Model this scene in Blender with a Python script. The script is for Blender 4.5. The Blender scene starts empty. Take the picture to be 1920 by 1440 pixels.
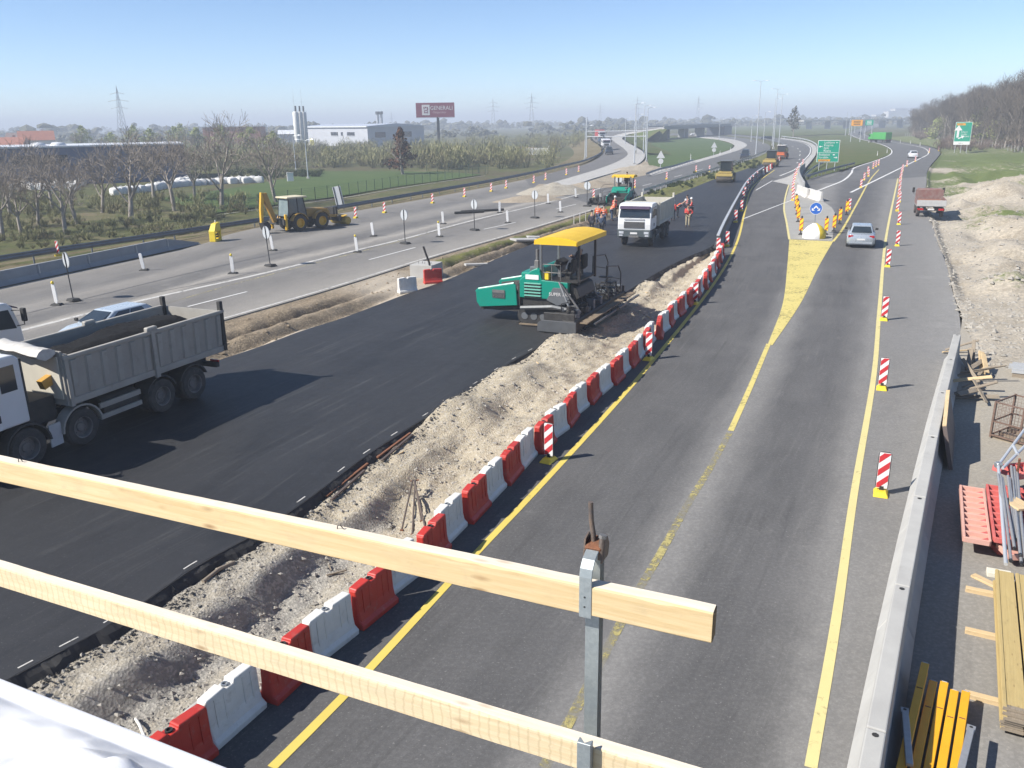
import bpy, math, random
import numpy as np
from mathutils import Vector, Matrix, Euler
R = math.radians
SC = bpy.context.scene
COL = SC.collection
rnd = random.Random(7)

# ------------------------------------------------------------------ camera
EYE = 8.6                                     # metres above the road
FPX = 1560.0                                  # focal length in pixels of the 1920 px wide photograph
PITCH = math.atan((720 - 228) / FPX)
ROLL = R(0.84)
cf = np.array([0, math.cos(PITCH), -math.sin(PITCH)])
cr0 = np.array([1.0, 0, 0]); cu0 = np.cross(cr0, cf)
cr = cr0 * math.cos(ROLL) - cu0 * math.sin(ROLL)
cu = cu0 * math.cos(ROLL) + cr0 * math.sin(ROLL)
cam_d = bpy.data.cameras.new('camera'); cam = bpy.data.objects.new('camera', cam_d); COL.objects.link(cam)
cam.matrix_world = Matrix(((cr[0], cu[0], -cf[0], 0), (cr[1], cu[1], -cf[1], 0), (cr[2], cu[2], -cf[2], EYE), (0, 0, 0, 1)))
cam_d.sensor_fit = 'HORIZONTAL'; cam_d.sensor_width = 36.0; cam_d.lens = 36.0 * FPX / 1920
cam_d.clip_start = 0.05; cam_d.clip_end = 20000
SC.camera = cam

# ------------------------------------------------------------------ light
SUN_EL = R(41); SH = np.array([0.945, 0.327])   # direction the shadows fall on the ground
world = bpy.data.worlds.new('World'); SC.world = world; world.use_nodes = True
wn = world.node_tree.nodes; wl = world.node_tree.links; wn.clear()
sky = wn.new('ShaderNodeTexSky'); sky.sky_type = 'NISHITA'; sky.sun_disc = False
sky.sun_elevation = SUN_EL; sky.sun_rotation = math.atan2(-SH[0], -SH[1]) % (2 * math.pi)
sky.altitude = 100; sky.air_density = 0.62; sky.dust_density = 0.15; sky.ozone_density = 2.5
bg = wn.new('ShaderNodeBackground'); bg.inputs[1].default_value = 0.108
wo = wn.new('ShaderNodeOutputWorld'); hs = wn.new('ShaderNodeHueSaturation'); hs.inputs['Saturation'].default_value = 1.06; wl.new(sky.outputs[0], hs.inputs['Color']); wl.new(hs.outputs[0], bg.inputs[0]); wl.new(bg.outputs[0], wo.inputs[0])
sun_d = bpy.data.lights.new('sun', 'SUN'); sun = bpy.data.objects.new('sun', sun_d); COL.objects.link(sun)
sun_d.energy = 5.0; sun_d.angle = R(0.53); sun_d.color = (1.0, 0.955, 0.88)
sun.rotation_euler = Vector((SH[0] * math.cos(SUN_EL), SH[1] * math.cos(SUN_EL), -math.sin(SUN_EL))).to_track_quat('-Z', 'Y').to_euler()
sun.location = (-30, -10, 40)
SC.view_settings.view_transform = 'Standard'; SC.view_settings.look = 'None'
SC.view_settings.gamma = 1; SC.view_settings.exposure = 0.70; SC.view_settings.use_curve_mapping = False
SC.render.engine = 'CYCLES'
SC.cycles.use_denoising = True; SC.cycles.max_bounces = 6; SC.cycles.diffuse_bounces = 3
SC.cycles.glossy_bounces = 3; SC.cycles.transparent_max_bounces = 12; SC.cycles.volume_bounces = 0
SC.cycles.caustics_reflective = False; SC.cycles.caustics_refractive = False
SC.cycles.use_adaptive_sampling = True; SC.cycles.adaptive_threshold = 0.02

# ------------------------------------------------------------------ measuring helpers
def ray(px, py): return cf + cr * ((px - 960) / FPX) + cu * ((720 - py) / FPX)
def G(px, py, z=0.0):                          # the point at height z seen at a pixel of the photograph
    d = ray(px, py); t = (z - EYE) / d[2]
    return np.array([0, 0, EYE]) + d * t
def GV(px, py, z=0.0): return Vector(G(px, py, z))
def hrz(px): return 242.02 - 0.01466 * px      # horizon row
def AT(px, py, dist, z=None):                  # pixel direction at a horizontal distance
    d = ray(px, py); t = dist / math.hypot(d[0], d[1]); p = np.array([0, 0, EYE]) + d * t
    return Vector((p[0], p[1], p[2] if z is None else z))
def W3(pts):                                   # [(px,py[,z])] -> (n,3)
    return np.array([G(p[0], p[1], p[2] if len(p) > 2 else 0.0) for p in pts])
def spline(P, n, step=None):
    P = np.asarray(P, float)
    if len(P) == 2: Q = P
    else:
        A = np.vstack([2 * P[0] - P[1], P, 2 * P[-1] - P[-2]]); out = []
        for i in range(1, len(A) - 2):
            p0, p1, p2, p3 = A[i - 1], A[i], A[i + 1], A[i + 2]
            d0, d1, d2 = [max(1e-6, np.linalg.norm(b - a) ** 0.5) for a, b in ((p0, p1), (p1, p2), (p2, p3))]
            m1 = (p1 - p0) / d0 - (p2 - p0) / (d0 + d1) + (p2 - p1) / d1
            m2 = (p2 - p1) / d1 - (p3 - p1) / (d1 + d2) + (p3 - p2) / d2
            m1 *= d1; m2 *= d1
            for t in np.linspace(0, 1, 16, endpoint=False):
                out.append((2 * t**3 - 3 * t**2 + 1) * p1 + (t**3 - 2 * t**2 + t) * m1 + (-2 * t**3 + 3 * t**2) * p2 + (t**3 - t**2) * m2)
        out.append(P[-1]); Q = np.array(out)
    L = np.r_[0, np.cumsum(np.linalg.norm(np.diff(Q, axis=0), axis=1))]
    if step: n = max(2, int(round(L[-1] / step)) + 1)
    s = np.linspace(0, L[-1], n)
    return np.column_stack([np.interp(s, L, Q[:, k]) for k in range(Q.shape[1])])
def back(P, d):                                # lengthen a polyline backwards by d metres
    P = np.asarray(P, float); v = P[0] - P[1]; return np.vstack([P[0] + v / np.linalg.norm(v) * d, P])
def offset(P, d):                              # shift a polyline to its right by d
    P = np.asarray(P, float); t = np.gradient(P[:, :2], axis=0); t /= np.linalg.norm(t, axis=1)[:, None] + 1e-9
    Q = P.copy(); Q[:, 0] += t[:, 1] * d; Q[:, 1] -= t[:, 0] * d; return Q
def tangent(P, i):
    a, b = P[max(0, i - 1)], P[min(len(P) - 1, i + 1)]; v = (b - a)[:2]; return v / np.linalg.norm(v)
def _h(ix, iy, seed):
    n = (ix.astype(np.int64) * 374761393 + iy.astype(np.int64) * 668265263 + seed * 974711) & 0xffffffff
    n = ((n ^ (n >> 13)) * 1274126177) & 0xffffffff
    return ((n ^ (n >> 16)) & 0xffff) / 65535.0
def vnoise(x, y, seed=0):
    x = np.asarray(x, float); y = np.asarray(y, float)
    ix = np.floor(x); iy = np.floor(y); fx = x - ix; fy = y - iy; fx = fx * fx * (3 - 2 * fx); fy = fy * fy * (3 - 2 * fy)
    ix = ix.astype(int); iy = iy.astype(int)
    a = _h(ix, iy, seed); b = _h(ix + 1, iy, seed); c = _h(ix, iy + 1, seed); d = _h(ix + 1, iy + 1, seed)
    return (a + (b - a) * fx) * (1 - fy) + (c + (d - c) * fx) * fy
def fbm(x, y, seed=0, o=4):
    s = 0; a = .5; t = 0
    for k in range(o):
        s = s + a * vnoise(np.asarray(x) * 2**k, np.asarray(y) * 2**k, seed + k); t += a; a *= .5
    return s / t

# ------------------------------------------------------------------ materials
MATS = {}
def lin(h):
    if not isinstance(h, str): return tuple(h) + (1,) if len(h) == 3 else tuple(h)
    h = h.lstrip('#'); v = [int(h[i:i + 2], 16) / 255 for i in (0, 2, 4)]
    return tuple((c / 12.92 if c <= .04045 else ((c + .055) / 1.055) ** 2.4) for c in v) + (1,)
class NT:
    def __init__(s, name):
        s.m = bpy.data.materials.new(name); s.m.use_nodes = True; s.t = s.m.node_tree; s.n = s.t.nodes
        s.b = s.n['Principled BSDF']; s.out = s.n['Material Output']; MATS[name] = s.m
    def N(s, typ, **k):
        n = s.n.new('ShaderNode' + typ)
        for a, v in k.items():
            if a.startswith('i_'): n.inputs[int(a[2:])].default_value = v
            else: setattr(n, a, v)
        return n
    def L(s, a, b): s.t.links.new(a, b)
    def coord(s, kind='Object', scale=None):
        if kind == 'World': o = s.N('NewGeometry').outputs['Position']
        else: o = s.N('TexCoord').outputs[kind]
        if scale:
            mp = s.N('Mapping'); mp.inputs['Scale'].default_value = scale; s.L(o, mp.inputs[0]); o = mp.outputs[0]
        return o
    def noise(s, co, sc, det=5, ro=.6, dist=0):
        n = s.N('TexNoise'); n.inputs['Scale'].default_value = sc; n.inputs['Detail'].default_value = det
        n.inputs['Roughness'].default_value = ro; n.inputs['Distortion'].default_value = dist; s.L(co, n.inputs['Vector']); return n.outputs[0]
    def ramp(s, f, stops, interp='LINEAR'):
        r = s.N('ValToRGB'); e = r.color_ramp.elements; r.color_ramp.interpolation = interp
        while len(e) > 1: e.remove(e[-1])
        e[0].position = stops[0][0]; e[0].color = lin(stops[0][1])
        for p, c in stops[1:]: x = e.new(p); x.color = lin(c)
        s.L(f, r.inputs[0]); return r.outputs[0]
    def mix(s, f, a, b, mode='MIX'):
        m = s.N('Mix', data_type='RGBA', blend_type=mode)
        for i, v in ((0, f), (6, a), (7, b)):
            if isinstance(v, (int, float)): m.inputs[i].default_value = v
            elif isinstance(v, (tuple, str, list)): m.inputs[i].default_value = lin(v)
            else: s.L(v, m.inputs[i])
        return m.outputs[2]
    def math(s, op, a, b=None, c=None, clamp=False):
        m = s.N('Math', operation=op, use_clamp=clamp)
        for i, v in enumerate((a, b, c)):
            if v is None: continue
            if isinstance(v, (int, float)): m.inputs[i].default_value = v
            else: s.L(v, m.inputs[i])
        return m.outputs[0]
    def bump(s, h, strength=.3, dist=.02, prev=None):
        b = s.N('Bump'); b.inputs['Strength'].default_value = strength; b.inputs['Distance'].default_value = dist; s.L(h, b.inputs['Height'])
        if prev is not None: s.L(prev, b.inputs['Normal'])
        s.L(b.outputs[0], s.b.inputs['Normal']); return b.outputs[0]
    def attr(s, name): return s.N('Attribute', attribute_name=name)
    def set(s, col=None, rough=None, metal=None, spec=None):
        for k, v in (('Base Color', col), ('Roughness', rough), ('Metallic', metal), ('Specular IOR Level', spec)):
            if v is None: continue
            if isinstance(v, (int, float)): s.b.inputs[k].default_value = v
            elif isinstance(v, (tuple, str)): s.b.inputs[k].default_value = lin(v)
            else: s.L(v, s.b.inputs[k])
        return s.m
def mat(name, c, c2=None, s=3.0, r=.6, m=0.0, b=0.0, bs=40.0, kind='Object', dirt=None, dl=.5, spec=None, rv=.15):
    """mottled surface: c/c2 by noise, optional dirt in patches, small bumps, roughness varied"""
    if name in MATS: return MATS[name]
    t = NT(name); co = t.coord(kind); c2 = c2 or tuple(x * .8 for x in lin(c)[:3])
    if kind == 'Object':                        # every copy wears its own stains
        va = t.N('VectorMath', operation='ADD'); t.L(co, va.inputs[0]); t.L(t.math('MULTIPLY', t.N('ObjectInfo').outputs['Random'], 37.0), va.inputs[1]); co = va.outputs[0]
    n = t.noise(co, s); col = t.mix(t.math('MULTIPLY_ADD', n, 2.2, -.6, clamp=True), c, c2)
    oi = t.N('ObjectInfo').outputs['Random']
    col = t.mix(t.math('MULTIPLY', oi, .16), col, tuple(x * .55 for x in lin(c)[:3]))
    if dirt:
        d = t.math('MULTIPLY_ADD', t.noise(co, s * 1.7, 8, .7), 4, -4 * (1 - dl), clamp=True); col = t.mix(t.math('MULTIPLY', d, .8), col, dirt)
    t.set(col, t.math('MULTIPLY_ADD', n, rv, r - rv * .5, clamp=True), m, spec)
    if b: t.bump(t.noise(co, bs, 6), b, .01)
    return t.m
# ------------------------------------------------------------------ mesh helpers
def link(o, parent=None):
    COL.objects.link(o)
    if parent is not None: o.parent = parent
    return o
def tag(o, label=None, cat=None, group=None, kind=None):
    for k, v in (('label', label), ('category', cat), ('group', group), ('kind', kind)):
        if v: o[k] = v
    return o
def thing(name, label, cat, loc=(0, 0, 0), rz=0, group=None, rx=0, ry=0):
    o = bpy.data.objects.new(name, None); link(o); o.empty_display_size = .2
    o.location = loc; o.rotation_euler = (rx, ry, rz); return tag(o, label, cat, group)
def mesh_obj(name, v, f, m, parent=None, smooth=None, uv=None, attrs=None, midx=None):
    me = bpy.data.meshes.new(name); me.from_pydata([tuple(x) for x in v], [], [tuple(x) for x in f])
    for q in (m if isinstance(m, (list, tuple)) else [m]):
        if q is not None: me.materials.append(q)
    if midx is not None: me.polygons.foreach_set('material_index', midx)
    if uv is not None:
        l = me.uv_layers.new(name='UVMap'); vi = np.empty(len(me.loops), int); me.loops.foreach_get('vertex_index', vi)
        l.data.foreach_set('uv', np.asarray(uv, float)[vi].ravel())
    for k, a in (attrs or {}).items():
        at = me.attributes.new(k, 'FLOAT', 'POINT'); at.data.foreach_set('value', np.asarray(a, np.float32))
    if smooth is not None:
        me.polygons.foreach_set('use_smooth', [True] * len(me.polygons))
        if smooth < 3: me.set_sharp_from_angle(angle=smooth)
    me.update(); o = bpy.data.objects.new(name, me); link(o, parent); return o
def bev(o, w=.01, seg=1):
    b = o.modifiers.new('bevel', 'BEVEL'); b.width = w; b.segments = seg; b.limit_method = 'ANGLE'; b.angle_limit = R(35); return o
def frame(d):
    d = Vector(d).normalized(); a = Vector((0, 0, 1)) if abs(d.z) < .95 else Vector((1, 0, 0))
    x = d.cross(a).normalized(); return x, x.cross(d).normalized()
class B:
    def __init__(s): s.v = []; s.f = []
    def add(s, v, f):
        k = len(s.v); s.v += [tuple(x) for x in v]; s.f += [tuple(i + k for i in q) for q in f]; return s
    def box(s, c, d, rz=0, rx=0, ry=0, taper=1.0):
        x, y, z = d[0] / 2, d[1] / 2, d[2] / 2; t = taper
        v = [(-x, -y, -z), (x, -y, -z), (x, y, -z), (-x, y, -z), (-x * t, -y * t, z), (x * t, -y * t, z), (x * t, y * t, z), (-x * t, y * t, z)]
        if rz or rx or ry: M_ = Euler((rx, ry, rz)).to_matrix(); v = [M_ @ Vector(q) for q in v]
        return s.add([(q[0] + c[0], q[1] + c[1], q[2] + c[2]) for q in v], [(0, 3, 2, 1), (4, 5, 6, 7), (0, 1, 5, 4), (1, 2, 6, 5), (2, 3, 7, 6), (3, 0, 4, 7)])
    def hexa(s, v): return s.add(v, [(0, 3, 2, 1), (4, 5, 6, 7), (0, 1, 5, 4), (1, 2, 6, 5), (2, 3, 7, 6), (3, 0, 4, 7)])
    def prism(s, poly, ax, a, b):               # polygon in the plane normal to ax, pushed from a to b
        n = len(poly)
        def P(q, t): return (t, q[0], q[1]) if ax == 'x' else (q[0], t, q[1]) if ax == 'y' else (q[0], q[1], t)
        return s.add([P(q, a) for q in poly] + [P(q, b) for q in poly],
                     [tuple(range(n)), tuple(range(2 * n - 1, n - 1, -1))] + [((i + 1) % n, i, n + i, n + (i + 1) % n) for i in range(n)])
    def cyl(s, p0, p1, r0, r1=None, n=12, cap=True):
        r1 = r0 if r1 is None else r1; p0 = Vector(p0); p1 = Vector(p1); x, y = frame(p1 - p0); v = []
        for p, r in ((p0, r0), (p1, r1)):
            for i in range(n): a = 2 * math.pi * i / n; v.append(p + (x * math.cos(a) + y * math.sin(a)) * r)
        f = [(i, (i + 1) % n, n + (i + 1) % n, n + i) for i in range(n)]
        if cap: f += [tuple(range(n - 1, -1, -1)), tuple(range(n, 2 * n))]
        return s.add(v, f)
    def tube(s, pts, r, n=6, cap=True):
        pts = [Vector(p) for p in pts]; rs = r if isinstance(r, (list, tuple)) else [r] * len(pts); v = []; f = []; x = None
        for i, p in enumerate(pts):
            d = (pts[min(i + 1, len(pts) - 1)] - pts[max(i - 1, 0)]).normalized()
            if x is None: x, y = frame(d)
            else:
                x = (x - d * x.dot(d)); x = x.normalized() if x.length > 1e-6 else frame(d)[0]; y = x.cross(d)
            for k in range(n): a = 2 * math.pi * k / n; v.append(p + (x * math.cos(a) + y * math.sin(a)) * rs[i])
        for i in range(len(pts) - 1):
            for k in range(n): f.append((i * n + k, i * n + (k + 1) % n, (i + 1) * n + (k + 1) % n, (i + 1) * n + k))
        if cap: m = (len(pts) - 1) * n; f += [tuple(range(n - 1, -1, -1)), tuple(range(m, m + n))]
        return s.add(v, f)
    def lathe(s, prof, c=(0, 0, 0), ax='z', n=20):   # prof: (radius, height)
        v = []; f = []; m = len(prof)
        for i in range(n):
            a = 2 * math.pi * i / n; ca, sa = math.cos(a), math.sin(a)
            for r, h in prof:
                q = (r * ca, r * sa, h) if ax == 'z' else (r * ca, h, r * sa) if ax == 'y' else (h, r * ca, r * sa)
                v.append((q[0] + c[0], q[1] + c[1], q[2] + c[2]))
        for i in range(n):
            j = (i + 1) % n
            for k in range(m - 1): f.append((i * m + k, j * m + k, j * m + k + 1, i * m + k + 1))
        return s.add(v, f)
    def loft(s, rings, cap=True, closed=True):
        n = len(rings[0]); v = [p for r_ in rings for p in r_]; f = []
        for i in range(len(rings) - 1):
            for k in range(n if closed else n - 1): f.append((i * n + k, i * n + (k + 1) % n, (i + 1) * n + (k + 1) % n, (i + 1) * n + k))
        if cap and closed: m = (len(rings) - 1) * n; f += [tuple(range(n - 1, -1, -1)), tuple(range(m, m + n))]
        return s.add(v, f)
    def build(s, name, m, parent=None, bevel=0, smooth=None, seg=1):
        o = mesh_obj(name, s.v, s.f, m, parent, smooth)
        import bmesh
        bm = bmesh.new(); bm.from_mesh(o.data); bmesh.ops.recalc_face_normals(bm, faces=bm.faces); bm.to_mesh(o.data); bm.free()
        if smooth is not None and smooth < 3: o.data.set_sharp_from_angle(angle=smooth)
        if bevel: bev(o, bevel, seg)
        return o
def copy_tree(o, parent=None, loc=None, rz=None, **props):
    c = o.copy(); link(c)
    if parent is not None: c.parent = parent
    if loc is not None: c.location = loc
    if rz is not None: c.rotation_euler = (o.rotation_euler[0], o.rotation_euler[1], rz)
    for k, v in props.items(): c[k] = v
    for ch in list(o.children): copy_tree(ch, c)
    return c
_txt = {}
def text_mesh(s, size, align='LEFT'):
    if (s, size, align) in _txt: return _txt[s, size, align]
    c = bpy.data.curves.new('lettering', 'FONT'); c.body = s; c.size = size; c.align_x = align; c.extrude = .004; c.resolution_u = 2
    o = bpy.data.objects.new('lettering', c); COL.objects.link(o)
    me = bpy.data.meshes.new_from_object(o.evaluated_get(bpy.context.evaluated_depsgraph_get())); bpy.data.objects.remove(o); bpy.data.curves.remove(c)
    _txt[s, size, align] = me; return me
def text(s, size, m, parent, loc, rot=(R(90), 0, 0), align='LEFT', name='lettering', bold=1.0, xs=1.0):
    me = text_mesh(s, size, align).copy(); me.materials.clear(); me.materials.append(m)
    o = bpy.data.objects.new(name, me); link(o, parent); o.location = loc; o.rotation_euler = rot; o.scale = (xs, 1, 1); return o
def strip(name, Lp, Rp, m, n=200, across=6, dz=0.0, skirt=.3, label=None, kind='structure', even=None):
    """a ribbon of ground between two edge polylines (uv: across 0-1, along in metres)"""
    A = spline(Lp, n); C = spline(Rp, n); A = A.copy(); C = C.copy(); A[:, 2] += dz; C[:, 2] += dz
    mid = (A + C) / 2; s = np.r_[0, np.cumsum(np.linalg.norm(np.diff(mid, axis=0), axis=1))]
    us = list(np.linspace(0, 1, across + 1)); v = []; uv = []
    for i in range(n):
        if skirt: v.append(A[i] - [0, 0, skirt]); uv.append((0, s[i]))
        for u in us: v.append(A[i] * (1 - u) + C[i] * u); uv.append((u, s[i]))
        if skirt: v.append(C[i] - [0, 0, skirt]); uv.append((1, s[i]))
    k = len(us) + (2 if skirt else 0); f = []
    for i in range(n - 1):
        for j in range(k - 1): f.append((i * k + j, i * k + j + 1, (i + 1) * k + j + 1, (i + 1) * k + j))
    o = mesh_obj(name, v, f, m, uv=uv); return tag(o, label, None, None, kind)
def line(name, P, w, m, dz=.008, step=1.0, label=None):
    Q = spline(P, 0, step); A = offset(Q, -w / 2); C = offset(Q, w / 2); n = len(Q); v = []; uv = []; s = 0
    for i in range(n):
        if i: s += np.linalg.norm(Q[i] - Q[i - 1])
        v += [A[i] + [0, 0, dz], C[i] + [0, 0, dz]]; uv += [(0, s), (w, s)]
    o = mesh_obj(name, v, [(2 * i, 2 * i + 1, 2 * i + 3, 2 * i + 2) for i in range(n - 1)], m, uv=uv); return tag(o, label, None, None, 'structure')
def poly(name, P, m, dz=0.0, label=None, kind='structure'):
    v = [(p[0], p[1], p[2] + dz) for p in P]; o = mesh_obj(name, v, [tuple(range(len(v)))], m)
    import bmesh
    bm = bmesh.new(); bm.from_mesh(o.data); bmesh.ops.recalc_face_normals(bm, faces=bm.faces)
    for fc in bm.faces:
        if fc.normal.z < 0: fc.normal_flip()
    bmesh.ops.triangulate(bm, faces=bm.faces); bm.to_mesh(o.data); bm.free(); return tag(o, label, None, None, kind)
# ------------------------------------------------------------------ ground materials
def m_asphalt(name, base, pale, dust, rough=.85, agg=.25, attr=None, stops=None, streak=1.0, uvs=(3.0, .06, 1), thin=.3, spec=.3):
    t = NT(name); wp = t.coord('World'); uv = t.coord('UV', uvs)
    st = t.noise(uv, 4.0, 6, .65, .3); big = t.noise(wp, .22, 6, .62, .8); fine = t.noise(wp, 38, 4, .75); mid = t.noise(wp, 2.6, 6, .7, .5)
    f = t.math('ADD', t.math('MULTIPLY', st, .5 * streak), t.math('MULTIPLY', big, .5)); f = t.math('MULTIPLY_ADD', f, 3.0, -1.0, clamp=True)
    col = t.mix(f, base, pale)
    uv2 = t.coord('UV', (uvs[0] * 4.5, uvs[1] * .8, 1)); s2 = t.noise(uv2, 5.0, 5, .7, .2); th = t.math('MULTIPLY', t.math('MULTIPLY_ADD', s2, 6, -3.3, clamp=True), t.math('MULTIPLY_ADD', t.noise(wp, .35, 4, .6), 3, -1.1, clamp=True)); col = t.mix(t.math('MULTIPLY', th, thin), col, dust)
    uv3 = t.coord('UV', (uvs[0] * 2.1, uvs[1] * .5, 1)); s3 = t.noise(uv3, 7.0, 6, .7, .3); col = t.mix(t.math('MULTIPLY', t.math('MULTIPLY_ADD', s3, 5, -2.7, clamp=True), .38), col, tuple(x * .45 for x in base))
    if attr:
        a = t.attr(attr).outputs['Fac'] if attr != 'uv' else None
        if a is None:
            sx = t.N('SeparateXYZ'); t.L(t.coord('UV'), sx.inputs[0]); a = sx.outputs[0]
        a = t.math('ADD', a, t.math('MULTIPLY_ADD', t.noise(uv, 5, 5, .7), .09, -.045))
        w = t.math('MULTIPLY', t.ramp(a, stops), t.math('MULTIPLY_ADD', mid, 1.0, .5), clamp=True)
        col = t.mix(w, col, dust)
    patch = t.math('MULTIPLY_ADD', t.noise(wp, .9, 8, .75, .4), 5, -3.0, clamp=True); col = t.mix(t.math('MULTIPLY', patch, .42), col, dust)
    col = t.mix(t.math('MULTIPLY_ADD', fine, 2.2, -.9, clamp=True), t.mix(agg, col, (0.008, .008, .009)), col)
    g2 = t.noise(wp, 12, 4, .7); col = t.mix(t.math('MULTIPLY_ADD', g2, 4.5, -2.0, clamp=True), t.mix(.22, col, (.01, .01, .011)), col); g3 = t.math('MULTIPLY_ADD', t.noise(wp, 22, 2, .5), 9, -5.7, clamp=True); col = t.mix(t.math('MULTIPLY', g3, .3), col, dust)
    sp = t.math('GREATER_THAN', t.noise(wp, 55, 2, .5), .68); col = t.mix(t.math('MULTIPLY', sp, .4), col, pale)
    t.set(col, t.math('MULTIPLY_ADD', mid, .2, rough - .1, clamp=True), 0, spec); t.bump(fine, .35, .006); return t.m
GREY = lambda v, w=0.0: (v * (1 + w), v, v * (1 - w))
M_TEMP = m_asphalt('temporary_asphalt', (.100, .098, .097), (.165, .16, .156), (.37, .355, .33), attr='lane', streak=1.0,
    stops=[(0, (.0,) * 3), (.10, (.02,) * 3), (.33, (.05,) * 3), (.39, (.4,) * 3), (.43, (.7,) * 3), (.47, (.55,) * 3), (.54, (.08,) * 3), (.68, (.02,) * 3), (.75, (.25,) * 3), (.80, (.6,) * 3), (.86, (.55,) * 3), (.92, (.65,) * 3), (1.0, (.9,) * 3)])
M_FRESH = m_asphalt('fresh_asphalt', (.012, .0125, .0145), (.042, .042, .044), (.17, .165, .155), rough=.62, agg=.4, uvs=(2.6, .03, 1), streak=1.5, thin=.75, spec=.4)
M_OLD = m_asphalt('old_asphalt', (.15, .144, .137), (.25, .238, .223), (.50, .46, .40), attr='uv', streak=.9,
    stops=[(0, (.4,) * 3), (.12, (.2,) * 3), (.28, (.05,) * 3), (.36, (.45,) * 3), (.44, (.3,) * 3), (.50, (.0,) * 3), (.57, (.05,) * 3), (.62, (.8,) * 3), (.66, (.3,) * 3), (.8, (.12,) * 3), (1, (.6,) * 3)])
M_ROADF = m_asphalt('far_asphalt', (.145, .143, .14), (.2, .196, .19), (.36, .345, .32))
M_RAMP = m_asphalt('ramp_asphalt', (.16, .152, .146), (.22, .21, .2), (.34, .32, .29))
M_CONC_STRIP = m_asphalt('pale_concrete_strip', (.43, .415, .385), (.54, .52, .485), (.58, .54, .48), agg=.08)
M_YARD = m_asphalt('dusty_yard', (.25, .24, .225), (.33, .315, .29), (.44, .395, .32), agg=.14, attr='lane', stops=[(0, (.1,) * 3), (.25, (.2,) * 3), (.6, (.7,) * 3), (1, (1,) * 3)])
def m_paint(name, c, wear, thr=.0, under=(.12, .12, .12)):
    t = NT(name); wp = t.coord('World'); n = t.noise(wp, 5, 8, .75, .6); n2 = t.noise(wp, .5, 4)
    w = t.math('MULTIPLY_ADD', t.math('ADD', n, t.math('MULTIPLY', n2, .5)), 7, -7 * (.75 + thr), clamp=True)
    col = t.mix(t.math('MULTIPLY', n, .5), t.mix(t.noise(wp, 1.2), c, tuple(x * .75 for x in lin(c)[:3])), tuple(.6 * x + .4 * y for x, y in zip(lin(c)[:3], (.3, .28, .25))))
    t.set(col, .7, 0, .3); t.L(t.math('SUBTRACT', 1.0, t.math('MULTIPLY', w, wear)), t.b.inputs['Alpha']); return t.m
M_YEL = m_paint('yellow_road_paint', (.68, .56, .17), .7, .04)
M_YELP = m_paint('pale_yellow_road_paint', (.70, .60, .26), .6, .1)
M_YELW = m_paint('worn_yellow_road_paint', (.46, .39, .14), .88, -.12, (.1, .098, .095))
M_WHT = m_paint('white_road_paint', (.74, .73, .70), .7, .1)
M_WHTW = m_paint('worn_white_road_paint', (.58, .56, .52), .8, .02, (.2, .19, .18))
def m_soil(name, a, b, c, grass=None, sc=1.0, bump=.7, stones=True):
    """loose ground: two soils by noise, attribute 'mixa' leads towards c, attribute 'green' lays grass over it"""
    t = NT(name); wp = t.coord('World'); big = t.noise(wp, .8 * sc, 8, .7, .5); fine = t.noise(wp, 9 * sc, 8, .75)
    col = t.mix(t.math('MULTIPLY_ADD', big, 2.4, -.7, clamp=True), a, b)
    ma = t.math('MULTIPLY_ADD', t.math('ADD', t.attr('mixa').outputs['Fac'], t.math('MULTIPLY_ADD', fine, .5, -.25)), 2.2, -.6, clamp=True); col = t.mix(ma, col, c)
    vo = t.N('TexVoronoi'); vo.inputs['Scale'].default_value = 13 * sc; t.L(wp, vo.inputs['Vector'])
    col = t.mix(t.math('MULTIPLY_ADD', fine, 2.0, -.6, clamp=True), t.mix(.35, col, (.02, .018, .015)), col)
    sep = t.N('SeparateColor'); t.L(vo.outputs['Color'], sep.inputs[0])
    col = t.mix(t.math('MULTIPLY', t.math('GREATER_THAN', sep.outputs[0], .72), .3), col, tuple(min(1, x * 1.5) for x in b))
    if grass:
        gn = t.noise(wp, 1.6, 9, .78, .4); gg = t.math('MULTIPLY_ADD', t.math('ADD', t.attr('green').outputs['Fac'], t.math('MULTIPLY_ADD', gn, 1.2, -.6)), 5, -2.3, clamp=True)
        gc = t.mix(t.math('MULTIPLY_ADD', t.noise(wp, 3.3, 6, .7), 2, -.5, clamp=True), grass[0], grass[1]); col = t.mix(gg, col, gc)
    t.set(col, .95, 0, .15)
    h = t.math('ADD', fine, t.math('MULTIPLY', vo.outputs['Distance'], .6)); t.bump(h, bump, .05); return t.m
M_GRAVEL = m_soil('loose_gravel', (.27, .258, .236), (.39, .365, .32), (.47, .405, .30), sc=1.4)
M_SOIL = m_soil('brown_soil', (.20, .155, .105), (.34, .275, .195), (.46, .40, .32), grass=((.10, .115, .03), (.17, .16, .06)))
M_SAND = m_soil('pale_sand', (.28, .235, .175), (.40, .345, .265), (.45, .40, .325), grass=((.075, .115, .03), (.15, .165, .06)), sc=.6)
def m_field(name, cols, sc, bump=.5):
    t = NT(name); wp = t.coord('World'); n1 = t.noise(wp, sc, 9, .68, .6); n2 = t.noise(wp, sc * 9, 6, .75); n3 = t.noise(wp, sc * 60, 4, .7)
    f = t.math('ADD', t.math('MULTIPLY', n1, .62), t.math('MULTIPLY', n2, .38)); k = len(cols)
    col = t.ramp(f, [(.33 + .36 * i / (k - 1), c) for i, c in enumerate(cols)])
    col = t.mix(t.math('MULTIPLY_ADD', n3, 2.4, -.8, clamp=True), t.mix(.5, col, (.012, .012, .006)), col)
    t.set(col, .95, 0, .1); t.bump(t.math('ADD', n2, n3), bump, .12); return t.m
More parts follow.
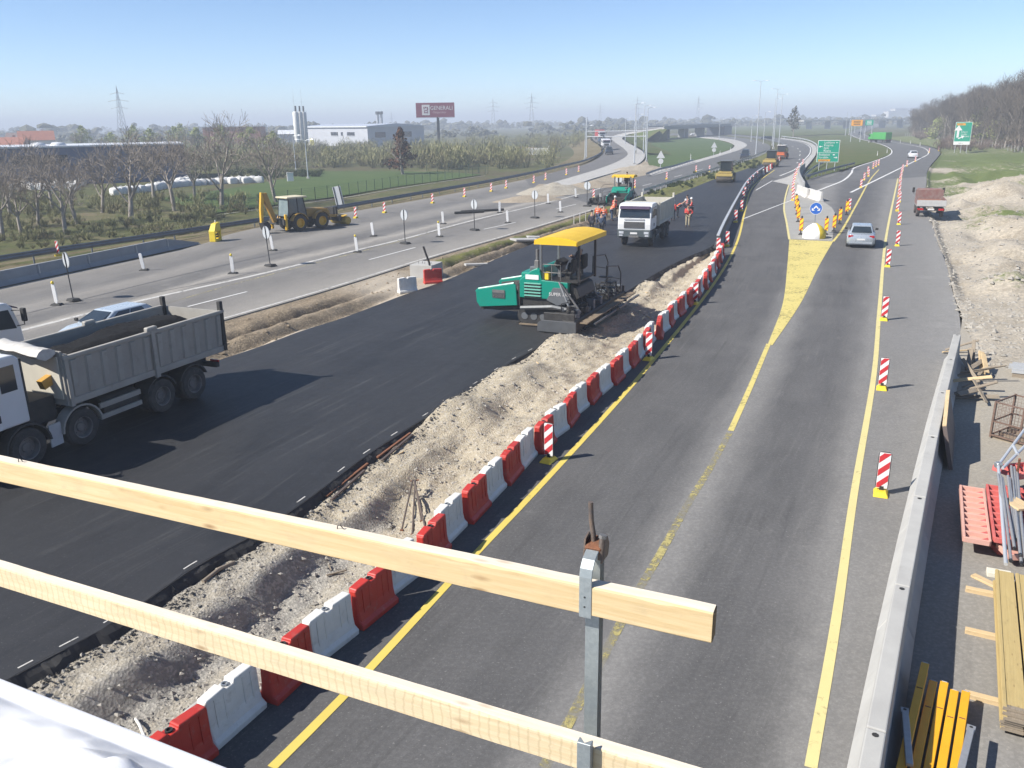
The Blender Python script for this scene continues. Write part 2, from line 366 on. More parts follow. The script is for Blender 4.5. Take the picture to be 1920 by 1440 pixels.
M_FIELD = m_field('rough_field', [(.085, .075, .045), (.14, .12, .07), (.11, .125, .045), (.21, .175, .105), (.16, .13, .085)], .035)
M_LAWN = m_field('mown_lawn', [(.075, .125, .04), (.10, .15, .05), (.13, .17, .06)], .12, .25)
M_GRASS = m_field('spring_grass', [(.07, .115, .026), (.10, .14, .036), (.16, .155, .06), (.085, .135, .03)], .2, .5)
M_VERGE = m_field('dry_verge', [(.10, .09, .045), (.19, .155, .085), (.27, .225, .14), (.12, .12, .045)], .35, .6)

# ------------------------------------------------------------------ lines measured on the photograph
FR = W3([(43, 1259), (211, 1169), (370, 1061), (465, 1009), (560, 949), (685, 856), (797, 784), (891, 724), (963, 677), (1026, 643), (1110, 590), (1197, 533), (1240, 507), (1287, 483), (1333, 463), (1355, 437), (1377, 393), (1402, 350), (1421, 330), (1441, 316), (1462, 300)])
FL = W3([(417, 673), (487, 650), (567, 620), (640, 597), (760, 552), (827, 529), (880, 507), (987, 462), (1040, 443), (1103, 425), (1180, 398), (1250, 372), (1340, 336), (1375, 325), (1432, 305), (1455, 294)])
ROW = W3([(400, 1390), (600, 1225), (760, 1085), (930, 915), (1062, 790), (1170, 692), (1243, 617), (1300, 560), (1333, 515), (1355, 470), (1372, 425), (1391, 382), (1405, 354), (1424, 334), (1448, 317)])
YL = W3([(510, 1440), (640, 1310), (900, 1030), (1000, 925), (1200, 705), (1340, 530), (1380, 459), (1397, 395), (1408, 356), (1425, 338), (1452, 319)])
YR = W3([(1520, 1440), (1565, 1180), (1600, 935), (1639, 700), (1648, 590), (1658, 470), (1664, 430), (1684, 333)])
WALL = W3([(1630, 1440, 1.07), (1711, 1000, 1.07), (1767, 737, 1.07), (1795, 627, 1.07)]); WALL[:, 2] = 0
AR = np.vstack([W3([(1690, 1440), (1752, 1100), (1782, 887), (1800, 700), (1800, 600), (1786, 546), (1774, 496), (1757, 451), (1746, 414), (1730, 372), (1737, 345), (1737, 328)])])
GUARD = W3([(-260, 545), (0, 497), (250, 458), (500, 419), (640, 395), (773, 371), (907, 347), (1000, 328), (1050, 316), (1095, 305), (1125, 291), (1133, 280)])
DL = W3([(-200, 585), (0, 540), (370, 460), (427, 440), (493, 425), (640, 400), (773, 377), (907, 352), (1000, 333), (1050, 320)])
DR = W3([(413, 602), (607, 546), (833, 476), (940, 446), (1080, 404), (1150, 382)])
# ------------------------------------------------------------------ the ground, out to the horizon
def seg_sd(P, Q):                                # signed distance of points to a polyline (right positive)
    best = np.full(len(P), 1e9); sg = np.zeros(len(P))
    for a, b in zip(Q[:-1, :2], Q[1:, :2]):
        d = b - a; L2 = d @ d; t = np.clip(((P - a) @ d) / L2, 0, 1); c = a + t[:, None] * d; e = P - c; r_ = np.hypot(e[:, 0], e[:, 1])
        k = r_ < best; best[k] = r_[k]; sg[k] = np.sign(e[k, 0] * d[1] - e[k, 1] * d[0])
    return best * sg
rings = np.r_[0.5, np.geomspace(3, 9000, 150)]; ang = np.linspace(0, 2 * math.pi, 300, endpoint=False)
gx = (rings[:, None] * np.sin(ang)).ravel(); gy = (rings[:, None] * np.cos(ang)).ravel()
GP = np.column_stack([gx, gy]); sd = seg_sd(GP, back(GUARD, 60))
def smooth(a, b, x): t = np.clip((x - a) / (b - a), 0, 1); return t * t * (3 - 2 * t)
LOW = -1.0
def left_h(x, y, d): return -.2 + (LOW + .2) * smooth(.4, 7, -d) + .25 * (fbm(x * .15, y * .15, 5) - .5) * smooth(1, 10, -d)
hz = np.where(sd < 0, left_h(gx, gy, sd), -1.7)
far = smooth(150, 190, gy) ; hz = np.where(sd < 0, hz, hz * (1 - far) - .3 * far)
hz = np.where((sd >= 0) & (gy < -5), -.4, hz)
nr, na = len(rings), len(ang); gf = []
for i in range(nr - 1):
    for j in range(na): gf.append((i * na + j, (i + 1) * na + j, (i + 1) * na + (j + 1) % na, i * na + (j + 1) % na))
ground = mesh_obj('ground', np.column_stack([gx, gy, hz]), gf, M_FIELD, smooth=4); tag(ground, 'rough brown and green open land out to the horizon', kind='structure')
def gz(x, y):                                    # height of the land left of the guard rail
    d = seg_sd(np.array([[x, y]]), back(GUARD, 60)); return float(left_h(np.array([x]), np.array([y]), d)[0])

# ------------------------------------------------------------------ carriageways
def add_attr(o, name, val):
    at = o.data.attributes.new(name, 'FLOAT', 'POINT'); at.data.foreach_set('value', np.asarray(val, np.float32))
def vco(o): a = np.empty(len(o.data.vertices) * 3); o.data.vertices.foreach_get('co', a); return a.reshape(-1, 3)
fresh = strip('fresh_asphalt_carriageway', back(FL, 36), back(FR, 14), M_FRESH, 260, 8, 0.0, .32, 'dark freshly laid asphalt carriageway')
temp = strip('temporary_road', back(ROW - [.25, 0, 0], 8), back(AR, 8), M_TEMP, 300, 40, 0.0, .4, 'grey two lane temporary road')
tv = vco(temp)[:, :2]; a_ = seg_sd(tv, back(YL, 12)); b_ = seg_sd(tv, back(YR, 12)); w_ = np.maximum(.5, a_ - b_)
lane = a_ / w_; lane = np.clip(.0 + .83 * lane, 0, .83) + np.clip((lane - 1) * .4, 0, .17)
for px, py, r_ in ((1770, 610, 3.2), (1795, 640, 2.5), (1740, 520, 2.6)): q_ = G(px, py); lane = np.maximum(lane, 1.3 * np.exp(-((tv[:, 0] - q_[0]) ** 2 + (tv[:, 1] - q_[1]) ** 2) / r_ ** 2) - .3)
add_attr(temp, 'lane', np.clip(lane, 0, 1))
old = strip('old_carriageway', back(DL, 30), back(DR, 42), M_OLD, 240, 12, -.004, .3, 'worn grey carriageway with pale dust')
EL = W3([(1050, 365), (1110, 350), (1180, 331), (1240, 316), (1300, 302), (1345, 290), (1383, 279), (1398, 271), (1375, 262), (1320, 256), (1255, 252.5)])
ER = W3([(1130, 389), (1200, 366), (1280, 340), (1340, 321), (1400, 301), (1436, 286), (1444, 274), (1424, 265), (1385, 258), (1320, 252.5), (1262, 250)])
opp = strip('opposite_carriageway', EL, ER, M_ROADF, 160, 4, -.002, .3, 'grey carriageway curving left towards the flyover')
BL = W3([(1435, 330), (1452, 314), (1466, 300), (1478, 284), (1474, 272), (1448, 263.5), (1405, 257), (1350, 252), (1290, 249)])
BR = W3([(1480, 340), (1498, 322), (1509, 302), (1522, 285), (1519, 273), (1500, 265), (1462, 259.5), (1400, 254), (1330, 249.5)])
mway = strip('motorway_lanes', BL, BR, M_ROADF, 120, 4, .006, .3, 'dark grey motorway lanes curving left')
CL = W3([(1500, 347), (1560, 330), (1600, 314), (1640, 302), (1670, 290), (1674, 281), (1655, 270.5), (1615, 260.5), (1593, 252.5), (1600, 245), (1628, 237), (1642, 231)])
CR = W3([(1738, 331), (1737, 327), (1745, 310), (1757, 296), (1762, 285), (1742, 275), (1690, 266), (1645, 257), (1622, 252), (1632, 243), (1652, 235.5), (1664, 231)])
exitr = strip('exit_road', CL, CR, M_ROADF, 160, 4, .010, .3, 'grey exit road winding away in an s curve')
FLr = W3([(985, 337, 0), (1000, 333, 0), (1050, 320, 0), (1095, 309, .1), (1125, 294, .3), (1134, 281, .6), (1127, 271, 1.0), (1113, 262, 1.5), (1114, 254.5, 2.1), (1142, 247.5, 3.2), (1225, 238.5, 5.2)])
FRr = W3([(1000, 356, 0), (1012, 350, 0), (1052, 338, 0), (1125, 316, .1), (1160, 302, .3), (1177, 290, .6), (1170, 279, 1.0), (1151, 265, 1.6), (1148, 257.5, 2.1), (1168, 250, 3.2), (1236, 240.2, 5.2)])
GRr = W3([(1040, 357, 0), (1070, 349, 0), (1112, 335, 0), (1185, 313, .1), (1207, 298, .3), (1207, 286, .6), (1192, 276, 1.0), (1172, 264.5, 1.6), (1168, 257.5, 2.1), (1185, 250.3, 3.2), (1246, 240.8, 5.2)])
ramp = strip('ramp_road', FLr, FRr, M_RAMP, 140, 4, .003, .2, 'grey ramp road climbing to the flyover')
rampc = strip('concrete_shoulder', FRr, GRr, M_CONC_STRIP, 140, 3, .03, .25, 'pale concrete shoulder beside the climbing ramp')
# embankment under the ramp
FLo = FLr.copy(); FLo = offset(FLr, -1.0); GRo = offset(GRr, 1.0)
FLb = offset(FLr, -9.0); FLb[:, 2] = np.minimum(FLb[:, 2] - .3, -.9); GRb = offset(GRr, 12.0); GRb[:, 2] = -.4
strip('embankment', FLb[2:], FLo[2:] - [0, 0, .1], M_VERGE, 90, 3, 0, 0, 'dry grass embankment left of the ramp')
strip('embankment', GRo[5:] - [0, 0, .1], GRb[5:], M_GRASS, 70, 3, 0, 0, 'green embankment right of the ramp')
# shoulders of pale concrete
S1L = W3([(1215, 324), (1262, 312), (1310, 299), (1348, 288), (1372, 279), (1376, 271), (1350, 262), (1305, 257)]); 
strip('concrete_shoulder', S1L, EL[4:11] if False else W3([(1222, 330), (1272, 315), (1318, 301.5), (1358, 290), (1390, 279.5), (1400, 271), (1372, 261.2), (1318, 255.6)]), M_CONC_STRIP, 70, 2, .02, .2, 'pale concrete shoulder around the grass loop')
strip('concrete_shoulder', W3([(1448, 340), (1478, 331), (1497, 316), (1511, 300), (1522, 286), (1519, 273.5), (1500, 265.4), (1462, 260)]), W3([(1490, 349), (1500, 336), (1508, 318), (1521, 302), (1530, 288), (1527, 272), (1504, 263.5), (1464, 258.4)]), M_CONC_STRIP, 70, 2, .016, .2, 'pale concrete strip beside the green sign')
# yard behind the concrete wall
yl = back(offset(spline(WALL, 30), .1), 10); yr = yl + np.array([26, -8, 0])
yl2 = np.vstack([yl, W3([(1806, 585)])]); yr2 = np.vstack([yr, G(1806, 585) + np.array([26, -5, 0])])
yard = strip('yard', yl2, yr2, M_YARD, 90, 30, .012, .3, 'dusty paved yard behind the concrete wall'); add_attr(yard, 'lane', np.clip((vco(yard)[:, 1] - 10) / 17, 0, 1))

# ------------------------------------------------------------------ green sheets
LZ = LOW - .02
def polyg(name, px, m, z, label, res=None): return poly(name, W3([(x, y, z) for x, y in px]), m, 0, label)
polyg('lawn', [(395, 400), (500, 386), (640, 367), (740, 350), (830, 338), (905, 327), (830, 322), (700, 321), (600, 321), (560, 330), (480, 345), (400, 358), (300, 372)], M_LAWN, -.86, 'bright mown lawn behind the green fence')
polyg('grass_loop', [(1225, 322), (1262, 311.5), (1310, 298.5), (1348, 287.5), (1371, 279), (1375, 271), (1348, 262.3), (1303, 257.4), (1255, 257), (1215, 262), (1207, 275), (1214, 296), (1217, 312)], M_LAWN, .0, 'green grass inside the loop of the ramp')
polyg('grass_island', [(1506, 340), (1530, 331), (1568, 322), (1600, 311.5), (1640, 300.5), (1668, 289.5), (1671, 281), (1652, 271), (1612, 261), (1588, 253), (1560, 252), (1500, 258), (1466, 257.4), (1506, 262.8), (1531, 271.5), (1534, 288), (1524, 304), (1511, 320), (1503, 336)], M_GRASS, .03, 'green grass island between the motorway and the exit road')
polyg('sand_patch', [(965, 378), (1010, 345), (1090, 344), (1190, 313), (1212, 300), (1222, 318), (1216, 327), (1150, 343), (1060, 366), (1000, 378)], M_SAND, .014, 'orange sand and rubble between ramp and carriageway')
polyg('grass_field', [(1600, 244), (1630, 236), (1640, 231.5), (1560, 232), (1440, 234), (1360, 240), (1300, 247), (1400, 253), (1465, 257), (1560, 251), (1590, 251.5)], M_GRASS, -.02, 'green field beyond the motorway')

# ------------------------------------------------------------------ painted lines
line('road_marking', YL, .16, m_paint('clean_yellow_road_paint', (.70, .545, .10), .6, .12), .008, .8, 'yellow line beside the plastic barriers')
line('road_marking', YR, .17, M_YELP, .008, .8, 'yellow line beside the striped beacons')
line('road_marking', W3([(1441, 645), (1428, 676), (1405, 730), (1370, 808)]), .17, M_YEL, .008, .6, 'yellow tail line of the painted wedge')
line('road_marking', W3([(1368, 812), (1330, 880), (1290, 945), (1240, 1035), (1190, 1120), (1150, 1195), (1080, 1330), (1020, 1440)]), .17, M_YELW, .008, .6, 'worn yellow line between the two lanes')
wedgeL = W3([(1480, 449), (1476, 500), (1467, 572), (1440, 645)]); wedgeR = W3([(1562, 453), (1535, 500), (1501, 569), (1448, 648)])
strip('road_marking', wedgeL, wedgeR, M_YEL, 40, 3, .012, 0, 'wide yellow painted wedge between the lanes')
gore_dust = NT('gore_dust'); gore_dust.set(gore_dust.mix(gore_dust.noise(gore_dust.coord('World'), 1.1, 8, .7), (.22, .21, .19), (.38, .365, .33)), .9)
strip('road_dust', W3([(1483, 333), (1479, 355), (1471, 390), (1480, 448)]), W3([(1500, 338), (1512, 362), (1560, 390), (1561, 452)]), MATS['gore_dust'], 30, 3, .006, 0, 'dusty hatched ground behind the yellow wedge')
line('road_marking', W3([(1480, 449), (1475, 418), (1470, 389), (1478, 350), (1486, 334)]), .16, M_YELP, .011, .8, 'pale yellow line left of the wedge')
line('road_marking', W3([(1562, 453), (1577, 434), (1605, 385), (1633, 335), (1648, 318)]), .18, M_YEL, .011, .8, 'yellow line right of the wedge')
for a, b, w, l in [((1395, 410), (1488, 374), .14, 'white line crossing the left lane'), ((1417, 357), (1448, 339), .15, 'short white dash in the left lane'),
                   ((1595, 361), (1738, 291), .3, 'broad white line crossing to the exit road')]:
    line('road_marking', W3([a, b]), w, M_WHT, .014, 2, l)
line('road_marking', W3([(1525, 361), (1553, 350), (1580, 339), (1596, 325), (1602, 315), (1640, 302), (1668, 290.5), (1671, 281), (1652, 270.8), (1613, 260.6), (1594, 252.3)]), .3, M_WHT, .018, 2, 'white edge line round the grass island')
line('road_marking', W3([(1739, 290), (1741, 285), (1727, 276), (1677, 267), (1640, 259), (1617, 252)]), .25, M_WHT, .018, 2, 'white outer edge line of the exit road')
line('road_marking', W3([(1462, 330), (1490, 318), (1506, 302), (1519, 286), (1516, 273.5), (1497, 266), (1460, 260.2)]), .25, M_WHT, .02, 2, 'white edge line of the motorway curve')
line('road_marking', DR - [.25, -.1, 0], .18, M_WHTW, .006, 1, 'white edge line beside the excavated median')
line('road_marking', W3([(-60, 645), (250, 567), (483, 515), (673, 468), (753, 449), (883, 414), (993, 388), (1060, 371), (1150, 346)]), .32, M_WHTW, .006, 1, 'pale band along the old hard strip')
line('road_marking', W3([(300, 573), (420, 538), (545, 505), (640, 481), (740, 455), (860, 423)]), .1, m_paint('faded_yellow_line', (.5, .44, .2), .9, -.1, (.2, .19, .17)), .007, 1, 'faded yellow line on the old carriageway')
dash = [((352, 575), (463, 547)), ((692, 487), (779, 464)), ((907, 430), (967, 417)), ((1043, 392), (1080, 383)), ((1137, 367), (1162, 360.5)), ((1205, 348.5), (1222, 344)), ((1264, 332), (1279, 328)), ((1307, 320), (1318, 317))]
for a, b in dash: line('road_marking', W3([a, b]), .15, M_WHT, .009, 3, 'white lane dash on the old carriageway')
for a, b in [((1498, 300), (1500, 298)), ((1499, 292), (1500.5, 289.5)), ((1500, 285), (1500, 283)), ((1497, 279.5), (1495, 278)), ((1488, 275), (1484, 274)), ((1494, 306), (1496, 304))]:
    line('road_marking', W3([a, b]), .2, M_WHT, .014, 3, 'white lane dash on the motorway curve')
M_SEAL = mat('bitumen_seal', (.07, .069, .068), (.11, .107, .104), s=3, r=.6, kind='World')
for px, w, l in [([(255, 556), (330, 541), (420, 524), (470, 512)], .07, 'thin dark crack seal on the old carriageway'), ([(0, 600), (160, 560), (330, 518), (470, 486), (560, 466)], .10, 'long dark joint between the old lanes'), ([(560, 497), (700, 463), (830, 430), (960, 398)], .06, 'dark seam beside the lane dashes'), ([(1060, 440), (1150, 405), (1210, 382)], .04, 'fine seam at the median edge')]:
    line('road_seam', W3(px), w, M_SEAL, .0045, .7, l)
# ------------------------------------------------------------------ excavated ground with relief
def relief(name, Lp, Rp, m, n, k, hfun, label, attrs=None, kind='structure', uexp=1.0):
    A = spline(Lp, n); C = spline(Rp, n); mid = (A + C) / 2; s = np.r_[0, np.cumsum(np.linalg.norm(np.diff(mid, axis=0), axis=1))]
    u = np.linspace(0, 1, k) ** uexp; S, U = np.meshgrid(s, u, indexing='ij')
    X = A[:, None, 0] * (1 - U) + C[:, None, 0] * U; Y = A[:, None, 1] * (1 - U) + C[:, None, 1] * U; Z0 = A[:, None, 2] * (1 - U) + C[:, None, 2] * U
    Wd = np.linalg.norm(A - C, axis=1)[:, None] * np.ones_like(U)
    Z, at = hfun(S, U, X, Y, Wd); v = np.column_stack([X.ravel(), Y.ravel(), (Z0 + Z).ravel()])
    f = [(i * k + j, i * k + j + 1, (i + 1) * k + j + 1, (i + 1) * k + j) for i in range(n - 1) for j in range(k - 1)]
    o = mesh_obj(name, v, f, m, smooth=4, attrs={a: b.ravel() for a, b in at.items()}); tag(o, label, None, None, kind); return o, v.reshape(n, k, 3)
def bumpat(X, Y, px, py, h, r, z=0):
    p = G(px, py, z); return h * np.exp(-((X - p[0]) ** 2 + (Y - p[1]) ** 2) / (r * r))
def h_gravel(S, U, X, Y, Wd):
    n1 = fbm(X * .9, Y * .9, 3); n2 = fbm(X * 3.1, Y * 3.1, 9); n3 = fbm(X * 9, Y * 9, 21)
    dig = .25 + .75 * smooth(.25, .75, fbm(X * .16 + 3, Y * .16, 31)); dig = dig * smooth(17, 23, Y) + .95 * (1 - smooth(17, 23, Y))
    sh = .33 + .07 * (fbm(X * .35, Y * .35, 83) - .5) * 2
    prof = -.20 - (.40 + .16 * (1 - smooth(15, 20, Y))) * dig * smooth(sh - .03, sh + .12, U) + (.48 + .16 * (1 - smooth(15, 20, Y))) * dig * smooth(.52, .97, U)
    rdg = 1 - np.abs(2 * fbm(X * .7 + 9, Y * .7, 33) - 1); rd2 = np.abs(2 * fbm(X * 2.2, Y * 2.2, 37) - 1)
    Z = prof + (.22 * (n1 - .5) + .26 * (rdg - .75)) * smooth(.05, .25, U) * (1 - smooth(.85, 1, U)) + .13 * (rd2 - .25) * smooth(.03, .15, U) + .10 * (n2 - .5) + .07 * (n3 - .5)
    for px, py, h, r in [(1065, 648, .6, 1.6), (880, 770, .6, 1.7), (985, 712, .6, 1.8), (1225, 535, .35, 1.3), (930, 760, -.3, .9), (850, 800, -.2, .8), (1245, 520, -.3, 1.2)]: Z = Z + bumpat(X, Y, px, py, h, r)
    e = smooth(0, .03, U); Z = np.where(U < .03, -.27 + (Z + .27) * e, Z); z1 = smooth(.93, 1, U); Z = Z * (1 - z1) - .015 * z1
    mixa = np.clip(.45 + .75 * (fbm(X * .25, Y * .25, 77) - .45) + .75 * smooth(15, 22, Y) * (1 - smooth(.75, 1.0, U)) - .45 * smooth(sh - .05, sh + .05, U) * (1 - smooth(.45, .6, U)) * dig, 0, 1)
    return Z, dict(mixa=mixa)
gravel, GVV = relief('gravel_strip', back(FR, 14)[:17], back(ROW - [.2, 0, 0], 9)[:12], M_GRAVEL, 620, 46, h_gravel, 'excavated gravel strip between fresh asphalt and plastic barriers')
MEDL = back(np.vstack([DR, ER[2:6]]), 42) + [.12, -.05, 0]; MEDR = back(FL, 36)
def h_med(S, U, X, Y, Wd):
    n1 = fbm(X * .8, Y * .8, 13); n2 = fbm(X * 2.8, Y * 2.8, 19); n3 = fbm(X * 8, Y * 8, 23)
    tr = np.exp(-((U - .42 - .06 * (n1 - .5)) / .10) ** 2); tr2 = np.exp(-((U - .8) / .07) ** 2); rd = np.exp(-((U - .62) / .11) ** 2)
    near = 1 - smooth(75, 95, Y)
    Z = -.04 + near * (-.62 * tr - .22 * tr2 + .12 * rd - .1 * smooth(.5, .9, U)) + (.30 * (n1 - .5) + .14 * (n2 - .5) + .06 * (n3 - .5)) * smooth(0, .12, U) * (1 - smooth(.92, 1, U))
    Z = Z + (1 - near) * .25 * np.exp(-((U - .45) / .25) ** 2); Z = Z * smooth(0, .04, U) - .03
    Z = np.where(U > .97, -.12, Z)
    # flat sandy ground around the concrete chamber
    p = G(770, 530); q = np.exp(-((X - p[0]) ** 2 + (Y - p[1]) ** 2) / 14); Z = Z * (1 - q) - .05 * q
    green = np.clip(.25 + .5 * np.exp(-((U - .22) / .14) ** 2) * smooth(38, 52, Y) + .45 * (1 - near), 0, 1) - .45 * (1 - smooth(30, 45, Y)) - q
    mixa = np.clip(.15 + .7 * smooth(.75, .95, U) + .8 * q + .25 * (n1 - .4), 0, 1)
    return Z, dict(mixa=mixa, green=green)
median, MEDV = relief('median_strip', MEDL, MEDR, M_SOIL, 620, 34, h_med, 'dug up brown earth median with a narrow trench')
VB = np.vstack([W3([(1850, 715), (1832, 660), (1812, 612), (1786, 546), (1774, 496), (1757, 451), (1746, 414), (1731, 372), (1738, 346), (1738, 326), (1748, 309), (1759, 296), (1765, 284), (1745, 274.5), (1692, 265.5), (1650, 257)])])
VO = VB + np.array([[62, -24, 0]]) * np.linspace(.55, 1.5, len(VB))[:, None]
def h_verge(S, U, X, Y, Wd):
    D = U * Wd; n1 = fbm(X * .22, Y * .22, 43); n2 = fbm(X * .9, Y * .9, 47); n3 = fbm(X * 3.2, Y * 3.2, 53)
    nearf = smooth(22, 34, Y)
    Z = -.03 - .33 * smooth(.05, .6, D) * smooth(36, 44, Y) + smooth(1.2, 4, D) * ((n1 - .42) * 2.3 + .55 * (n2 - .5) * nearf + .2 * (n3 - .5)) + .12 * (n3 - .5) * nearf
    Z = Z + .05 * (1 - nearf); Z = Z * (1 - .75 * smooth(120, 190, Y)); Z = Z + .35 * smooth(4, 12, D) * smooth(40, 60, Y)
    for px, py, h, r in [(1880, 352, 1.5, 4.2), (1850, 372, .9, 3.5), (1905, 375, 1.1, 3.4), (1820, 395, .5, 3), (1900, 540, 1.2, 2.2), (1905, 470, .8, 3.0), (1870, 420, .6, 3), (1835, 330, .5, 4), (1790, 316, .5, 4), (1775, 420, .25, 1.4), (1800, 480, -.3, 1.5), (1815, 530, -.4, 1.2)]: Z = Z + bumpat(X, Y, px, py, h, r)
    near_ = 1 - smooth(35, 43, Y); Z = Z * (1 - near_) + near_ * (-.26 * (1 - smooth(25, 31, Y + 7 * (fbm(X * .45, Y * .45, 97) - .5))) + .06 + .16 * (n2 - .5) + .08 * (n3 - .5)) * smooth(0, 1.2, D + .6); Z = np.where(U > .985, -2.0, Z)
    green = .50 * smooth(62, 110, Y) + .15 + .35 * smooth(14, 30, D) * smooth(60, 80, Y)
    for px, py, h, r in [(1890, 408, .5, 4.5), (1905, 520, .65, 1.8), (1895, 545, .4, 1.6), (1830, 425, .3, 3), (1850, 300, .5, 14), (1800, 330, .45, 7), (1765, 335, -.3, 3), (1885, 350, -1.1, 4.2), (1850, 372, -.8, 3.6), (1785, 300, -.5, 3.5), (1760, 318, -.4, 3), (1905, 378, -.7, 3)]: green = green + bumpat(X, Y, px, py, h, r)
    return Z, dict(mixa=np.clip(.5 + (n2 - .5) + .2 * (1 - smooth(2, 6, D)), 0, 1), green=np.clip(green, 0, 1.1))
verge, VGV = relief('sand_verge', VB, VO, M_SAND, 520, 90, h_verge, 'pale sand and rubble verge with patches of grass', uexp=1.7)
def field_z(V):                                  # nearest height on a relief mesh
    F_ = V.reshape(-1, 3)
    def q(x, y): i = np.argmin((F_[:, 0] - x) ** 2 + (F_[:, 1] - y) ** 2); return float(F_[i, 2])
    return q
gravel_z = field_z(GVV); median_z = field_z(MEDV); verge_z = field_z(VGV)
# dry verge along the left guard rail
gl = back(GUARD, 40); strip('dry_verge', offset(gl, -4.5) + [0, 0, -.55], np.vstack([back(DL, 30), W3([(1095, 309), (1125, 294), (1134, 281)])]), M_VERGE, 160, 8, -.02, 0, 'dry grass strip under the guard rail')
# loose stones, too many to count
def stones(name, V, count, rmin, rmax, m, label, umin, umax, ymax, seed):
    r_ = np.random.default_rng(seed); v = []; f = []; n, k, _ = V.shape
    base = np.array([(1, 0, 0), (-.9, .1, 0), (.1, 1, 0), (0, -1, .1), (.1, 0, .8), (0, 0, -.5)]); fc = [(0, 2, 4), (2, 1, 4), (1, 3, 4), (3, 0, 4), (2, 0, 5), (1, 2, 5), (3, 1, 5), (0, 3, 5)]
    done = 0
    while done < count:
        i = r_.integers(0, n); j = r_.integers(int(umin * k), int(umax * k)); p = V[i, j] + [r_.uniform(-.12, .12), r_.uniform(-.12, .12), 0]
        if V[i, j, 1] > ymax or r_.random() > 12 / max(12, V[i, j, 1]): continue
        s = rmin + (rmax - rmin) * r_.random() ** 4; a = r_.uniform(0, 6.28); ca, sa = math.cos(a), math.sin(a)
        q = base * (1 + r_.uniform(-.3, .3, base.shape)) * s * [1, r_.uniform(.6, 1), r_.uniform(.5, .9)]
        q = np.column_stack([q[:, 0] * ca - q[:, 1] * sa, q[:, 0] * sa + q[:, 1] * ca, q[:, 2]]) + p; b = len(v); v += list(q); f += [tuple(x + b for x in t) for t in fc]; done += 1
    return tag(mesh_obj(name, v, f, m), label, None, None, 'stuff')
M_STONE = mat('pale_stone', (.37, .34, .29), (.24, .225, .20), s=1.3, r=.95, kind='World')
M_CLOD = mat('earth_clod', (.29, .23, .16), (.18, .14, .09), s=2, r=.95, kind='World')
stones('loose_stones', GVV, 12500, .012, .08, M_STONE, 'loose grey stones lying on the gravel strip', .06, .97, 48, 1)
stones('loose_clods', MEDV, 3500, .02, .13, M_CLOD, 'loose clods of earth on the median', .1, .95, 80, 2)
stones('loose_rubble', VGV, 8000, .03, .2, M_STONE, 'loose pale rubble on the sand verge', .01, .55, 110, 3)
# ------------------------------------------------------------------ trees and shrubs
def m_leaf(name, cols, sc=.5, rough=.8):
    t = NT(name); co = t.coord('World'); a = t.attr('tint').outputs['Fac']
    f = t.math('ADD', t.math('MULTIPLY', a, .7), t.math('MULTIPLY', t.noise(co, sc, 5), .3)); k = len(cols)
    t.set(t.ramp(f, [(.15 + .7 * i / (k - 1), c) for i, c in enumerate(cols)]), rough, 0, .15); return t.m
M_BARK = mat('grey_bark', (.24, .205, .17), (.36, .32, .28), s=3, r=.95, b=.5, bs=20)
M_TWIG = mat('brown_twigs', (.25, .21, .175), (.33, .285, .24), s=1, r=.95)
M_TWIG2 = mat('purple_brown_twigs', (.095, .076, .058), (.14, .115, .085), s=.4, r=.95)
M_SPRING = m_leaf('spring_leaves', [(.17, .20, .065), (.27, .30, .10), (.36, .39, .15)])
M_OLIVE = m_leaf('olive_thicket', [(.15, .125, .075), (.21, .195, .10), (.23, .235, .105), (.31, .285, .16)])
M_RUST = m_leaf('rusty_leaves', [(.06, .03, .018), (.12, .06, .035), (.17, .09, .055)], 1.2)
M_EVER = m_leaf('dark_hedge_leaves', [(.02, .035, .012), (.045, .065, .022), (.07, .09, .032)], 2)
M_FARW = m_leaf('distant_wood', [(.05, .05, .035), (.085, .085, .05), (.12, .11, .07)], .02)
def branch(bt, bc, rg, p, d, ln, r, lev, maxl, spread, up):
    d = Vector(d).normalized(); n = 3 if lev < 2 else 2; pts = [p]; q = p
    for i in range(n):
        d = (d + Vector((rg.uniform(-1, 1), rg.uniform(-1, 1), rg.uniform(-.4, .8))) * .13 + Vector((0, 0, up * .05))).normalized(); q = q + d * (ln / n); pts.append(q)
    rs = [max(.010 if lev < 3 else .007, r * (1 - .4 * i / n)) for i in range(n + 1)]
    (bt if lev < 2 else bc).tube(pts, rs, 6 if lev == 0 else 5 if lev == 1 else 3, cap=False)
    if lev >= maxl: return
    k = [rg.randint(4, 6), rg.randint(4, 5), rg.randint(4, 5), rg.randint(4, 6)][min(lev, 3)]
    for i in range(k):
        t = rg.uniform(.45, 1.0) if lev else rg.uniform(.55, 1.0); j = min(int(t * n), n - 1); b = pts[j].lerp(pts[j + 1], t * n - j)
        x, y = frame(d); a = 2 * math.pi * (i + rg.random() * .8) / k; sp = spread * rg.uniform(.6, 1.2)
        nd = d * math.cos(sp) + (x * math.cos(a) + y * math.sin(a)) * math.sin(sp) + Vector((0, 0, up * .25))
        branch(bt, bc, rg, b, nd, ln * rg.uniform(.55, .8), rs[-1] * rg.uniform(.55, .78), lev + 1, maxl, spread, up)
def bare_tree(seed, h, trunk=.28, spread=.75, maxl=4, up=.5, r=.11):
    rg = random.Random(seed); bt, bc = B(), B(); branch(bt, bc, rg, Vector((0, 0, -.3)), (rg.uniform(-.12, .12), rg.uniform(-.12, .12), 1), h * trunk + .3, r, 0, maxl, spread, up)
    zs = max(v[2] for v in bc.v); k = h / zs; bt.v = [(a * k, b * k, c * k) for a, b, c in bt.v]; bc.v = [(a * k, b * k, c * k) for a, b, c in bc.v]; return bt, bc
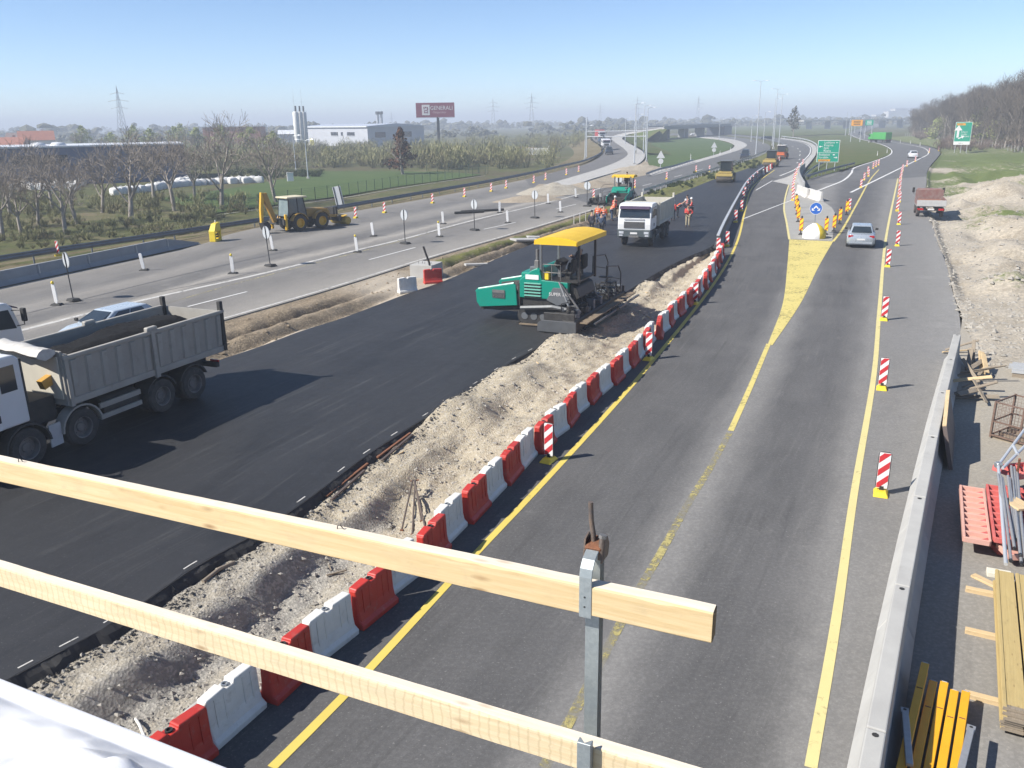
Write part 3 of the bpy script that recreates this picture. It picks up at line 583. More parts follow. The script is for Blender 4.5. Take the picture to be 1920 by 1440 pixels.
def twig_cloud(rg, n, fn, s0, s1, wd=.09):          # thin rising twigs, each a slim blade
    v = []; f = []; t = []
    for _ in range(n):
        p, tn = fn(); s = rg.uniform(s0, s1); d = Vector((rg.gauss(0, .6), rg.gauss(0, .6), 1)).normalized(); a = rg.uniform(0, 6.28); x = Vector((math.cos(a), math.sin(a), 0)) * (s * wd * rg.uniform(.6, 1.3)); k = len(v)
        v += [p - x, p + x, p + d * s * .6 + x * .8, p + d * s * 1.1]; f.append((k, k + 1, k + 2, k + 3)); t += [min(1, max(0, tn + rg.uniform(-.25, .25)))] * 4
    return v, f, t
def leaf_cloud(rg, n, fn, s0, s1):               # n leaf clump faces, fn gives a point and a tint
    v = []; f = []; t = []
    for _ in range(n):
        p, tn = fn(); s = rg.uniform(s0, s1); a = Vector((rg.gauss(0, 1), rg.gauss(0, 1), rg.gauss(0, 1))).normalized(); x, y = frame(a); k = len(v)
        for c, e in ((-1, -.5), (.2, -.8), (1, .2), (.3, .9), (-.7, .5)): v.append(p + x * (c * s * rg.uniform(.6, 1)) + y * (e * s * rg.uniform(.5, 1)))
        f.append((k, k + 1, k + 2, k + 3, k + 4)); t += [min(1, max(0, tn + rg.uniform(-.2, .2)))] * 5
    return v, f, t
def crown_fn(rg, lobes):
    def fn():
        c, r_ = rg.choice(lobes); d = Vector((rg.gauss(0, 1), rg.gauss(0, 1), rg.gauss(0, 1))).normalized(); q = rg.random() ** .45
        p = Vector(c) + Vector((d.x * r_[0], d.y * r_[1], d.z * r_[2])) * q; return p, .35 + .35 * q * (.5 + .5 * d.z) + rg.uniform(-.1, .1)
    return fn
def leafy_tree(name, label, cat, loc, h, wd, mleaf, seed, n=900, s=(.10, .24), trunk=.2, group=None, lean=0, shape='round', parts=True):
    rg = random.Random(seed); t = thing(name, label, cat, loc, rg.uniform(0, 6), group); lobes = []
    bt, bc = bare_tree(seed, h * .92, trunk, .6, 3, .8, .012 * h + .03)
    for i in range(12):
        z = trunk * h + (h * (1 - trunk)) * (i + .5) / 12; u = (z / h - trunk) / (1 - trunk)
        rr = wd * .5 * (math.sin(math.pi * min(1, (u * .85 + .15))) ** .6 if shape == 'round' else (1 - u) ** .75 + .12)
        a = rg.uniform(0, 6.28); o = rr * rg.uniform(.15, .5); lobes.append(((math.cos(a) * o, math.sin(a) * o, z), (rr * .7, rr * .7, h * .09)))
    bt.build('trunk', M_BARK, t, smooth=4)
    v, f, tn = leaf_cloud(rg, n, crown_fn(rg, lobes), *s); c = mesh_obj('crown', v, f, mleaf, t, attrs={'tint': tn}); bc.build('twigs', M_TWIG, t); return t
# bare trees along the left guard rail
proto = []
for k, (sd_, h) in enumerate([(11, 8.0), (23, 7.2), (37, 7.6)]):
    bt, bc = bare_tree(sd_, h, .2, .8, 4, .45, .13); t = thing('bare_tree', 'x', 'tree'); bt.build('trunk', M_BARK, t, smooth=4); bc.build('crown', M_TWIG, t); proto.append(t)
spots = [(123, 436, 6.6), (243, 419, 8.0), (328, 395, 8.2), (415, 394, 9.2), (520, 381, 8.0), (40, 440, 5.4), (72, 424, 6.4), (147, 420, 6.2), (5, 450, 6.6), (-40, 432, 7.0), (190, 399, 7.0), (288, 380, 7.5), (100, 394, 7.2), (20, 402, 7.0), (365, 378, 7.0)]
lab = {0: 'leafless tree with a pale forked trunk beside the guard rail', 1: 'leafless round crowned tree with a single straight trunk', 2: 'leafless tree with a leaning dark trunk before the white sacks', 3: 'tall leafless tree with pale bark beside the lawn fence', 4: 'slender leafless tree on the edge of the lawn, behind the yellow backhoe'}
for i, (px, py, h) in enumerate(spots):
    p = G(px, py, LOW); src = proto[i % 3]; first = i < 3; t = src if first else copy_tree(src)
    t.location = (p[0], p[1], gz(p[0], p[1])); t.rotation_euler = (0, 0, rnd.uniform(0, 6.28)); s = h / (8.0, 7.2, 7.6)[i % 3]; t.scale = (s * 1.15, s * 1.15, s * 1.25)
    tag(t, lab.get(i, 'bare brown tree standing in scrub behind the guard rail'), 'tree', 'bare trees beside the guard rail')
p = G(755, 328, LOW); leafy_tree('rusty_tree', 'rust brown leafed tree with a conical crown behind the lawn fence', 'tree', (p[0], p[1], gz(p[0], p[1])), 8.6, 6.6, M_RUST, 5, 2000, (.12, .3), .16, shape='cone')
# spring green trees behind the dark building
for i, (px, py, h, w) in enumerate([(160, 296, 9, 8), (215, 292, 7, 9), (290, 296, 8, 9), (330, 290, 8.5, 10), (375, 295, 8, 9), (420, 296, 8.6, 10), (470, 298, 8.0, 11), (515, 300, 7, 8), (255, 287, 9, 9), (345, 283, 9.5, 11)]):
    p = G(px, py, LOW); leafy_tree('spring_tree', 'hazy green budding tree in the belt behind the dark building', 'tree', (p[0], p[1], LOW - .1), h * 1.12, w * 1.1, M_SPRING, 60 + i, 1700, (.12, .30), .06, 'green trees behind the dark building')
# scrub that reads as one mass
def scrub(name, regions, m, label, seed, n_leaf=90, twiggy=True):
    rg = random.Random(seed); V_, F_, T_ = [], [], []
    for (px0, px1, py0, py1, cnt, h0, h1, z) in regions:
        for _ in range(cnt):
            px, py = rg.uniform(px0, px1), rg.uniform(py0, py1); p = Vector(G(px, py, z)); h = rg.uniform(h0, h1); w = h * rg.uniform(.5, .9); base = rg.uniform(.1, .8)
            def fn():
                d = Vector((rg.gauss(0, 1), rg.gauss(0, 1), rg.gauss(0, 1))).normalized(); q = rg.random() ** .5
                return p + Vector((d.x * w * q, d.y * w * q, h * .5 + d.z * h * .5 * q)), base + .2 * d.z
            v, f, t = twig_cloud(rg, n_leaf * 2, fn, .22 * h ** .6, .5 * h ** .6, .07) if twiggy else leaf_cloud(rg, n_leaf * 2, fn, .06 * h ** .6, .13 * h ** .6); k = len(V_); V_ += v; F_ += [tuple(i + k for i in q) for q in f]; T_ += t
            for _ in range(7):
                a, b = rg.uniform(-w, w) * .8, rg.uniform(-w, w) * .8; k = len(V_); e = .035 * h ** .5; tp = p + Vector((a, b, h * rg.uniform(.7, 1.25)))
                V_ += [p + Vector((a * .2 - e, b * .2, 0)), p + Vector((a * .2 + e, b * .2 + e, 0)), tp]; F_.append((k, k + 1, k + 2)); T_ += [.3] * 3
    return tag(mesh_obj(name, V_, F_, m, attrs={'tint': T_}), label, None, None, 'stuff')
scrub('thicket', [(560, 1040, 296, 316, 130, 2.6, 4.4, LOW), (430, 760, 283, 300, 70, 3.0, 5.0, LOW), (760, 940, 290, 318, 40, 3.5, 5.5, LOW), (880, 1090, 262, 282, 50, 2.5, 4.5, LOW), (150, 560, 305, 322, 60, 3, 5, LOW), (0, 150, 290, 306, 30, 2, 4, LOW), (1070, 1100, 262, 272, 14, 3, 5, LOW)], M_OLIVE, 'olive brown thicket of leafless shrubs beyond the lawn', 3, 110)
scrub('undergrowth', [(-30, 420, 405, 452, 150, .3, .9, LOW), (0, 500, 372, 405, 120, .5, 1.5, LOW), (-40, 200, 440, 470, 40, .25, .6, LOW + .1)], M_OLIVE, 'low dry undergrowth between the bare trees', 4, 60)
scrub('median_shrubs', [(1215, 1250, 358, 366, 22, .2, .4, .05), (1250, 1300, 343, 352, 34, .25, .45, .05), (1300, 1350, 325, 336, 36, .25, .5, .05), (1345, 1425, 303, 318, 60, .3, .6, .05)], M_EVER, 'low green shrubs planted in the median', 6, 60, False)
# the wood on the right
wood = []
M_WOODT = M_TWIG2
for k, sd_ in enumerate((101, 113, 127, 139)):
    bt, bc = bare_tree(sd_, 16, .3, .52, 4, .9, .2); _rg = random.Random(sd_); _lb = [((_rg.uniform(-1.8, 1.8), _rg.uniform(-1.8, 1.8), 3 + 11.5 * q / 14), (2.1, 2.1, 1.5)) for q in range(15)]; _v, _f, _t = twig_cloud(_rg, 2300, crown_fn(_rg, _lb), .6, 1.5, .028); bc.add(_v, _f); t = thing('forest_tree', 'x', 'tree'); bt.build('trunk', M_BARK, t, smooth=4); o = bc.build('crown', M_WOODT, t); wood.append(t)
edge = spline(W3([(1703, 254), (1735, 258), (1770, 264), (1810, 270), (1860, 278), (1930, 290), (2050, 312)]), 44); r2 = random.Random(77)
for i in range(44):
    p = edge[i] + np.array([r2.uniform(0, 7), r2.uniform(-3, 3), 0]); t = wood[i] if i < 4 else copy_tree(wood[i % 4]); h = 11.5 + 7.5 * (i / 43) ** .8 + r2.uniform(-1.5, 1.5)
    t.location = (p[0], p[1], -.3); t.rotation_euler = (0, 0, r2.uniform(0, 6.28)); t.scale = (h / 16 * 1.1, h / 16 * 1.1, h / 16); tag(t, 'leafless brown tree on the edge of the wood', 'tree', 'trees on the edge of the wood')
V_, F_, T_ = [], [], []
src = [([Vector(v.co) for o in t.children for v in o.data.vertices], None) for t in wood]
faces = []
for t in wood:
    q = []; k = 0
    for o in t.children: q += [tuple(i + k for i in pl.vertices) for pl in o.data.polygons]; k += len(o.data.vertices)
    faces.append(q)
for i in range(190):
    u = r2.random(); b = edge[int(u * 43)]; dpt = r2.uniform(6, 70); p = Vector((b[0] + dpt * .9, b[1] + dpt * .45 + r2.uniform(-5, 5), -.3)); h = (12 + 7.5 * u ** .8 + r2.uniform(-1, 2.5)) / 16; a = r2.uniform(0, 6.28); k = len(V_); j = i % 4; ca, sa = math.cos(a), math.sin(a)
    V_ += [(p.x + (v.x * ca - v.y * sa) * h * 1.1, p.y + (v.x * sa + v.y * ca) * h * 1.1, p.z + v.z * h) for v in src[j][0]]; F_ += [tuple(x + k for x in f) for f in faces[j]]
tag(mesh_obj('woodland', V_, F_, M_WOODT), 'dense leafless brown wood behind the first trees', None, None, 'stuff')
for i, (px, py, h, w, l) in enumerate([(1757, 263, 8.0, 11, 'round budding green bush at the low end of the wood'), (1838, 272, 10.5, 12, 'tall green willow before the brown wood'), (1882, 276, 8.5, 12, 'wide pale green bush beside the wire fence'), (1800, 268, 5.0, 7, 'small olive bush between the green bushes')]):
    p = G(px, py); leafy_tree('green_bush', l, 'bush', (p[0], p[1], -.2), h, w, M_SPRING, 200 + i, 1500, (.16, .4), .08)
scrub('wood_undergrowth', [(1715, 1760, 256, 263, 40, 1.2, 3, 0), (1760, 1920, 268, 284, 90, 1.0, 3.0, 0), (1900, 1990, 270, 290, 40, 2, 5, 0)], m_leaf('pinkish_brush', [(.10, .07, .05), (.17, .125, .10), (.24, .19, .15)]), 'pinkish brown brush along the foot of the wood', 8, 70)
p = G(1487, 258); leafy_tree('roadside_tree', 'lone slender tree beyond the motorway curve', 'tree', (p[0], p[1], -.3), 13, 8, m_leaf('grey_green_leaves', [(.06, .055, .04), (.10, .10, .06)]), 301, 420, (.25, .6), .3)
# far tree lines
V_, F_, T_ = [], [], []; r3 = np.random.default_rng(5)
ico = np.array([(0, 0, 1), (.89, 0, .45), (.28, .85, .45), (-.72, .53, .45), (-.72, -.53, .45), (.28, -.85, .45), (.8, .5, -.3), (-.3, .9, -.3), (-.95, 0, -.3), (-.3, -.9, -.3), (.8, -.5, -.3)])
icf = [(0, 1, 2), (0, 2, 3), (0, 3, 4), (0, 4, 5), (0, 5, 1), (1, 6, 2), (2, 6, 7), (2, 7, 3), (3, 7, 8), (3, 8, 4), (4, 8, 9), (4, 9, 5), (5, 9, 10), (5, 10, 1), (1, 10, 6)]
for i in range(5200):
    d = 480 * 5.5 ** r3.random() ** .8; a = r3.uniform(-.62, .56)
    if a > .14 and d < 900: continue
    if vnoise(np.array([a * 26]), np.array([math.log(d) * 7]), 4)[0] < .45: continue
    h = r3.uniform(3, 9.5) * (1.0 if r3.random() < .85 else 1.5) * (.55 if d < 700 else 1); w = h * r3.uniform(.5, 1.1); x, y = math.sin(a) * d, math.cos(a) * d; k = len(V_); tn = r3.random()
    for m_ in range(4):
        ox, oy, oz = r3.uniform(-w, w) * .8, r3.uniform(-w, w) * .4, h * (.25 + .16 * m_ + r3.uniform(-.06, .06)); q = ico * (1 + r3.uniform(-.22, .22, ico.shape)) * [w * .42, w * .42, h * .24] + [x + ox, y + oy, oz - .5]
        k = len(V_); V_ += list(q); F_ += [tuple(t + k for t in f) for f in icf]; T_ += [tn] * len(q)
tag(mesh_obj('distant_trees', V_, F_, M_FARW, attrs={'tint': T_}), 'far off lines of trees along the horizon', None, None, 'stuff')
# ------------------------------------------------------------------ far buildings and masts
M_STEELW = mat('white_sheet_metal', (.66, .67, .68), (.55, .57, .6), s=.4, r=.5)
M_GREYB = mat('grey_cladding', (.46, .47, .5), (.40, .41, .45), s=.3, r=.6)
M_NAVY = mat('navy_cladding', (.06, .085, .16), (.09, .115, .19), s=.25, r=.45)
M_ROOFL = mat('light_roof_sheet', (.42, .45, .52), (.5, .53, .58), s=.2, r=.4)
M_WIN = mat('dark_window', (.03, .035, .045), (.05, .055, .065), s=1, r=.15)
M_TILE = mat('red_roof_tile', (.38, .13, .06), (.28, .09, .05), s=.8, r=.8)
M_RENDER = mat('white_render', (.72, .70, .66), (.62, .6, .56), s=.5, r=.85)
M_BRICK = mat('red_brick_wall', (.33, .13, .08), (.26, .10, .065), s=.7, r=.9)
M_GALV = mat('galvanised_steel', (.46, .48, .49), (.34, .36, .37), s=8, r=.42, m=.65, b=.1)
M_DARKST = mat('dark_steel', (.035, .036, .04), (.06, .06, .062), s=6, r=.5, m=.4, dirt=(.16, .14, .12), dl=.35)
M_POLE = mat('pale_lamp_pole', (.56, .58, .60), (.48, .5, .52), s=1, r=.45, m=.3)
M_CONC = mat('cast_concrete', (.44, .43, .40), (.35, .34, .32), s=1.4, r=.9, b=.25, bs=30, dirt=(.26, .25, .23), dl=.42)
M_CONC2 = mat('weathered_concrete', (.36, .355, .345), (.27, .27, .265), s=1.2, r=.9, b=.25, bs=30, dirt=(.2, .195, .185), dl=.45)
M_GREYP = mat('grey_precast', (.30, .31, .32), (.24, .25, .26), s=1.0, r=.9, b=.2, dirt=(.30, .29, .27), dl=.4)
def along(p, q):
    v = Vector(q) - Vector(p); return math.atan2(v.y, v.x), Vector((v.x, v.y)).length
# dark blue shed on the left
a = G(-120, 356, LOW); b = G(352, 338, LOW); rz, ln = along(a, b)
t = thing('dark_shed', 'long low dark blue shed behind the bare trees', 'building', (a[0], a[1], LOW - .2), rz)
H_ = 6.6; B().box((ln / 2, 11, H_ / 2), (ln, 22, H_)).build('wall', M_NAVY, t); B().box((ln / 2, 11, H_ + .13), (ln + .5, 22.5, .26)).build('roof', M_STEELW, t)
for i in range(20): B().box((ln * (i + .5) / 20, -.03, H_ / 2), (.12, .06, H_ - .1)).build('cladding_rib', M_NAVY, t)
for x in (.34, .41, .47): w_ = B().box((ln * x, -.06, 4.6), (3.6, .08, 1.5)).build('window', M_WIN, t); B().box((ln * x, -.1, 4.6), (.1, .06, 1.5)).build('window_bar', M_NAVY, w_)
for x in (.4, .48): B().lathe([(.01, .6), (1.0, .5), (1.3, .1), (1.3, 0)], (ln * x, 4, H_ + .26), n=12).build('roof_dome', M_STEELW, t, smooth=1)
# grey warehouse
a = G(563, 272, LOW); b = G(691, 276, LOW); rz, ln = along(a, b); t = thing('warehouse', 'pale grey warehouse with a shallow roof beside the white silos', 'building', (a[0], a[1], LOW), rz)
B().box((ln / 2, 14, 4.1), (ln, 28, 8.2)).build('wall', M_GREYB, t)
B().prism([(-.6, 8.2), (28.6, 8.2), (28.6, 8.5), (14, 9.6), (-.6, 8.6)], 'x', -.5, ln + .5).build('roof', M_ROOFL, t); B().box((ln / 2, -.65, 8.45), (ln + 1, .12, .55)).build('fascia', M_STEELW, t)
for x0, x1 in ((.50, .60), (.645, .67), (.73, .83)): w_ = B().box((ln * (x0 + x1) / 2, -.05, 5.4), (ln * (x1 - x0), .12, 1.5)).build('window', M_WIN, t); B().box((ln * (x0 + x1) / 2, -.13, 4.6), (ln * (x1 - x0) + .2, .14, .12)).build('sill', M_STEELW, w_)
for y in (6, 19): B().box((ln + .06, y, 5), (.12, 5, 2.2)).build('window', M_WIN, t)
B().box((ln * .2, -.06, 1.6), (4.5, .12, 3.2)).build('door', mat('yellow_gate', (.45, .42, .12), s=1), t)
# silos
M_SILO = mat('white_silo', (.74, .73, .70), (.62, .61, .58), s=.6, r=.5, dirt=(.4, .38, .35), dl=.35)
base = AT(570, 266, 360, LOW)
for i, (px, dx) in enumerate(((558.5, 0), (566, 0), (573, 0))):
    p = AT(px, 266, 356 + 3 * i, LOW); top = 14.5; t = thing('silo', 'white cement silo in a group of three beside the warehouse', 'silo', p, 0, 'three white silos')
    B().lathe([(.02, 1.0), (.9, 2.4), (1.15, 4.2), (1.15, top - .5), (.9, top), (.02, top + .15)], n=16).build('barrel', M_SILO, t, smooth=.8)
    for k in range(4): aa = k * math.pi / 2 + .7; B().cyl((math.cos(aa) * 1.1, math.sin(aa) * 1.1, -.2), (math.cos(aa) * 1.1, math.sin(aa) * 1.1, 4.4), .09, n=6).build('leg', M_GALV, t)
    B().cyl((.2, 0, top), (.2, 0, top + 2.2), .35, n=8).build('filter', M_DARKST, t); B().tube([(1.2, -.2, 4), (1.25, -.2, top + .4)], .07).build('ladder', M_GALV, t)
    if i != 1: B().cyl((-.3, 0, top), (-.3, 0, top + 8.5), .06, .03, 5).build('mast', M_GALV, t); B().box((-.3, 0, top + 4), (2.0, .05, .05)).build('mast_arm', M_GALV, t)
p = AT(545, 262, 370, LOW); t = thing('plant_office', 'small white roofed hut left of the silos', 'hut', p, .2); B().box((0, 0, 3), (9, 6, 6)).build('wall', M_GREYB, t); B().prism([(-3.4, 6), (3.4, 6), (0, 7.6)], 'x', -4.8, 4.8).build('roof', M_STEELW, t)
# houses
def house(px, py, d, w, dp, h, label, mw, mr, rz=.3):
    t = thing('house', label, 'house', AT(px, py, d, LOW - .3), rz); B().box((0, 0, h / 2), (w, dp, h)).build('wall', mw, t)
    B().prism([(-dp / 2 - .5, h), (dp / 2 + .5, h), (0, h + dp * .42)], 'x', -w / 2 - .4, w / 2 + .4).build('roof', mr, t); B().box((w * .2, 1, h + dp * .4), (.8, .8, 1.8)).build('chimney', mw, t)
    for x in (-.28, .05, .32): B().box((w * x, -dp / 2 - .03, h * .55), (1.3, .1, 1.5)).build('window', M_WIN, t)
house(68, 256, 420, 13, 9, 5.2, 'white house with an orange tiled roof', M_RENDER, M_TILE, .5); house(12, 268, 400, 14, 9, 3, 'low house with a bright orange roof at the edge of the fields', M_BRICK, M_TILE, .2)
house(36, 250, 520, 12, 9, 4.2, 'dark roofed house behind the white house', M_BRICK, mat('brown_roof', (.16, .09, .07)), .1)
p = AT(440, 243, 430, LOW); t = thing('brick_hall', 'red brick hall with a flat grey roof', 'building', p, .1); B().box((0, 0, 4.5), (26, 14, 9)).build('wall', M_BRICK, t); B().box((0, 0, 9.2), (27, 15, .4)).build('roof', M_GREYB, t)
p = AT(985, 293, 205, LOW); a = G(946, 291, LOW); b = G(1030, 290, LOW); rz, ln = along(a, b); t = thing('concrete_bunker', 'low white concrete silage bunker standing alone in the field', 'bunker', (a[0], a[1], LOW - .2), rz)
B().box((ln / 2, 0, 1), (ln, .3, 2.3)).build('front_wall', M_RENDER, t); B().box((.15, 4, 1), (.3, 7.6, 2.3)).build('side_wall', M_RENDER, t); B().hexa([(ln - .3, .16, -.1), (ln, .16, -.1), (ln, 8, -.1), (ln - .3, 8, -.1), (ln - .3, .16, 2.9), (ln, .16, 2.9), (ln, 8, 2.0), (ln - .3, 8, 2.0)]).build('side_wall', M_RENDER, t)
M_BROWN = mat('brown_heap', (.25, .17, .12), (.33, .25, .19), s=.4, r=.95, b=.5); B().loft([[(x, y, z) for x, z in ((.4, .2), (ln * .3, 2.2 + .3 * math.sin(y)), (ln * .7, 2.0), (ln - .4, .2))] for y in (.3, 2, 4, 7.6)], closed=False).build('heap', M_BROWN, t)
# billboard
M_WINE = mat('wine_red_board', (.23, .022, .055), (.19, .018, .048), s=.2, r=.5)
M_LET = mat('white_lettering', (.78, .76, .74), r=.7); M_LETP = mat('pale_pink_lettering', (.65, .42, .44), r=.7)
bd = 330; p0 = AT(780.5, 220, bd); p1 = AT(852.5, 218.5, bd); rz, ln = along(p0, p1); zt = AT(780, 193, bd).z; zb = AT(780, 220.5, bd).z; mid_ = (p0 + p1) / 2
t = thing('billboard', 'wine red billboard with white lettering on a tall single pole', 'billboard', (mid_.x, mid_.y, LOW), rz); hb = zt - zb; zc = (zt + zb) / 2 - LOW
B().box((0, 0, zc), (ln, .5, hb)).build('panel', M_WINE, t); B().cyl((.9, .7, -.5), (.9, .7, zc), .55, .5, 12).build('pole', M_DARKST, t, smooth=1)
B().box((0, .5, zc), (ln * .9, .3, .4)).build('beam', M_DARKST, t); B().box((0, -.6, zc - hb / 2 - .15), (ln, 1.0, .08)).build('catwalk', M_DARKST, t)
for i in range(6): B().box((-ln / 2 + ln * (i + .5) / 6, -1.2, zc - hb / 2 - .05), (.35, .3, .2)).build('floodlight', M_POLE, t)
text('GENERALI', 2.05, M_LET, t, (-ln * .135, -.27, zc + .05), xs=.92); text('Osiguranje', 1.15, M_LETP, t, (-ln * .07, -.27, zc - 1.15)); q = B(); q.box((-ln * .245, -.27, zc + .05), (2.9, .05, 3.7)).build('emblem', M_LET, t)
for x, z, w_, h_ in ((-.29, .75, .35, .9), (-.245, .95, .5, .5), (-.20, .5, .4, 1.1), (-.245, -.1, 1.3, .28), (-.28, -.75, .3, .8), (-.24, -.9, .7, .3), (-.2, -.7, .3, .9)): B().box((ln * x, -.31, zc + z), (w_, .04, h_)).build('emblem_figure', M_WINE, t)
# pylons
def pylon(name, label, p, h, rz=0):
    t = thing(name, label, 'pylon', p, rz, 'power line pylons'); b_ = B(); w = h * .075
    for sx in (-1, 1):
        for sy in (-1, 1): b_.tube([(sx * w, sy * w, -1), (sx * w * .4, sy * w * .4, h * .6), (0, 0, h)], .12, 4)
    for k in range(9):
        z0, z1 = h * k / 9.5, h * (k + 1) / 9.5; f0 = w * (1 - z0 / h); f1 = w * (1 - z1 / h)
        for s in (-1, 1): b_.tube([(-f0, s * f0, z0), (f1, s * f1, z1)], .07, 3); b_.tube([(s * f0, f0, z0), (s * f1, -f1, z1)], .07, 3)
    b_.build('tower', M_GALV, t)
    for z, l in ((.62, .16), (.74, .2), (.86, .14)):
        B().tube([(-h * l, 0, h * z), (0, 0, h * (z + .03)), (h * l, 0, h * z)], .12, 4).build('cross_arm', M_GALV, t)
    return t
for px, py, d, h, l in [(229, 238, 520, 31, 'near lattice pylon rising behind the dark shed'), (925, 234, 800, 30, 'lattice pylon right of the billboard'), (997, 233, 760, 33, 'tall lattice pylon between ramp and billboard'), (1125, 232, 1100, 30, 'far lattice pylon over the ramp trees'), (1194, 231, 900, 32, 'lattice pylon behind the pair of lamps'), (1308, 230, 1000, 34, 'lattice pylon behind the flyover'), (735, 236, 1300, 26, 'small faint mast left of the billboard')]:
    pylon('pylon', l, AT(px, py, d, -1), h, rnd.uniform(-.3, .3))
# twin chimneys
for px in (709, 716): p = AT(px, 238, 600, -1); t = thing('lattice_chimney', 'grey twin chimney stack beyond the warehouse', 'chimney', p, 0, 'twin chimney stacks'); B().cyl((0, 0, 0), (0, 0, 17), 1.1, .9, 10).build('shaft', M_GREYB, t); B().cyl((0, 0, 15.5), (0, 0, 17.4), 1.3, 1.3, 10).build('cap', M_DARKST, t)
# flyover
a = G(1226, 239.2, 5.2); b = G(1356, 233.6, 5.2); rz, ln = along(a, b); t = thing('flyover', 'long grey concrete flyover crossing beyond the grass loop', 'bridge', (a[0], a[1], -.4), rz)
B().box((ln / 2, 0, 5.1), (ln, 9, 1.0)).build('deck', M_CONC2, t, bevel=.05)
for y in (-4.5, 4.5): B().box((ln / 2, y, 5.9), (ln, .3, .7)).build('parapet', M_CONC, t); B().tube([(0, y, 6.7), (ln, y, 6.7)], .06, 5).build('handrail', M_GALV, t)
for x in (.12, .36, .6): B().box((ln * x, 0, 2.2), (1.0, 5, 4.9), ).build('pier', M_CONC2, t)
B().box((ln - 9, 0, 2.3), (20, 10, 5.2)).build('abutment', mat('dark_abutment', (.09, .10, .13), s=.3), t); B().prism([(-16, -.2), (0, -.2), (0, 5)], 'y', -6, 6).build('slope', M_GRASS, t)
# distant overpass and gantry signs at the end of the exit road
a = AT(1500, 226, 700, 0); b = AT(1705, 224, 760, 0); rz, ln = along(a, b); t = thing('distant_overpass', 'thin far overpass spanning the horizon above the exit road', 'bridge', (a[0], a[1], 0), rz); B().box((ln / 2, 0, 6), (ln, 10, 1.1)).build('deck', M_CONC, t)
for i in range(6): B().box((ln * (i + .5) / 6, 0, 2.6), (1, 6, 5.6)).build('pier', M_CONC2, t)
M_GREEN = mat('green_sign_face', (.0, .30, .19), (.0, .27, .17), s=.5, r=.45); M_ORANGE = mat('orange_sign_face', (.80, .36, .02), (.7, .3, .02), s=.5, r=.5); M_BACK = mat('sign_back', (.42, .43, .44), r=.5, m=.3)
for px0, px1, py0, py1, d, m_, l in [(1596, 1617, 225, 236, 330, M_ORANGE, 'orange gantry sign far along the exit road'), (1622, 1637, 225, 235, 380, M_GREEN, 'small green gantry sign beside the orange one')]:
    p0 = AT(px0, py1, d); p1 = AT(px1, py1, d); zt = AT(px0, py0, d).z; rz, ln = along(p0, p1); mid_ = (p0 + p1) / 2; t = thing('gantry_sign', l, 'sign', (mid_.x, mid_.y, -.3), rz)
    B().box((0, 0, (zt + p0.z) / 2 + .3), (ln, .15, zt - p0.z)).build('panel', m_, t)
    for s in (-1, 1): B().cyl((s * ln * .42, .2, 0), (s * ln * .42, .2, zt), .12, n=8).build('post', M_POLE, t)
    for k in range(3): B().box((0, -.09, (zt + p0.z) / 2 + .3 + (k - 1) * .55), (ln * .6, .03, .22)).build('text_bar', M_LET if m_ == M_GREEN else M_DARKST, t)
for i, (px, w_, h_, d) in enumerate([(1628, 22, 9, 1500), (1652, 30, 12, 1700), (1668, 16, 17, 1650), (1684, 26, 22, 1750), (1640, 40, 7, 1300), (1612, 28, 8, 1400)]):
    t = thing('city_block', 'pale block of the hazy city skyline', 'building', AT(px, 222, d, -1), .2, 'hazy city blocks'); B().box((0, 0, h_ / 2), (w_, 14, h_)).build('wall', M_RENDER, t); B().box((0, 0, h_ + .3), (w_ + .6, 14.6, .6)).build('roof', M_GREYB, t)
# ------------------------------------------------------------------ barriers
M_RED = mat('red_plastic', (.52, .035, .022), (.42, .03, .02), s=4, r=.5, dirt=(.34, .17, .13), dl=.45); M_WPL = mat('white_plastic', (.72, .70, .65), (.62, .60, .55), s=4, r=.5, dirt=(.40, .36, .30), dl=.45)
M_SRED = mat('signal_red', (.55, .03, .04), (.48, .03, .035), s=3, r=.45); M_SWHT = mat('signal_white', (.78, .77, .75), (.70, .69, .67), s=3, r=.45, dirt=(.5, .47, .42), dl=.25)
M_YPL = mat('yellow_plastic', (.80, .60, .03), (.7, .5, .03), s=4, r=.5, dirt=(.35, .28, .1), dl=.35); M_RUB = mat('black_rubber', (.018, .018, .019), (.04, .038, .036), s=5, r=.85, dirt=(.13, .12, .11), dl=.35)
M_SYEL = mat('signal_yellow', (.85, .62, .01), (.75, .55, .01), s=3, r=.45)
def plastic_barrier(m, label, group):
    t = thing('plastic_barrier', label, 'barrier', group=group); rings_ = []
    for x, zt, k in [(-.53, .74, .72), (-.50, .80, .9), (-.15, .82, 1), (-.13, .76, 1), (.02, .76, 1), (.04, .82, 1), (.50, .80, .9), (.53, .74, .72)]:
        h = [(.20, .0), (.205, .10), (.15, .17), (.115, .34), (.095, zt), (-.095, zt), (-.115, .34), (-.15, .17), (-.205, .10), (-.20, .0)]; rings_.append([(x, y * (k if z > .12 else 1), z) for y, z in h])
    B().loft(rings_).build('body', m, t, bevel=.018, seg=2)
    for x in (-.36, -.18, .2, .37):
        B().hexa([(x - .014, -.128, .22), (x + .014, -.128, .22), (x + .014, .128, .22), (x - .014, .128, .22), (x - .014, -.102, .74), (x + .014, -.102, .74), (x + .014, .102, .74), (x - .014, .102, .74)]).build('rib', m, t)
    B().lathe([(.0, .762), (.035, .762), (.035, .79), (.055, .79), (.055, .75)], (-.055, 0, 0), n=10).build('filler_cap', M_RUB if m == M_RED else M_GALV, t); return t
gR, gW = 'plastic barriers beside the yellow line', 'plastic barriers beside the yellow line'
bR = plastic_barrier(M_RED, 'red plastic barrier in the alternating row along the yellow line', gR); bW = plastic_barrier(M_WPL, 'white plastic barrier in the alternating row along the yellow line', gW)
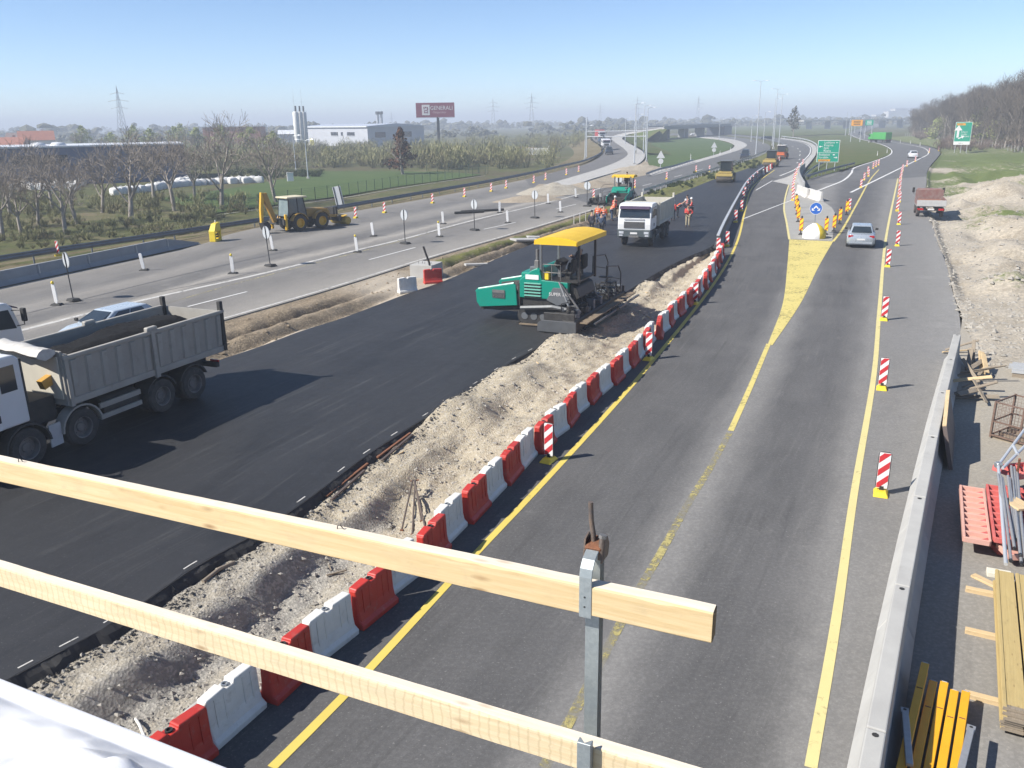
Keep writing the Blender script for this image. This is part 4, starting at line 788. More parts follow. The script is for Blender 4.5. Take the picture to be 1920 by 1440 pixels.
rowp = spline(back(ROW, 9), 0, .02); cum = np.arange(len(rowp)) * .02
tgt = G(455, 1362); i0 = int(np.argmin((rowp[:, 0] - tgt[0]) ** 2 + (rowp[:, 1] - tgt[1]) ** 2)); end = G(1349, 478); ie = int(np.argmin((rowp[:, 0] - end[0]) ** 2 + (rowp[:, 1] - end[1]) ** 2))
used = {0: False, 1: False}; k = -2; s_ = i0 - 2 * 55
while s_ < ie:
    if s_ > 0:
        p = rowp[s_]; tn = tangent(rowp, s_); red = k % 2 != 0; src = bR if red else bW; t = src if not used[red] else copy_tree(src); used[red] = True
        t.location = (p[0] + rnd.uniform(-.06, .06) + (.1 if red else 0), p[1] - .05, 0.0); t.rotation_euler = (0, 0, math.atan2(tn[1], tn[0]) + rnd.uniform(-.11, .11) + (.05 if red else -.03))
    k += 1; s_ += 55 if s_ < i0 + 1500 else 56
for m_, px, py, rz, l in [(M_RED, 812, 529, .35, 'lone red plastic barrier standing at the concrete chamber'), (M_WPL, 764, 545, .55, 'lone white plastic barrier on the sand left of the chamber')]:
    t = plastic_barrier(m_, l, 'lone plastic barriers at the chamber'); p = G(px, py); t.location = (p[0], p[1], median_z(p[0], p[1]) - .0); t.rotation_euler = (0, 0, rz)
# row of small barriers farther on
far_row = spline(W3([(1431, 327), (1443, 318), (1456, 306), (1465, 297)]), 16)
for i, p in enumerate(far_row): tn = tangent(far_row, i); t = copy_tree(bR if i % 2 else bW); t.location = p; t.rotation_euler = (0, 0, math.atan2(tn[1], tn[0])); t['label'] = ('red' if i % 2 else 'white') + ' plastic barrier in the short row before the far roller'; t['group'] = 'plastic barriers before the far roller'
# ------------------------------------------------------------------ beacons
def stripes(b, w, z0, z1, n, y, duty=.5, slope=1):
    """slanting bands clipped to a panel w wide, from z0 to z1"""
    out = []; step = (z1 - z0) / n; r_ = slope * w; z0_ = z0 - .06; n = int(math.ceil(n))
    for i in range(-2, n + 2):
        za, zb = z0_ + i * step, z0_ + (i + duty) * step
        P = [(-w / 2, za), (w / 2, za + r_), (w / 2, zb + r_), (-w / 2, zb)]
        def clip(P, f):
            o = []
            for j in range(len(P)):
                a, c = P[j], P[(j + 1) % len(P)]; fa, fc = f(a), f(c)
                if fa >= 0: o.append(a)
                if (fa >= 0) != (fc >= 0): q = fa / (fa - fc); o.append((a[0] + (c[0] - a[0]) * q, a[1] + (c[1] - a[1]) * q))
            return o
        P = clip(clip(P, lambda q: q[1] - z0), lambda q: z1 - q[1]) if P else P
        if len(P) > 2: out.append(P)
    return out
def beacon(label, group, far_=False, chev=False):
    t = thing('beacon', label, 'beacon', group=group); w = .25; z0, z1 = (.16, 1.06) if not chev else (.3, 1.25)
    pan = [(-w / 2, z0), (w / 2, z0), (w / 2, z1 - .03)] + [(w / 2 - .03 - .0 + .03 * math.cos(a), z1 - .03 + .03 * math.sin(a)) for a in (.8, 1.57)] + [(-w / 2 + .03, z1), (-w / 2 + .008, z1 - .01), (-w / 2, z1 - .03)]
    if far_:
        bx = B().prism(pan, 'y', -.02, .02); n0 = len(bx.f); mi = [0] * n0
        for P in stripes(None, w, z0 + .01, z1 - .01, 2.5, 0): bx.prism(P, 'y', -.026, .026); mi += [1] * (len(bx.f) - len(mi))
        bx.box((0, 0, .07), (.30, .42, .14)); mi += [2] * (len(bx.f) - len(mi)); bx.box((0, 0, .15), (.06, .05, .1)); mi += [2] * (len(bx.f) - len(mi))
        mesh_obj('panel', bx.v, bx.f, [M_SWHT, M_SRED, M_YPL], t, midx=mi); return t
    B().prism(pan, 'y', -.02, .02).build('panel', M_SYEL if chev else M_SWHT, t)
    for i, P in enumerate(stripes(None, w - .012, z0 + .012, z1 - .012, 2.6 if not chev else 2.3, 0, .5 if not chev else .27, 1 if not chev else 1.0)):
        B().prism(P, 'y', -.024, .024).build('stripe', M_SRED, t)
    rim = [(-w / 2 - .004, 0, z0), (-w / 2 - .004, 0, z1 - .04), (-w / 2 + .03, 0, z1 + .004), (w / 2 - .03, 0, z1 + .004), (w / 2 + .004, 0, z1 - .04), (w / 2 + .004, 0, z0)]
    B().tube(rim, .014, 5).build('rim', M_RUB if not chev else M_SRED, t)
    b = B().hexa([(-.17, -.26, 0), (.17, -.26, 0), (.17, .26, 0), (-.17, .26, 0), (-.11, -.15, .11), (.11, -.15, .11), (.11, .15, .11), (-.11, .15, .11)]).build('foot', M_YPL if not chev else M_RUB, t, bevel=.015); B().box((0, 0, z0 * .5 + .05), (.09, .055, z0)).build('socket', M_RUB, t)
    if chev: B().lathe([(.01, 1.43), (.055, 1.40), (.075, 1.34), (.055, 1.28), (.03, 1.24)], n=10).build('lamp', M_RUB, t, smooth=1)
    return t
bcn = beacon('red and white striped beacon with a yellow foot beside the yellow line', 'striped beacons along the road'); bfar = beacon('small red and white striped beacon far along the road', 'far striped beacons', True)
first = [True, True]
def put(src, i, px, py, rz, z=0.0, label=None, group=None, sc=1.0):
    t = src if first[i] else copy_tree(src); first[i] = False; p = G(px, py, z); t.location = p; t.rotation_euler = (0, 0, rz); t.scale = (sc,) * 3
    if label: t['label'] = label
    if group: t['group'] = group
    return t
FACE = R(-24)
for px, py, l in [(1651, 926, 'striped beacon on a yellow foot nearest the lone plywood panel'), (1653, 729, 'striped beacon standing before the far end of the concrete wall')]: put(bcn, 0, px, py, FACE, label=l)
for px, py in [(1657, 600), (1664, 500), (1682, 461), (1685, 421)]: put(bcn, 0, px, py, FACE, label='red and white striped beacon on the right shoulder near the silver car', group='beacons on the right shoulder')
for px, py, l in [(1029, 864, 'striped beacon wedged against a red barrier, on a splayed yellow foot'), (1216, 674, 'striped beacon standing before the turned paver')]: put(bcn, 0, px, py, FACE - .1, label=l)
put(bcn, 0, 1303, 570, FACE, label='striped beacon in the barrier row beyond the paver screed'); put(bcn, 0, 1346, 476, FACE, label='striped beacon at the start of the dark steel barrier')
for px, py in [(1682, 396), (1686, 379), (1685, 369), (1686, 360), (1687, 351), (1687, 343), (1689, 335), (1690, 328), (1692, 321), (1716, 303), (1742, 286), (1760, 283), (1700, 312)]: put(bfar, 1, px, py, FACE, label='small striped beacon in the file along the right shoulder', group='file of beacons on the right shoulder')
for px, py in [(1614, 352), (1620, 338), (1627, 325), (1637, 316), (1647, 310), (1592, 393), (1628, 331), (1642, 313)]: put(bfar, 1, px, py, FACE, label='small striped beacon along the left of the exit lane', group='beacons along the exit lane')
for px, py in [(1487, 368), (1486, 357), (1488, 346), (1490, 336), (1493, 328), (1486, 376), (1498, 318), (1505, 309)]: put(bfar, 1, px, py, FACE, label='small striped beacon in front of the curved dark barrier', group='beacons before the curved barrier')
for px, py in [(1363, 462), (1379, 417), (1390, 396), (1393, 377), (1396, 368), (1401, 356), (1405, 349), (1411, 343), (1419, 335)]: put(bfar, 1, px, py, FACE, label='striped beacon in front of the dark steel barrier', group='beacons before the steel barrier', sc=1.0)
for px, py in [(667, 409), (721, 399), (811, 381), (871, 369), (921, 359), (949, 353), (1001, 343), (1023, 337), (110, 480), (1062, 328), (1085, 322), (1113, 372), (1190, 352), (1250, 336), (1330, 322), (1305, 322)]: put(bfar, 1, px, py, FACE, label='tiny striped beacon scattered along the left guard rail and ramp', group='beacons along the ramp', sc=1.0)
ch = beacon('x', 'yellow and red beacons around the wedge', chev=True)
for i, (px, py) in enumerate([(1501, 440), (1496, 416), (1494, 402), (1492, 390), (1548, 440), (1563, 434), (1574, 420), (1587, 403)]):
    t = ch if i == 0 else copy_tree(ch); t.location = G(px, py); t.rotation_euler = (0, 0, FACE); t['label'] = ('yellow and red striped beacon in the row left of the blue sign' if i < 4 else 'yellow and red striped beacon in the row right of the blue sign')
# crash cushion with the blue keep-either-side sign
M_BLUE = mat('blue_sign_face', (.02, .13, .50), (.02, .11, .44), s=3, r=.4)
p = G(1526, 446); t = thing('crash_cushion', 'white and yellow cone shaped crash cushion at the tip of the wedge', 'crash cushion', p, FACE)
def half(a0, a1, m_, nm):
    rr = [(.82, 0), (.84, .12), (.82, .5), (.5, .86), (.16, 1.08), (.10, 1.08)]; b = B(); n = 12; b.loft([[(r_ * math.cos(a0 + (a1 - a0) * i / n), r_ * math.sin(a0 + (a1 - a0) * i / n), z) for r_, z in rr] for i in range(n + 1)], cap=False, closed=False); b.build(nm, m_, t, smooth=.7)
half(R(-290), R(-58), M_SWHT, 'shell'); half(R(-58), R(-20), M_YPL, 'side_panel'); half(R(-20), R(70), M_YPL, 'side_panel'); B().cyl((0, 0, 1.0), (0, 0, 1.09), .16, .1, 10).build('cap', M_YPL, t)
t = thing('direction_sign', 'round blue sign with two white arrows pointing down either side', 'sign', G(1527, 440) + np.array([.05, .3, 0]), FACE)
B().cyl((0, 0, 0), (0, 0, 2.3), .035, n=8).build('post', M_GALV, t); B().cyl((0, -.05, 1.95), (0, -.02, 1.95), .43, n=28).build('disc', M_BLUE, t); B().lathe([(.43, -.055), (.455, -.055), (.455, -.015), (.43, -.015)], (0, 0, 1.95), 'y', 28).build('rim', M_SWHT, t)
for s in (-1, 1):
    B().prism([(0 * s, 2.18), (.05 * s, 2.13), (.2 * s, 1.96), (.13 * s, 1.90), (0, 2.05)], 'y', -.062, -.05).build('arrow', M_LET, t); B().prism([(.08 * s, 1.78), (.30 * s, 1.78), (.30 * s, 2.0)], 'y', -.062, -.05).build('arrow_head', M_LET, t)
# ------------------------------------------------------------------ white panels and round signs seen from behind
def white_panel(lamp):
    t = thing('delineator', 'x', 'delineator'); B().prism([(-.04, .05), (.04, .05), (.1, .2), (.1, 1.02), (.07, 1.08), (-.07, 1.08), (-.1, 1.02), (-.1, .2)], 'y', -.02, .02).build('panel', M_SWHT, t, bevel=.008)
    B().hexa([(-.3, -.2, 0), (.3, -.2, 0), (.3, .2, 0), (-.3, .2, 0), (-.22, -.13, .09), (.22, -.13, .09), (.22, .13, .09), (-.22, .13, .09)]).build('foot', M_RUB, t, bevel=.01)
    if lamp: B().lathe([(.01, 1.24), (.06, 1.21), (.08, 1.15), (.06, 1.09), (.02, 1.07)], n=10).build('lamp', M_YPL, t, smooth=1)
    return t
wp0, wp1 = white_panel(0), white_panel(1); f0 = f1 = True
for px, py, lm in [(270, 507, 0), (437, 513, 1), (107, 572, 1), (512, 470, 0), (670, 473, 1), (700, 443, 0), (824, 444, 1), (831, 420, 0), (952, 418, 0), (937, 399, 0), (1028, 382, 0), (1051, 398, 0), (1080, 371, 0), (1126, 382, 0), (1167, 358, 0)]:
    if lm: t = wp1 if f1 else copy_tree(wp1); f1 = False
    else: t = wp0 if f0 else copy_tree(wp0); f0 = False
    t.location = G(px, py); t.rotation_euler = (rnd.uniform(-.06, .06), rnd.uniform(-.1, .02), FACE + .35 + rnd.uniform(-.1, .1)); tag(t, 'slim white delineator with a yellow lamp on top, on a black foot' if lm else 'slim plain white delineator on a black foot', 'delineator', 'white delineators on the old carriageway')
M_SBACK = mat('sign_back_grey', (.55, .57, .58), (.48, .5, .52), s=2, r=.45, m=.2)
def round_sign():
    t = thing('round_sign', 'round road sign seen from its grey back, on a thin post', 'sign', group='round signs seen from behind'); B().cyl((0, .03, 2.12), (0, .05, 2.12), .40, n=24).build('disc', M_SBACK, t); B().lathe([(.40, .02), (.415, .02), (.415, .06), (.40, .06)], (0, 0, 2.12), 'y', 24).build('rim', M_GALV, t)
    B().cyl((0, 0, .05), (0, 0, 2.5), .03, n=8).build('post', M_DARKST, t)
    B().hexa([(-.45, -.25, 0), (.45, -.25, 0), (.45, .25, 0), (-.45, .25, 0), (-.35, -.18, .14), (.35, -.18, .14), (.35, .18, .14), (-.35, .18, .14)]).build('foot', M_RUB, t, bevel=.02); return t
rs = round_sign()
for i, (px, py) in enumerate([(138, 564), (507, 499), (760, 457), (890, 432), (1003, 409), (1101, 387), (1160, 372)]):
    t = rs if i == 0 else copy_tree(rs); t.location = G(px, py); t.rotation_euler = (0, R(-5 if i < 2 else -1), R(-46 if i < 5 else -34) + rnd.uniform(-.08, .08))
# ------------------------------------------------------------------ rails, walls
def guard_rail(name, P, label, m, h=.72, post=3.2, side=1, step=1.5, thick=.33):
    Q = spline(P, 0, step); o = thing(name, label, 'guard rail', tuple(Q[0])); b = B(); rings_ = []
    prof = [(.0, h), (.055, h - .06), (.01, h - .15), (.055, h - .25), (0, h - thick + .02), (-.02, h - thick), (-.02, h)]
    for i in range(len(Q)):
        tn = tangent(Q, i); nx = np.array([tn[1], -tn[0]]) * side; q = Q[i] - Q[0]; rings_.append([(q[0] + nx[0] * d, q[1] + nx[1] * d, q[2] + z) for d, z in prof])
    b.loft(rings_).build('beam', m, o); n = max(2, int(len(Q) * step / post)); me = None
    for i in range(n):
        j = int(i * (len(Q) - 1) / (n - 1)); q = Q[j] - Q[0]; tn = tangent(Q, j); nx = np.array([tn[1], -tn[0]]) * side
        if me is None: po = B().box((0, 0, h / 2 - .15), (.1, .06, h + .3)).build('post', m, o); me = po.data
        else: po = bpy.data.objects.new('post', me); link(po, o)
        po.location = (q[0] - nx[0] * .08, q[1] - nx[1] * .08, q[2]); po.rotation_euler = (0, 0, math.atan2(tn[1], tn[0]))
    return o
M_RAIL = mat('backlit_tone_rail', (.20, .22, .25), (.15, .165, .19), s=2, r=.5, m=.5); M_RAILW = mat('pale_guard_rail', (.55, .56, .56), (.45, .46, .47), s=2, r=.5, m=.3)  # M_RAIL: the dark look of backlit galvanised steel put into the colour
guard_rail('guard_rail', back(GUARD, 20), 'long steel guard rail, coloured dark as if backlit, along the left edge of the works', M_RAIL, .62, 4.0, 1, 1.5, .42)
guard_rail('guard_rail', ER[1:6] + [.3, -.1, 0], 'pale guard rail running through the planted median', M_RAILW, .75, 3.0, -1)
guard_rail('guard_rail', W3([(1212, 331), (1240, 321), (1262, 316), (1300, 304)]), 'short dark guard rail at the corner of the grass loop', M_RAIL, .6, 3, 1)
guard_rail('guard_rail', W3([(1508, 336), (1518, 326), (1530, 317), (1545, 309)]), 'guard rail climbing left of the green sign', M_RAIL, .7, 3, 1); guard_rail('guard_rail', W3([(1512, 338), (1540, 329), (1575, 319), (1602, 312)]), 'dark guard rail along the front of the grass island', M_RAIL, .75, 3, 1)
guard_rail('guard_rail', W3([(1532, 292), (1528, 272), (1505, 263), (1465, 257.5)]), 'pale rail around the motorway curve', M_RAILW, .7, 4, -1)
guard_rail('guard_rail', W3([(1448, 300), (1466, 286), (1472, 276), (1450, 266), (1410, 259)]), 'dark rail on the inside of the motorway curve', M_RAIL, .75, 4, 1)
# dark steel safety barrier with a pale top rail
SB = spline(W3([(1345, 466), (1353, 446), (1365, 420), (1384, 382), (1401, 352), (1420, 332), (1434, 322)]), 0, 1.0); t = thing('steel_barrier', 'dark steel safety barrier with a pale top edge beside the fresh asphalt', 'barrier', tuple(SB[0])); n = 0
M_DWALL = mat('dark_barrier_face', (.05, .05, .055), (.08, .078, .078), s=1.5, r=.6, dirt=(.16, .15, .14), dl=.3)
for i in range(0, len(SB) - 4, 4):
    a, b = SB[i] - SB[0], SB[i + 4] - SB[0]; v = b - a; ln = math.hypot(v[0], v[1]); c = (a + b) / 2; rz = math.atan2(v[1], v[0])
    g = B().prism([(-.28, 0), (.28, 0), (.26, .12), (.10, .3), (.09, .86), (-.09, .86), (-.10, .3), (-.26, .12)], 'x', -ln / 2 + .02, ln / 2 - .02).build('segment', M_DWALL, t); g.location = c; g.rotation_euler = (0, 0, rz)
    w_ = B().box((0, 0, .905), (ln - .03, .2, .09)).build('top_rail', M_RAILW, g, bevel=.01)
# curved dark barrier and pale concrete blocks by the gore
CB = spline(W3([(1507, 357), (1500, 343), (1497, 330), (1501, 322), (1508, 317)]), 9); t = thing('curved_barrier', 'curved dark concrete barrier behind the blocks at the gore', 'barrier', tuple(CB[0]))
for i in range(8):
    a, b = CB[i] - CB[0], CB[i + 1] - CB[0]; v = b - a; ln = math.hypot(v[0], v[1]); g = B().prism([(-.3, 0), (.3, 0), (.12, .35), (.1, 1.0), (-.1, 1.0), (-.12, .35)], 'x', -ln / 2, ln / 2).build('segment', M_CONC2, t, bevel=.02); g.location = (a + b) / 2; g.rotation_euler = (0, 0, math.atan2(v[1], v[0]))
M_CONCW = mat('pale_concrete_block', (.60, .58, .54), (.5, .48, .45), s=1.2, r=.9, b=.15, dirt=(.4, .38, .35), dl=.3)
for (a, b, l) in [((1495, 362), (1514, 371), 'pale concrete block abutting the curved barrier'), ((1516, 370), (1540, 378), 'pale concrete block at the free end of the gore barrier')]:
    A_, B_ = G(*a), G(*b); v = B_ - A_; ln = math.hypot(v[0], v[1]); t = thing('concrete_block', l, 'barrier', tuple((A_ + B_) / 2), math.atan2(v[1], v[0])); B().prism([(-.3, 0), (.3, 0), (.13, .3), (.1, 1.0), (-.1, 1.0), (-.13, .3)], 'x', -ln / 2, ln / 2).build('body', M_CONCW, t, bevel=.02); B().box((0, 0, 1.0), (.25, .1, .03)).build('lifting_eye', M_DARKST, t)
# concrete wall on the right
wp_ = spline(back(WALL, 9), 0, .02); tgt = G(1703, 1107, 1.0); j0 = int(np.argmin((wp_[:, 0] - tgt[0]) ** 2 + (wp_[:, 1] - tgt[1]) ** 2)); L_ = 196; j = j0 - 4 * L_; wl_proto = None; nseg = 0
while j + L_ <= len(wp_) + 120:
    if j >= 0:
        a = wp_[j]; b = wp_[min(j + L_, len(wp_) - 1)]; v = b - a; ln = math.hypot(v[0], v[1])
        if ln > 1.0:
            t = thing('concrete_barrier', 'pale precast concrete barrier segment in the wall beside the yard', 'barrier', (a[0], a[1], 0), math.atan2(v[1], v[0]), 'concrete wall segments')
            if abs(ln - L_ * .02) < .05 and wl_proto: 
                for o in wl_proto: c = o.copy(); link(c, t)
            else:
                prof = [(-.30, 0), (.30, 0), (.30, .10), (.16, .36), (.12, 1.07), (-.12, 1.07), (-.16, .36), (-.30, .10)]
                ps = [B().prism(prof, 'x', .012, ln - .012).build('body', M_CONC, t, bevel=.02, seg=2), B().lathe([(.0, 1.073), (.035, 1.073), (.045, 1.074)], (ln - .12, -.0, 0), n=8).build('lifting_hole', M_RUB, t), B().box((.02, 0, .55), (.02, .2, 1.0)).build('joint_filler', M_CONC2, t)]
                if abs(ln - L_ * .02) < .05: wl_proto = ps
    j += L_
# concrete barriers on the left with a sloping end
A_, B_ = G(-180, 575), G(372, 457); v = B_ - A_; tot = math.hypot(v[0], v[1]); rz = math.atan2(v[1], v[0]); cuts = [0.0] + [np.dot(G(*q) - A_, v) / tot for q in ((63, 521), (155, 501), (245, 482))] + [tot - 3.6, tot]
for i in range(5):
    x0, x1 = cuts[i], cuts[i + 1]
    t = thing('concrete_barrier', 'grey precast concrete barrier left of the old carriageway' if i < 4 else 'sloping grey concrete barrier end beside the yellow crash box', 'barrier', tuple(A_ + v / tot * x0), rz, 'grey concrete barriers on the left'); ln = x1 - x0 - .02
    h1 = .85 if i < 4 else .12; b = B().loft([[(x, -.3, 0), (x, .3, 0), (x, .13, h * .35), (x, .1, h), (x, -.1, h), (x, -.13, h * .35)] for x, h in ((.0, .85), (ln, h1))]).build('body', M_GREYP, t, bevel=.015); B().box((.12, -.11, .45), (.05, .06, .7)).build('joint_plate', M_CONCW, t)
# yellow crash box
p = G(405, 452); t = thing('crash_box', 'yellow plastic crash box with an open frame and a sloped hood', 'crash box', p, rz + .2)
for x in (-.48, .48): B().box((x, 0, .42), (.16, .5, .84)).build('side_post', M_YPL, t, bevel=.03)
B().box((0, 0, .08), (1.1, .52, .17)).build('base', M_YPL, t, bevel=.03); B().hexa([(-.56, -.26, .78), (.56, -.26, .78), (.56, .26, .78), (-.56, .26, .78), (-.1, -.2, 1.35), (.56, -.2, 1.42), (.56, .2, 1.42), (-.1, .2, 1.35)]).build('hood', M_YPL, t, bevel=.03)
for z in (.32, .5): B().tube([(-.4, 0, z), (.4, 0, z)], .07, 8).build('roller', M_RUB, t)
B().lathe([(.01, .2), (.05, .17), (.05, 0)], (.25, 0, 1.40), n=8).build('lamp', M_SWHT, t)
# ------------------------------------------------------------------ street lamps
def lamp(double, h):
    t = thing('street_lamp', 'x', 'street lamp'); B().cyl((0, 0, -.3), (0, 0, h), .14, .06, 8).build('pole', M_POLE, t, smooth=1); B().box((0, 0, .1), (.5, .5, .6)).build('plinth', M_CONC, t)
    for s in ((-1, 1) if double else (1,)):
        B().tube([(0, 0, h - .05), (s * .6, 0, h + .12), (s * 1.0, 0, h + .15)], .04, 6).build('arm', M_POLE, t)
        B().loft([[(s * 1.0, y * .5, h + .1 + z * .6) for y, z in ((-.14, 0), (.14, 0), (.1, .14), (-.1, .14))], [(s * 1.5, y, h + .12 + z) for y, z in ((-.2, 0), (.2, 0), (.12, .16), (-.12, .16))], [(s * 1.95, y * .6, h + .14 + z * .5) for y, z in ((-.14, 0), (.14, 0), (.1, .14), (-.1, .14))]]).build('lamp_head', mat('lamp_head_white', (.72, .74, .76), r=.4), t)
    return t
lp = {}
for px, py, pt, dbl, l in [(1417, 292, 152, 1, 'tall double armed street lamp beside the dark van'), (1450, 278, 167, 1, 'tall double armed street lamp behind the second roller'), (1460, 274, 177, 1, 'double armed street lamp on the motorway curve'), (1448, 272, 185, 0, 'single armed street lamp behind the double ones'), (1189, 309, 194, 0, 'street lamp on the concrete shoulder of the ramp'), (1212, 303, 202, 0, 'street lamp at the sand beside the ramp'), (1206, 292, 198, 0, 'street lamp behind the pair at the ramp'), (1097, 299, 236, 0, 'short lamp post behind the ramp guard rail'), (1192, 285, 215, 0, 'lamp post far up the ramp'), (1172, 272, 222, 0, 'thin lamp post near the top of the ramp'), (1348, 262, 224, 0, 'thin lamp beyond the grass loop'), (1378, 262, 217, 0, 'slim lamp at the end of the grass loop'), (1408, 266, 217, 0, 'slim lamp on the far curve'), (1431, 270, 210, 0, 'slim lamp on the inner curve'), (1283, 258, 226, 0, 'slim lamp under the flyover'), (578, 336, 262, 1, 'double lamp standing on the lawn'), (555, 320, 254, 0, 'single lamp standing at the hedge of the lawn'), (88, 338, 277, 0, 'thin lamp before the dark shed'), (320, 338, 278, 0, 'thin lamp at the end of the dark shed'), (1585, 254, 208, 0, 'lamp beside the orange gantry sign'), (1592, 252, 210, 0, 'lamp left of the gantry signs'), (1602, 249, 213, 0, 'lamp between the gantry signs')]:
    z = LOW if px < 600 else (1.0 if 1165 < px < 1195 and py < 300 else 0.0); p = G(px, py, z); d = math.hypot(p[0], p[1]); hh = max(3.0, AT(px, pt, d).z - z - .1); t = lamp(dbl, hh); t.location = p; t.rotation_euler = (0, 0, rnd.uniform(-.25, .1)); tag(t, l, 'street lamp')
# ------------------------------------------------------------------ green direction signs
def board(name, label, c0, c1, py_t, py_b, base_py, m_):
    a = G(c0, base_py); d = math.hypot(a[0], a[1]); p0 = AT(c0, py_b, d); p1 = AT(c1, py_b, d); zt = AT(c0, py_t, d).z; mid_ = (p0 + p1) / 2; rz, ln = along(p0, p1); t = thing(name, label, 'sign', (mid_.x, mid_.y, 0), rz)
    z0, z1 = p0.z, zt; B().box((0, 0, (z0 + z1) / 2), (ln, .06, z1 - z0)).build('border', M_SWHT, t); B().box((0, -.035, (z0 + z1) / 2), (ln - .16, .03, z1 - z0 - .16)).build('face', m_, t)
    for x in (-.36, 0, .36): B().cyl((ln * x, .12, -.4), (ln * x, .12, z1 - .2), .06, n=8).build('post', M_POLE, t)
    return t, ln, z0, z1
t, ln, z0, z1 = board('direction_board', 'square green direction board with arrows on the grass island', 1530.5, 1571.5, 263, 304, 320, M_GREEN); h = z1 - z0; TY = -.06
def arrow(t, x, z, s, dx, dz, nm='arrow'):
    d = Vector((dx, dz)).normalized(); n_ = Vector((-d.y, d.x)); P = [Vector((x, z)) + d * a * s + n_ * b * s for a, b in ((-.5, -.09), (.1, -.09), (.1, -.32), (.55, 0), (.1, .32), (.1, .09), (-.5, .09))]; B().prism([(q.x, q.y) for q in P], 'y', TY - .01, TY).build(nm, M_LET, t)
for i, s in enumerate(('Ljubljana', 'Krapina', 'Split', 'Rijeka')): text(s, h * .135, M_LET, t, (-ln * .22, TY, z1 - h * (.145 + i * .125)))
text('Budapest', h * .135, M_LET, t, (-ln * .42, TY, z1 - h * .70)); text('Varaždin', h * .125, M_LET, t, (-ln * .42, TY, z1 - h * .82))
B().box((0, TY - .005, z1 - h * .57), (ln * .96, .012, h * .016)).build('dividing_line', M_LET, t); B().box((-ln * .15, TY - .005, z1 - h * .915), (ln * .55, .012, h * .09)).build('orange_field', M_ORANGE, t); text('ZAGREB-ISTOK', h * .062, M_DARKST, t, (-ln * .40, TY - .014, z1 - h * .935))
arrow(t, -ln * .36, z1 - h * .29, ln * .16, -1, 0); arrow(t, ln * .36, z1 - h * .79, ln * .16, 1, 0); B().prism([(ln * .33, z1 - h * .13), (ln * .33, z1 - h * .09), (ln * .43, z1 - h * .11)], 'y', TY - .01, TY).build('symbol', M_LET, t); B().box((ln * .27, TY - .004, z1 - h * .66), (ln * .09, .01, h * .05)).build('symbol', M_LET, t)
t, ln, z0, z1 = board('direction_board', 'tall green direction board with a forked arrow before the wood', 1787, 1818, 229, 271.5, 287, M_GREEN); h = z1 - z0
B().box((0, -.05, z0 + h * .075), (ln - .1, .03, h * .15)).build('white_field', M_SWHT, t); text('1500 m', h * .06, M_DARKST, t, (-ln * .2, -.07, z0 + h * .05)); B().box((-ln * .17, TY - .004, z1 - h * .1), (ln * .52, .012, h * .085)).build('orange_field', M_ORANGE, t); text('ZAGREB', h * .06, M_DARKST, t, (-ln * .4, TY - .014, z1 - h * .12))
arrow(t, -ln * .3, z1 - h * .42, h * .52, 0, 1); arrow(t, -ln * .08, z1 - h * .67, h * .26, 1, .55); 
for i, s in enumerate(('Budapest', 'Varaždin', 'ZAGREB')): text(s, h * .085, M_LET, t, (-ln * .12 if i < 2 else ln * .0, TY, z1 - h * (.46 + .1 * i)), xs=.85)
# tilted sign seen from behind
a = G(641, 392, -.4); t = thing('tilted_sign', 'tall grey sign back leaning over behind the guard rail', 'sign', (a[0], a[1], -.7), R(-10), ry=R(-10)); B().box((0, 0, 1.75), (.95, .05, 2.1)).build('panel', M_SBACK, t)
for x in (-.33, .33): B().box((x, -.06, 1.3), (.08, .06, 3.0)).build('rail', M_DARKST, t)
# warning sign by the loop and kilometre boards
for px, py, l in [(1238, 318, 'white triangular and round sign pair seen from behind at the grass loop'), (1338, 293, 'small grey sign pair beside the loop shoulder')]:
    t = thing('warning_sign', l, 'sign', G(px, py), 0); B().cyl((0, 0, 0), (0, 0, 3.2), .05, n=6).build('post', M_POLE, t); B().prism([(-.75, 2.0), (.75, 2.0), (0, 3.3)], 'y', -.08, -.05).build('triangle', M_SWHT, t); B().cyl((0, -.08, 1.45), (0, -.05, 1.45), .48, n=16).build('disc', M_SWHT, t)
# road edge posts on the grass
for i, (px, py) in enumerate([(1295, 301), (1350, 290), (1370, 283), (1645, 292), (1663, 287), (1629, 268), (1612, 262), (1470, 261), (1500, 262), (1688, 268), (1707, 270), (1725, 273), (1295, 297)]):
    t = thing('edge_post', 'short white road edge post at the rim of the grass', 'post', G(px, py), 0, 'white edge posts'); B().box((0, 0, .5), (.14, .12, 1.0), taper=.8).build('post', M_SWHT, t); B().box((0, -.065, .8), (.1, .02, .16)).build('reflector', M_RUB, t)
# fences
def fence(name, P, label, m, h, step, wires, pr=.05):
    Q = spline(P, 0, step); o = thing(name, label, 'fence', tuple(Q[0])); me = None
    for i in range(len(Q)):
        if me is None: po = B().cyl((0, 0, -.3), (0, 0, h), pr, n=6).build('post', m, o); me = po.data
        else: po = bpy.data.objects.new('post', me); link(po, o)
        po.location = Q[i] - Q[0]
    for k in range(wires): z = h * (.05 + .9 * k / (wires - 1)); B().tube([tuple(q - Q[0] + [0, 0, z]) for q in Q], .012, 3).build('wire', m, o)
    return o
M_FGRN = mat('green_fence', (.02, .05, .03), (.03, .065, .04), s=2, r=.6)
fence('lawn_fence', W3([(400, 402, LOW), (500, 388, LOW), (640, 369, LOW), (740, 352, LOW), (830, 339, LOW), (910, 328, LOW)]), 'dark green wire fence with thin posts along the lawn', M_FGRN, 1.75, 2.6, 8, .045)
fence('lawn_fence', W3([(915, 326, LOW), (860, 323, LOW), (800, 321, LOW)]), 'return of the green fence beside the rusty tree', M_FGRN, 1.75, 3.0, 6, .045)
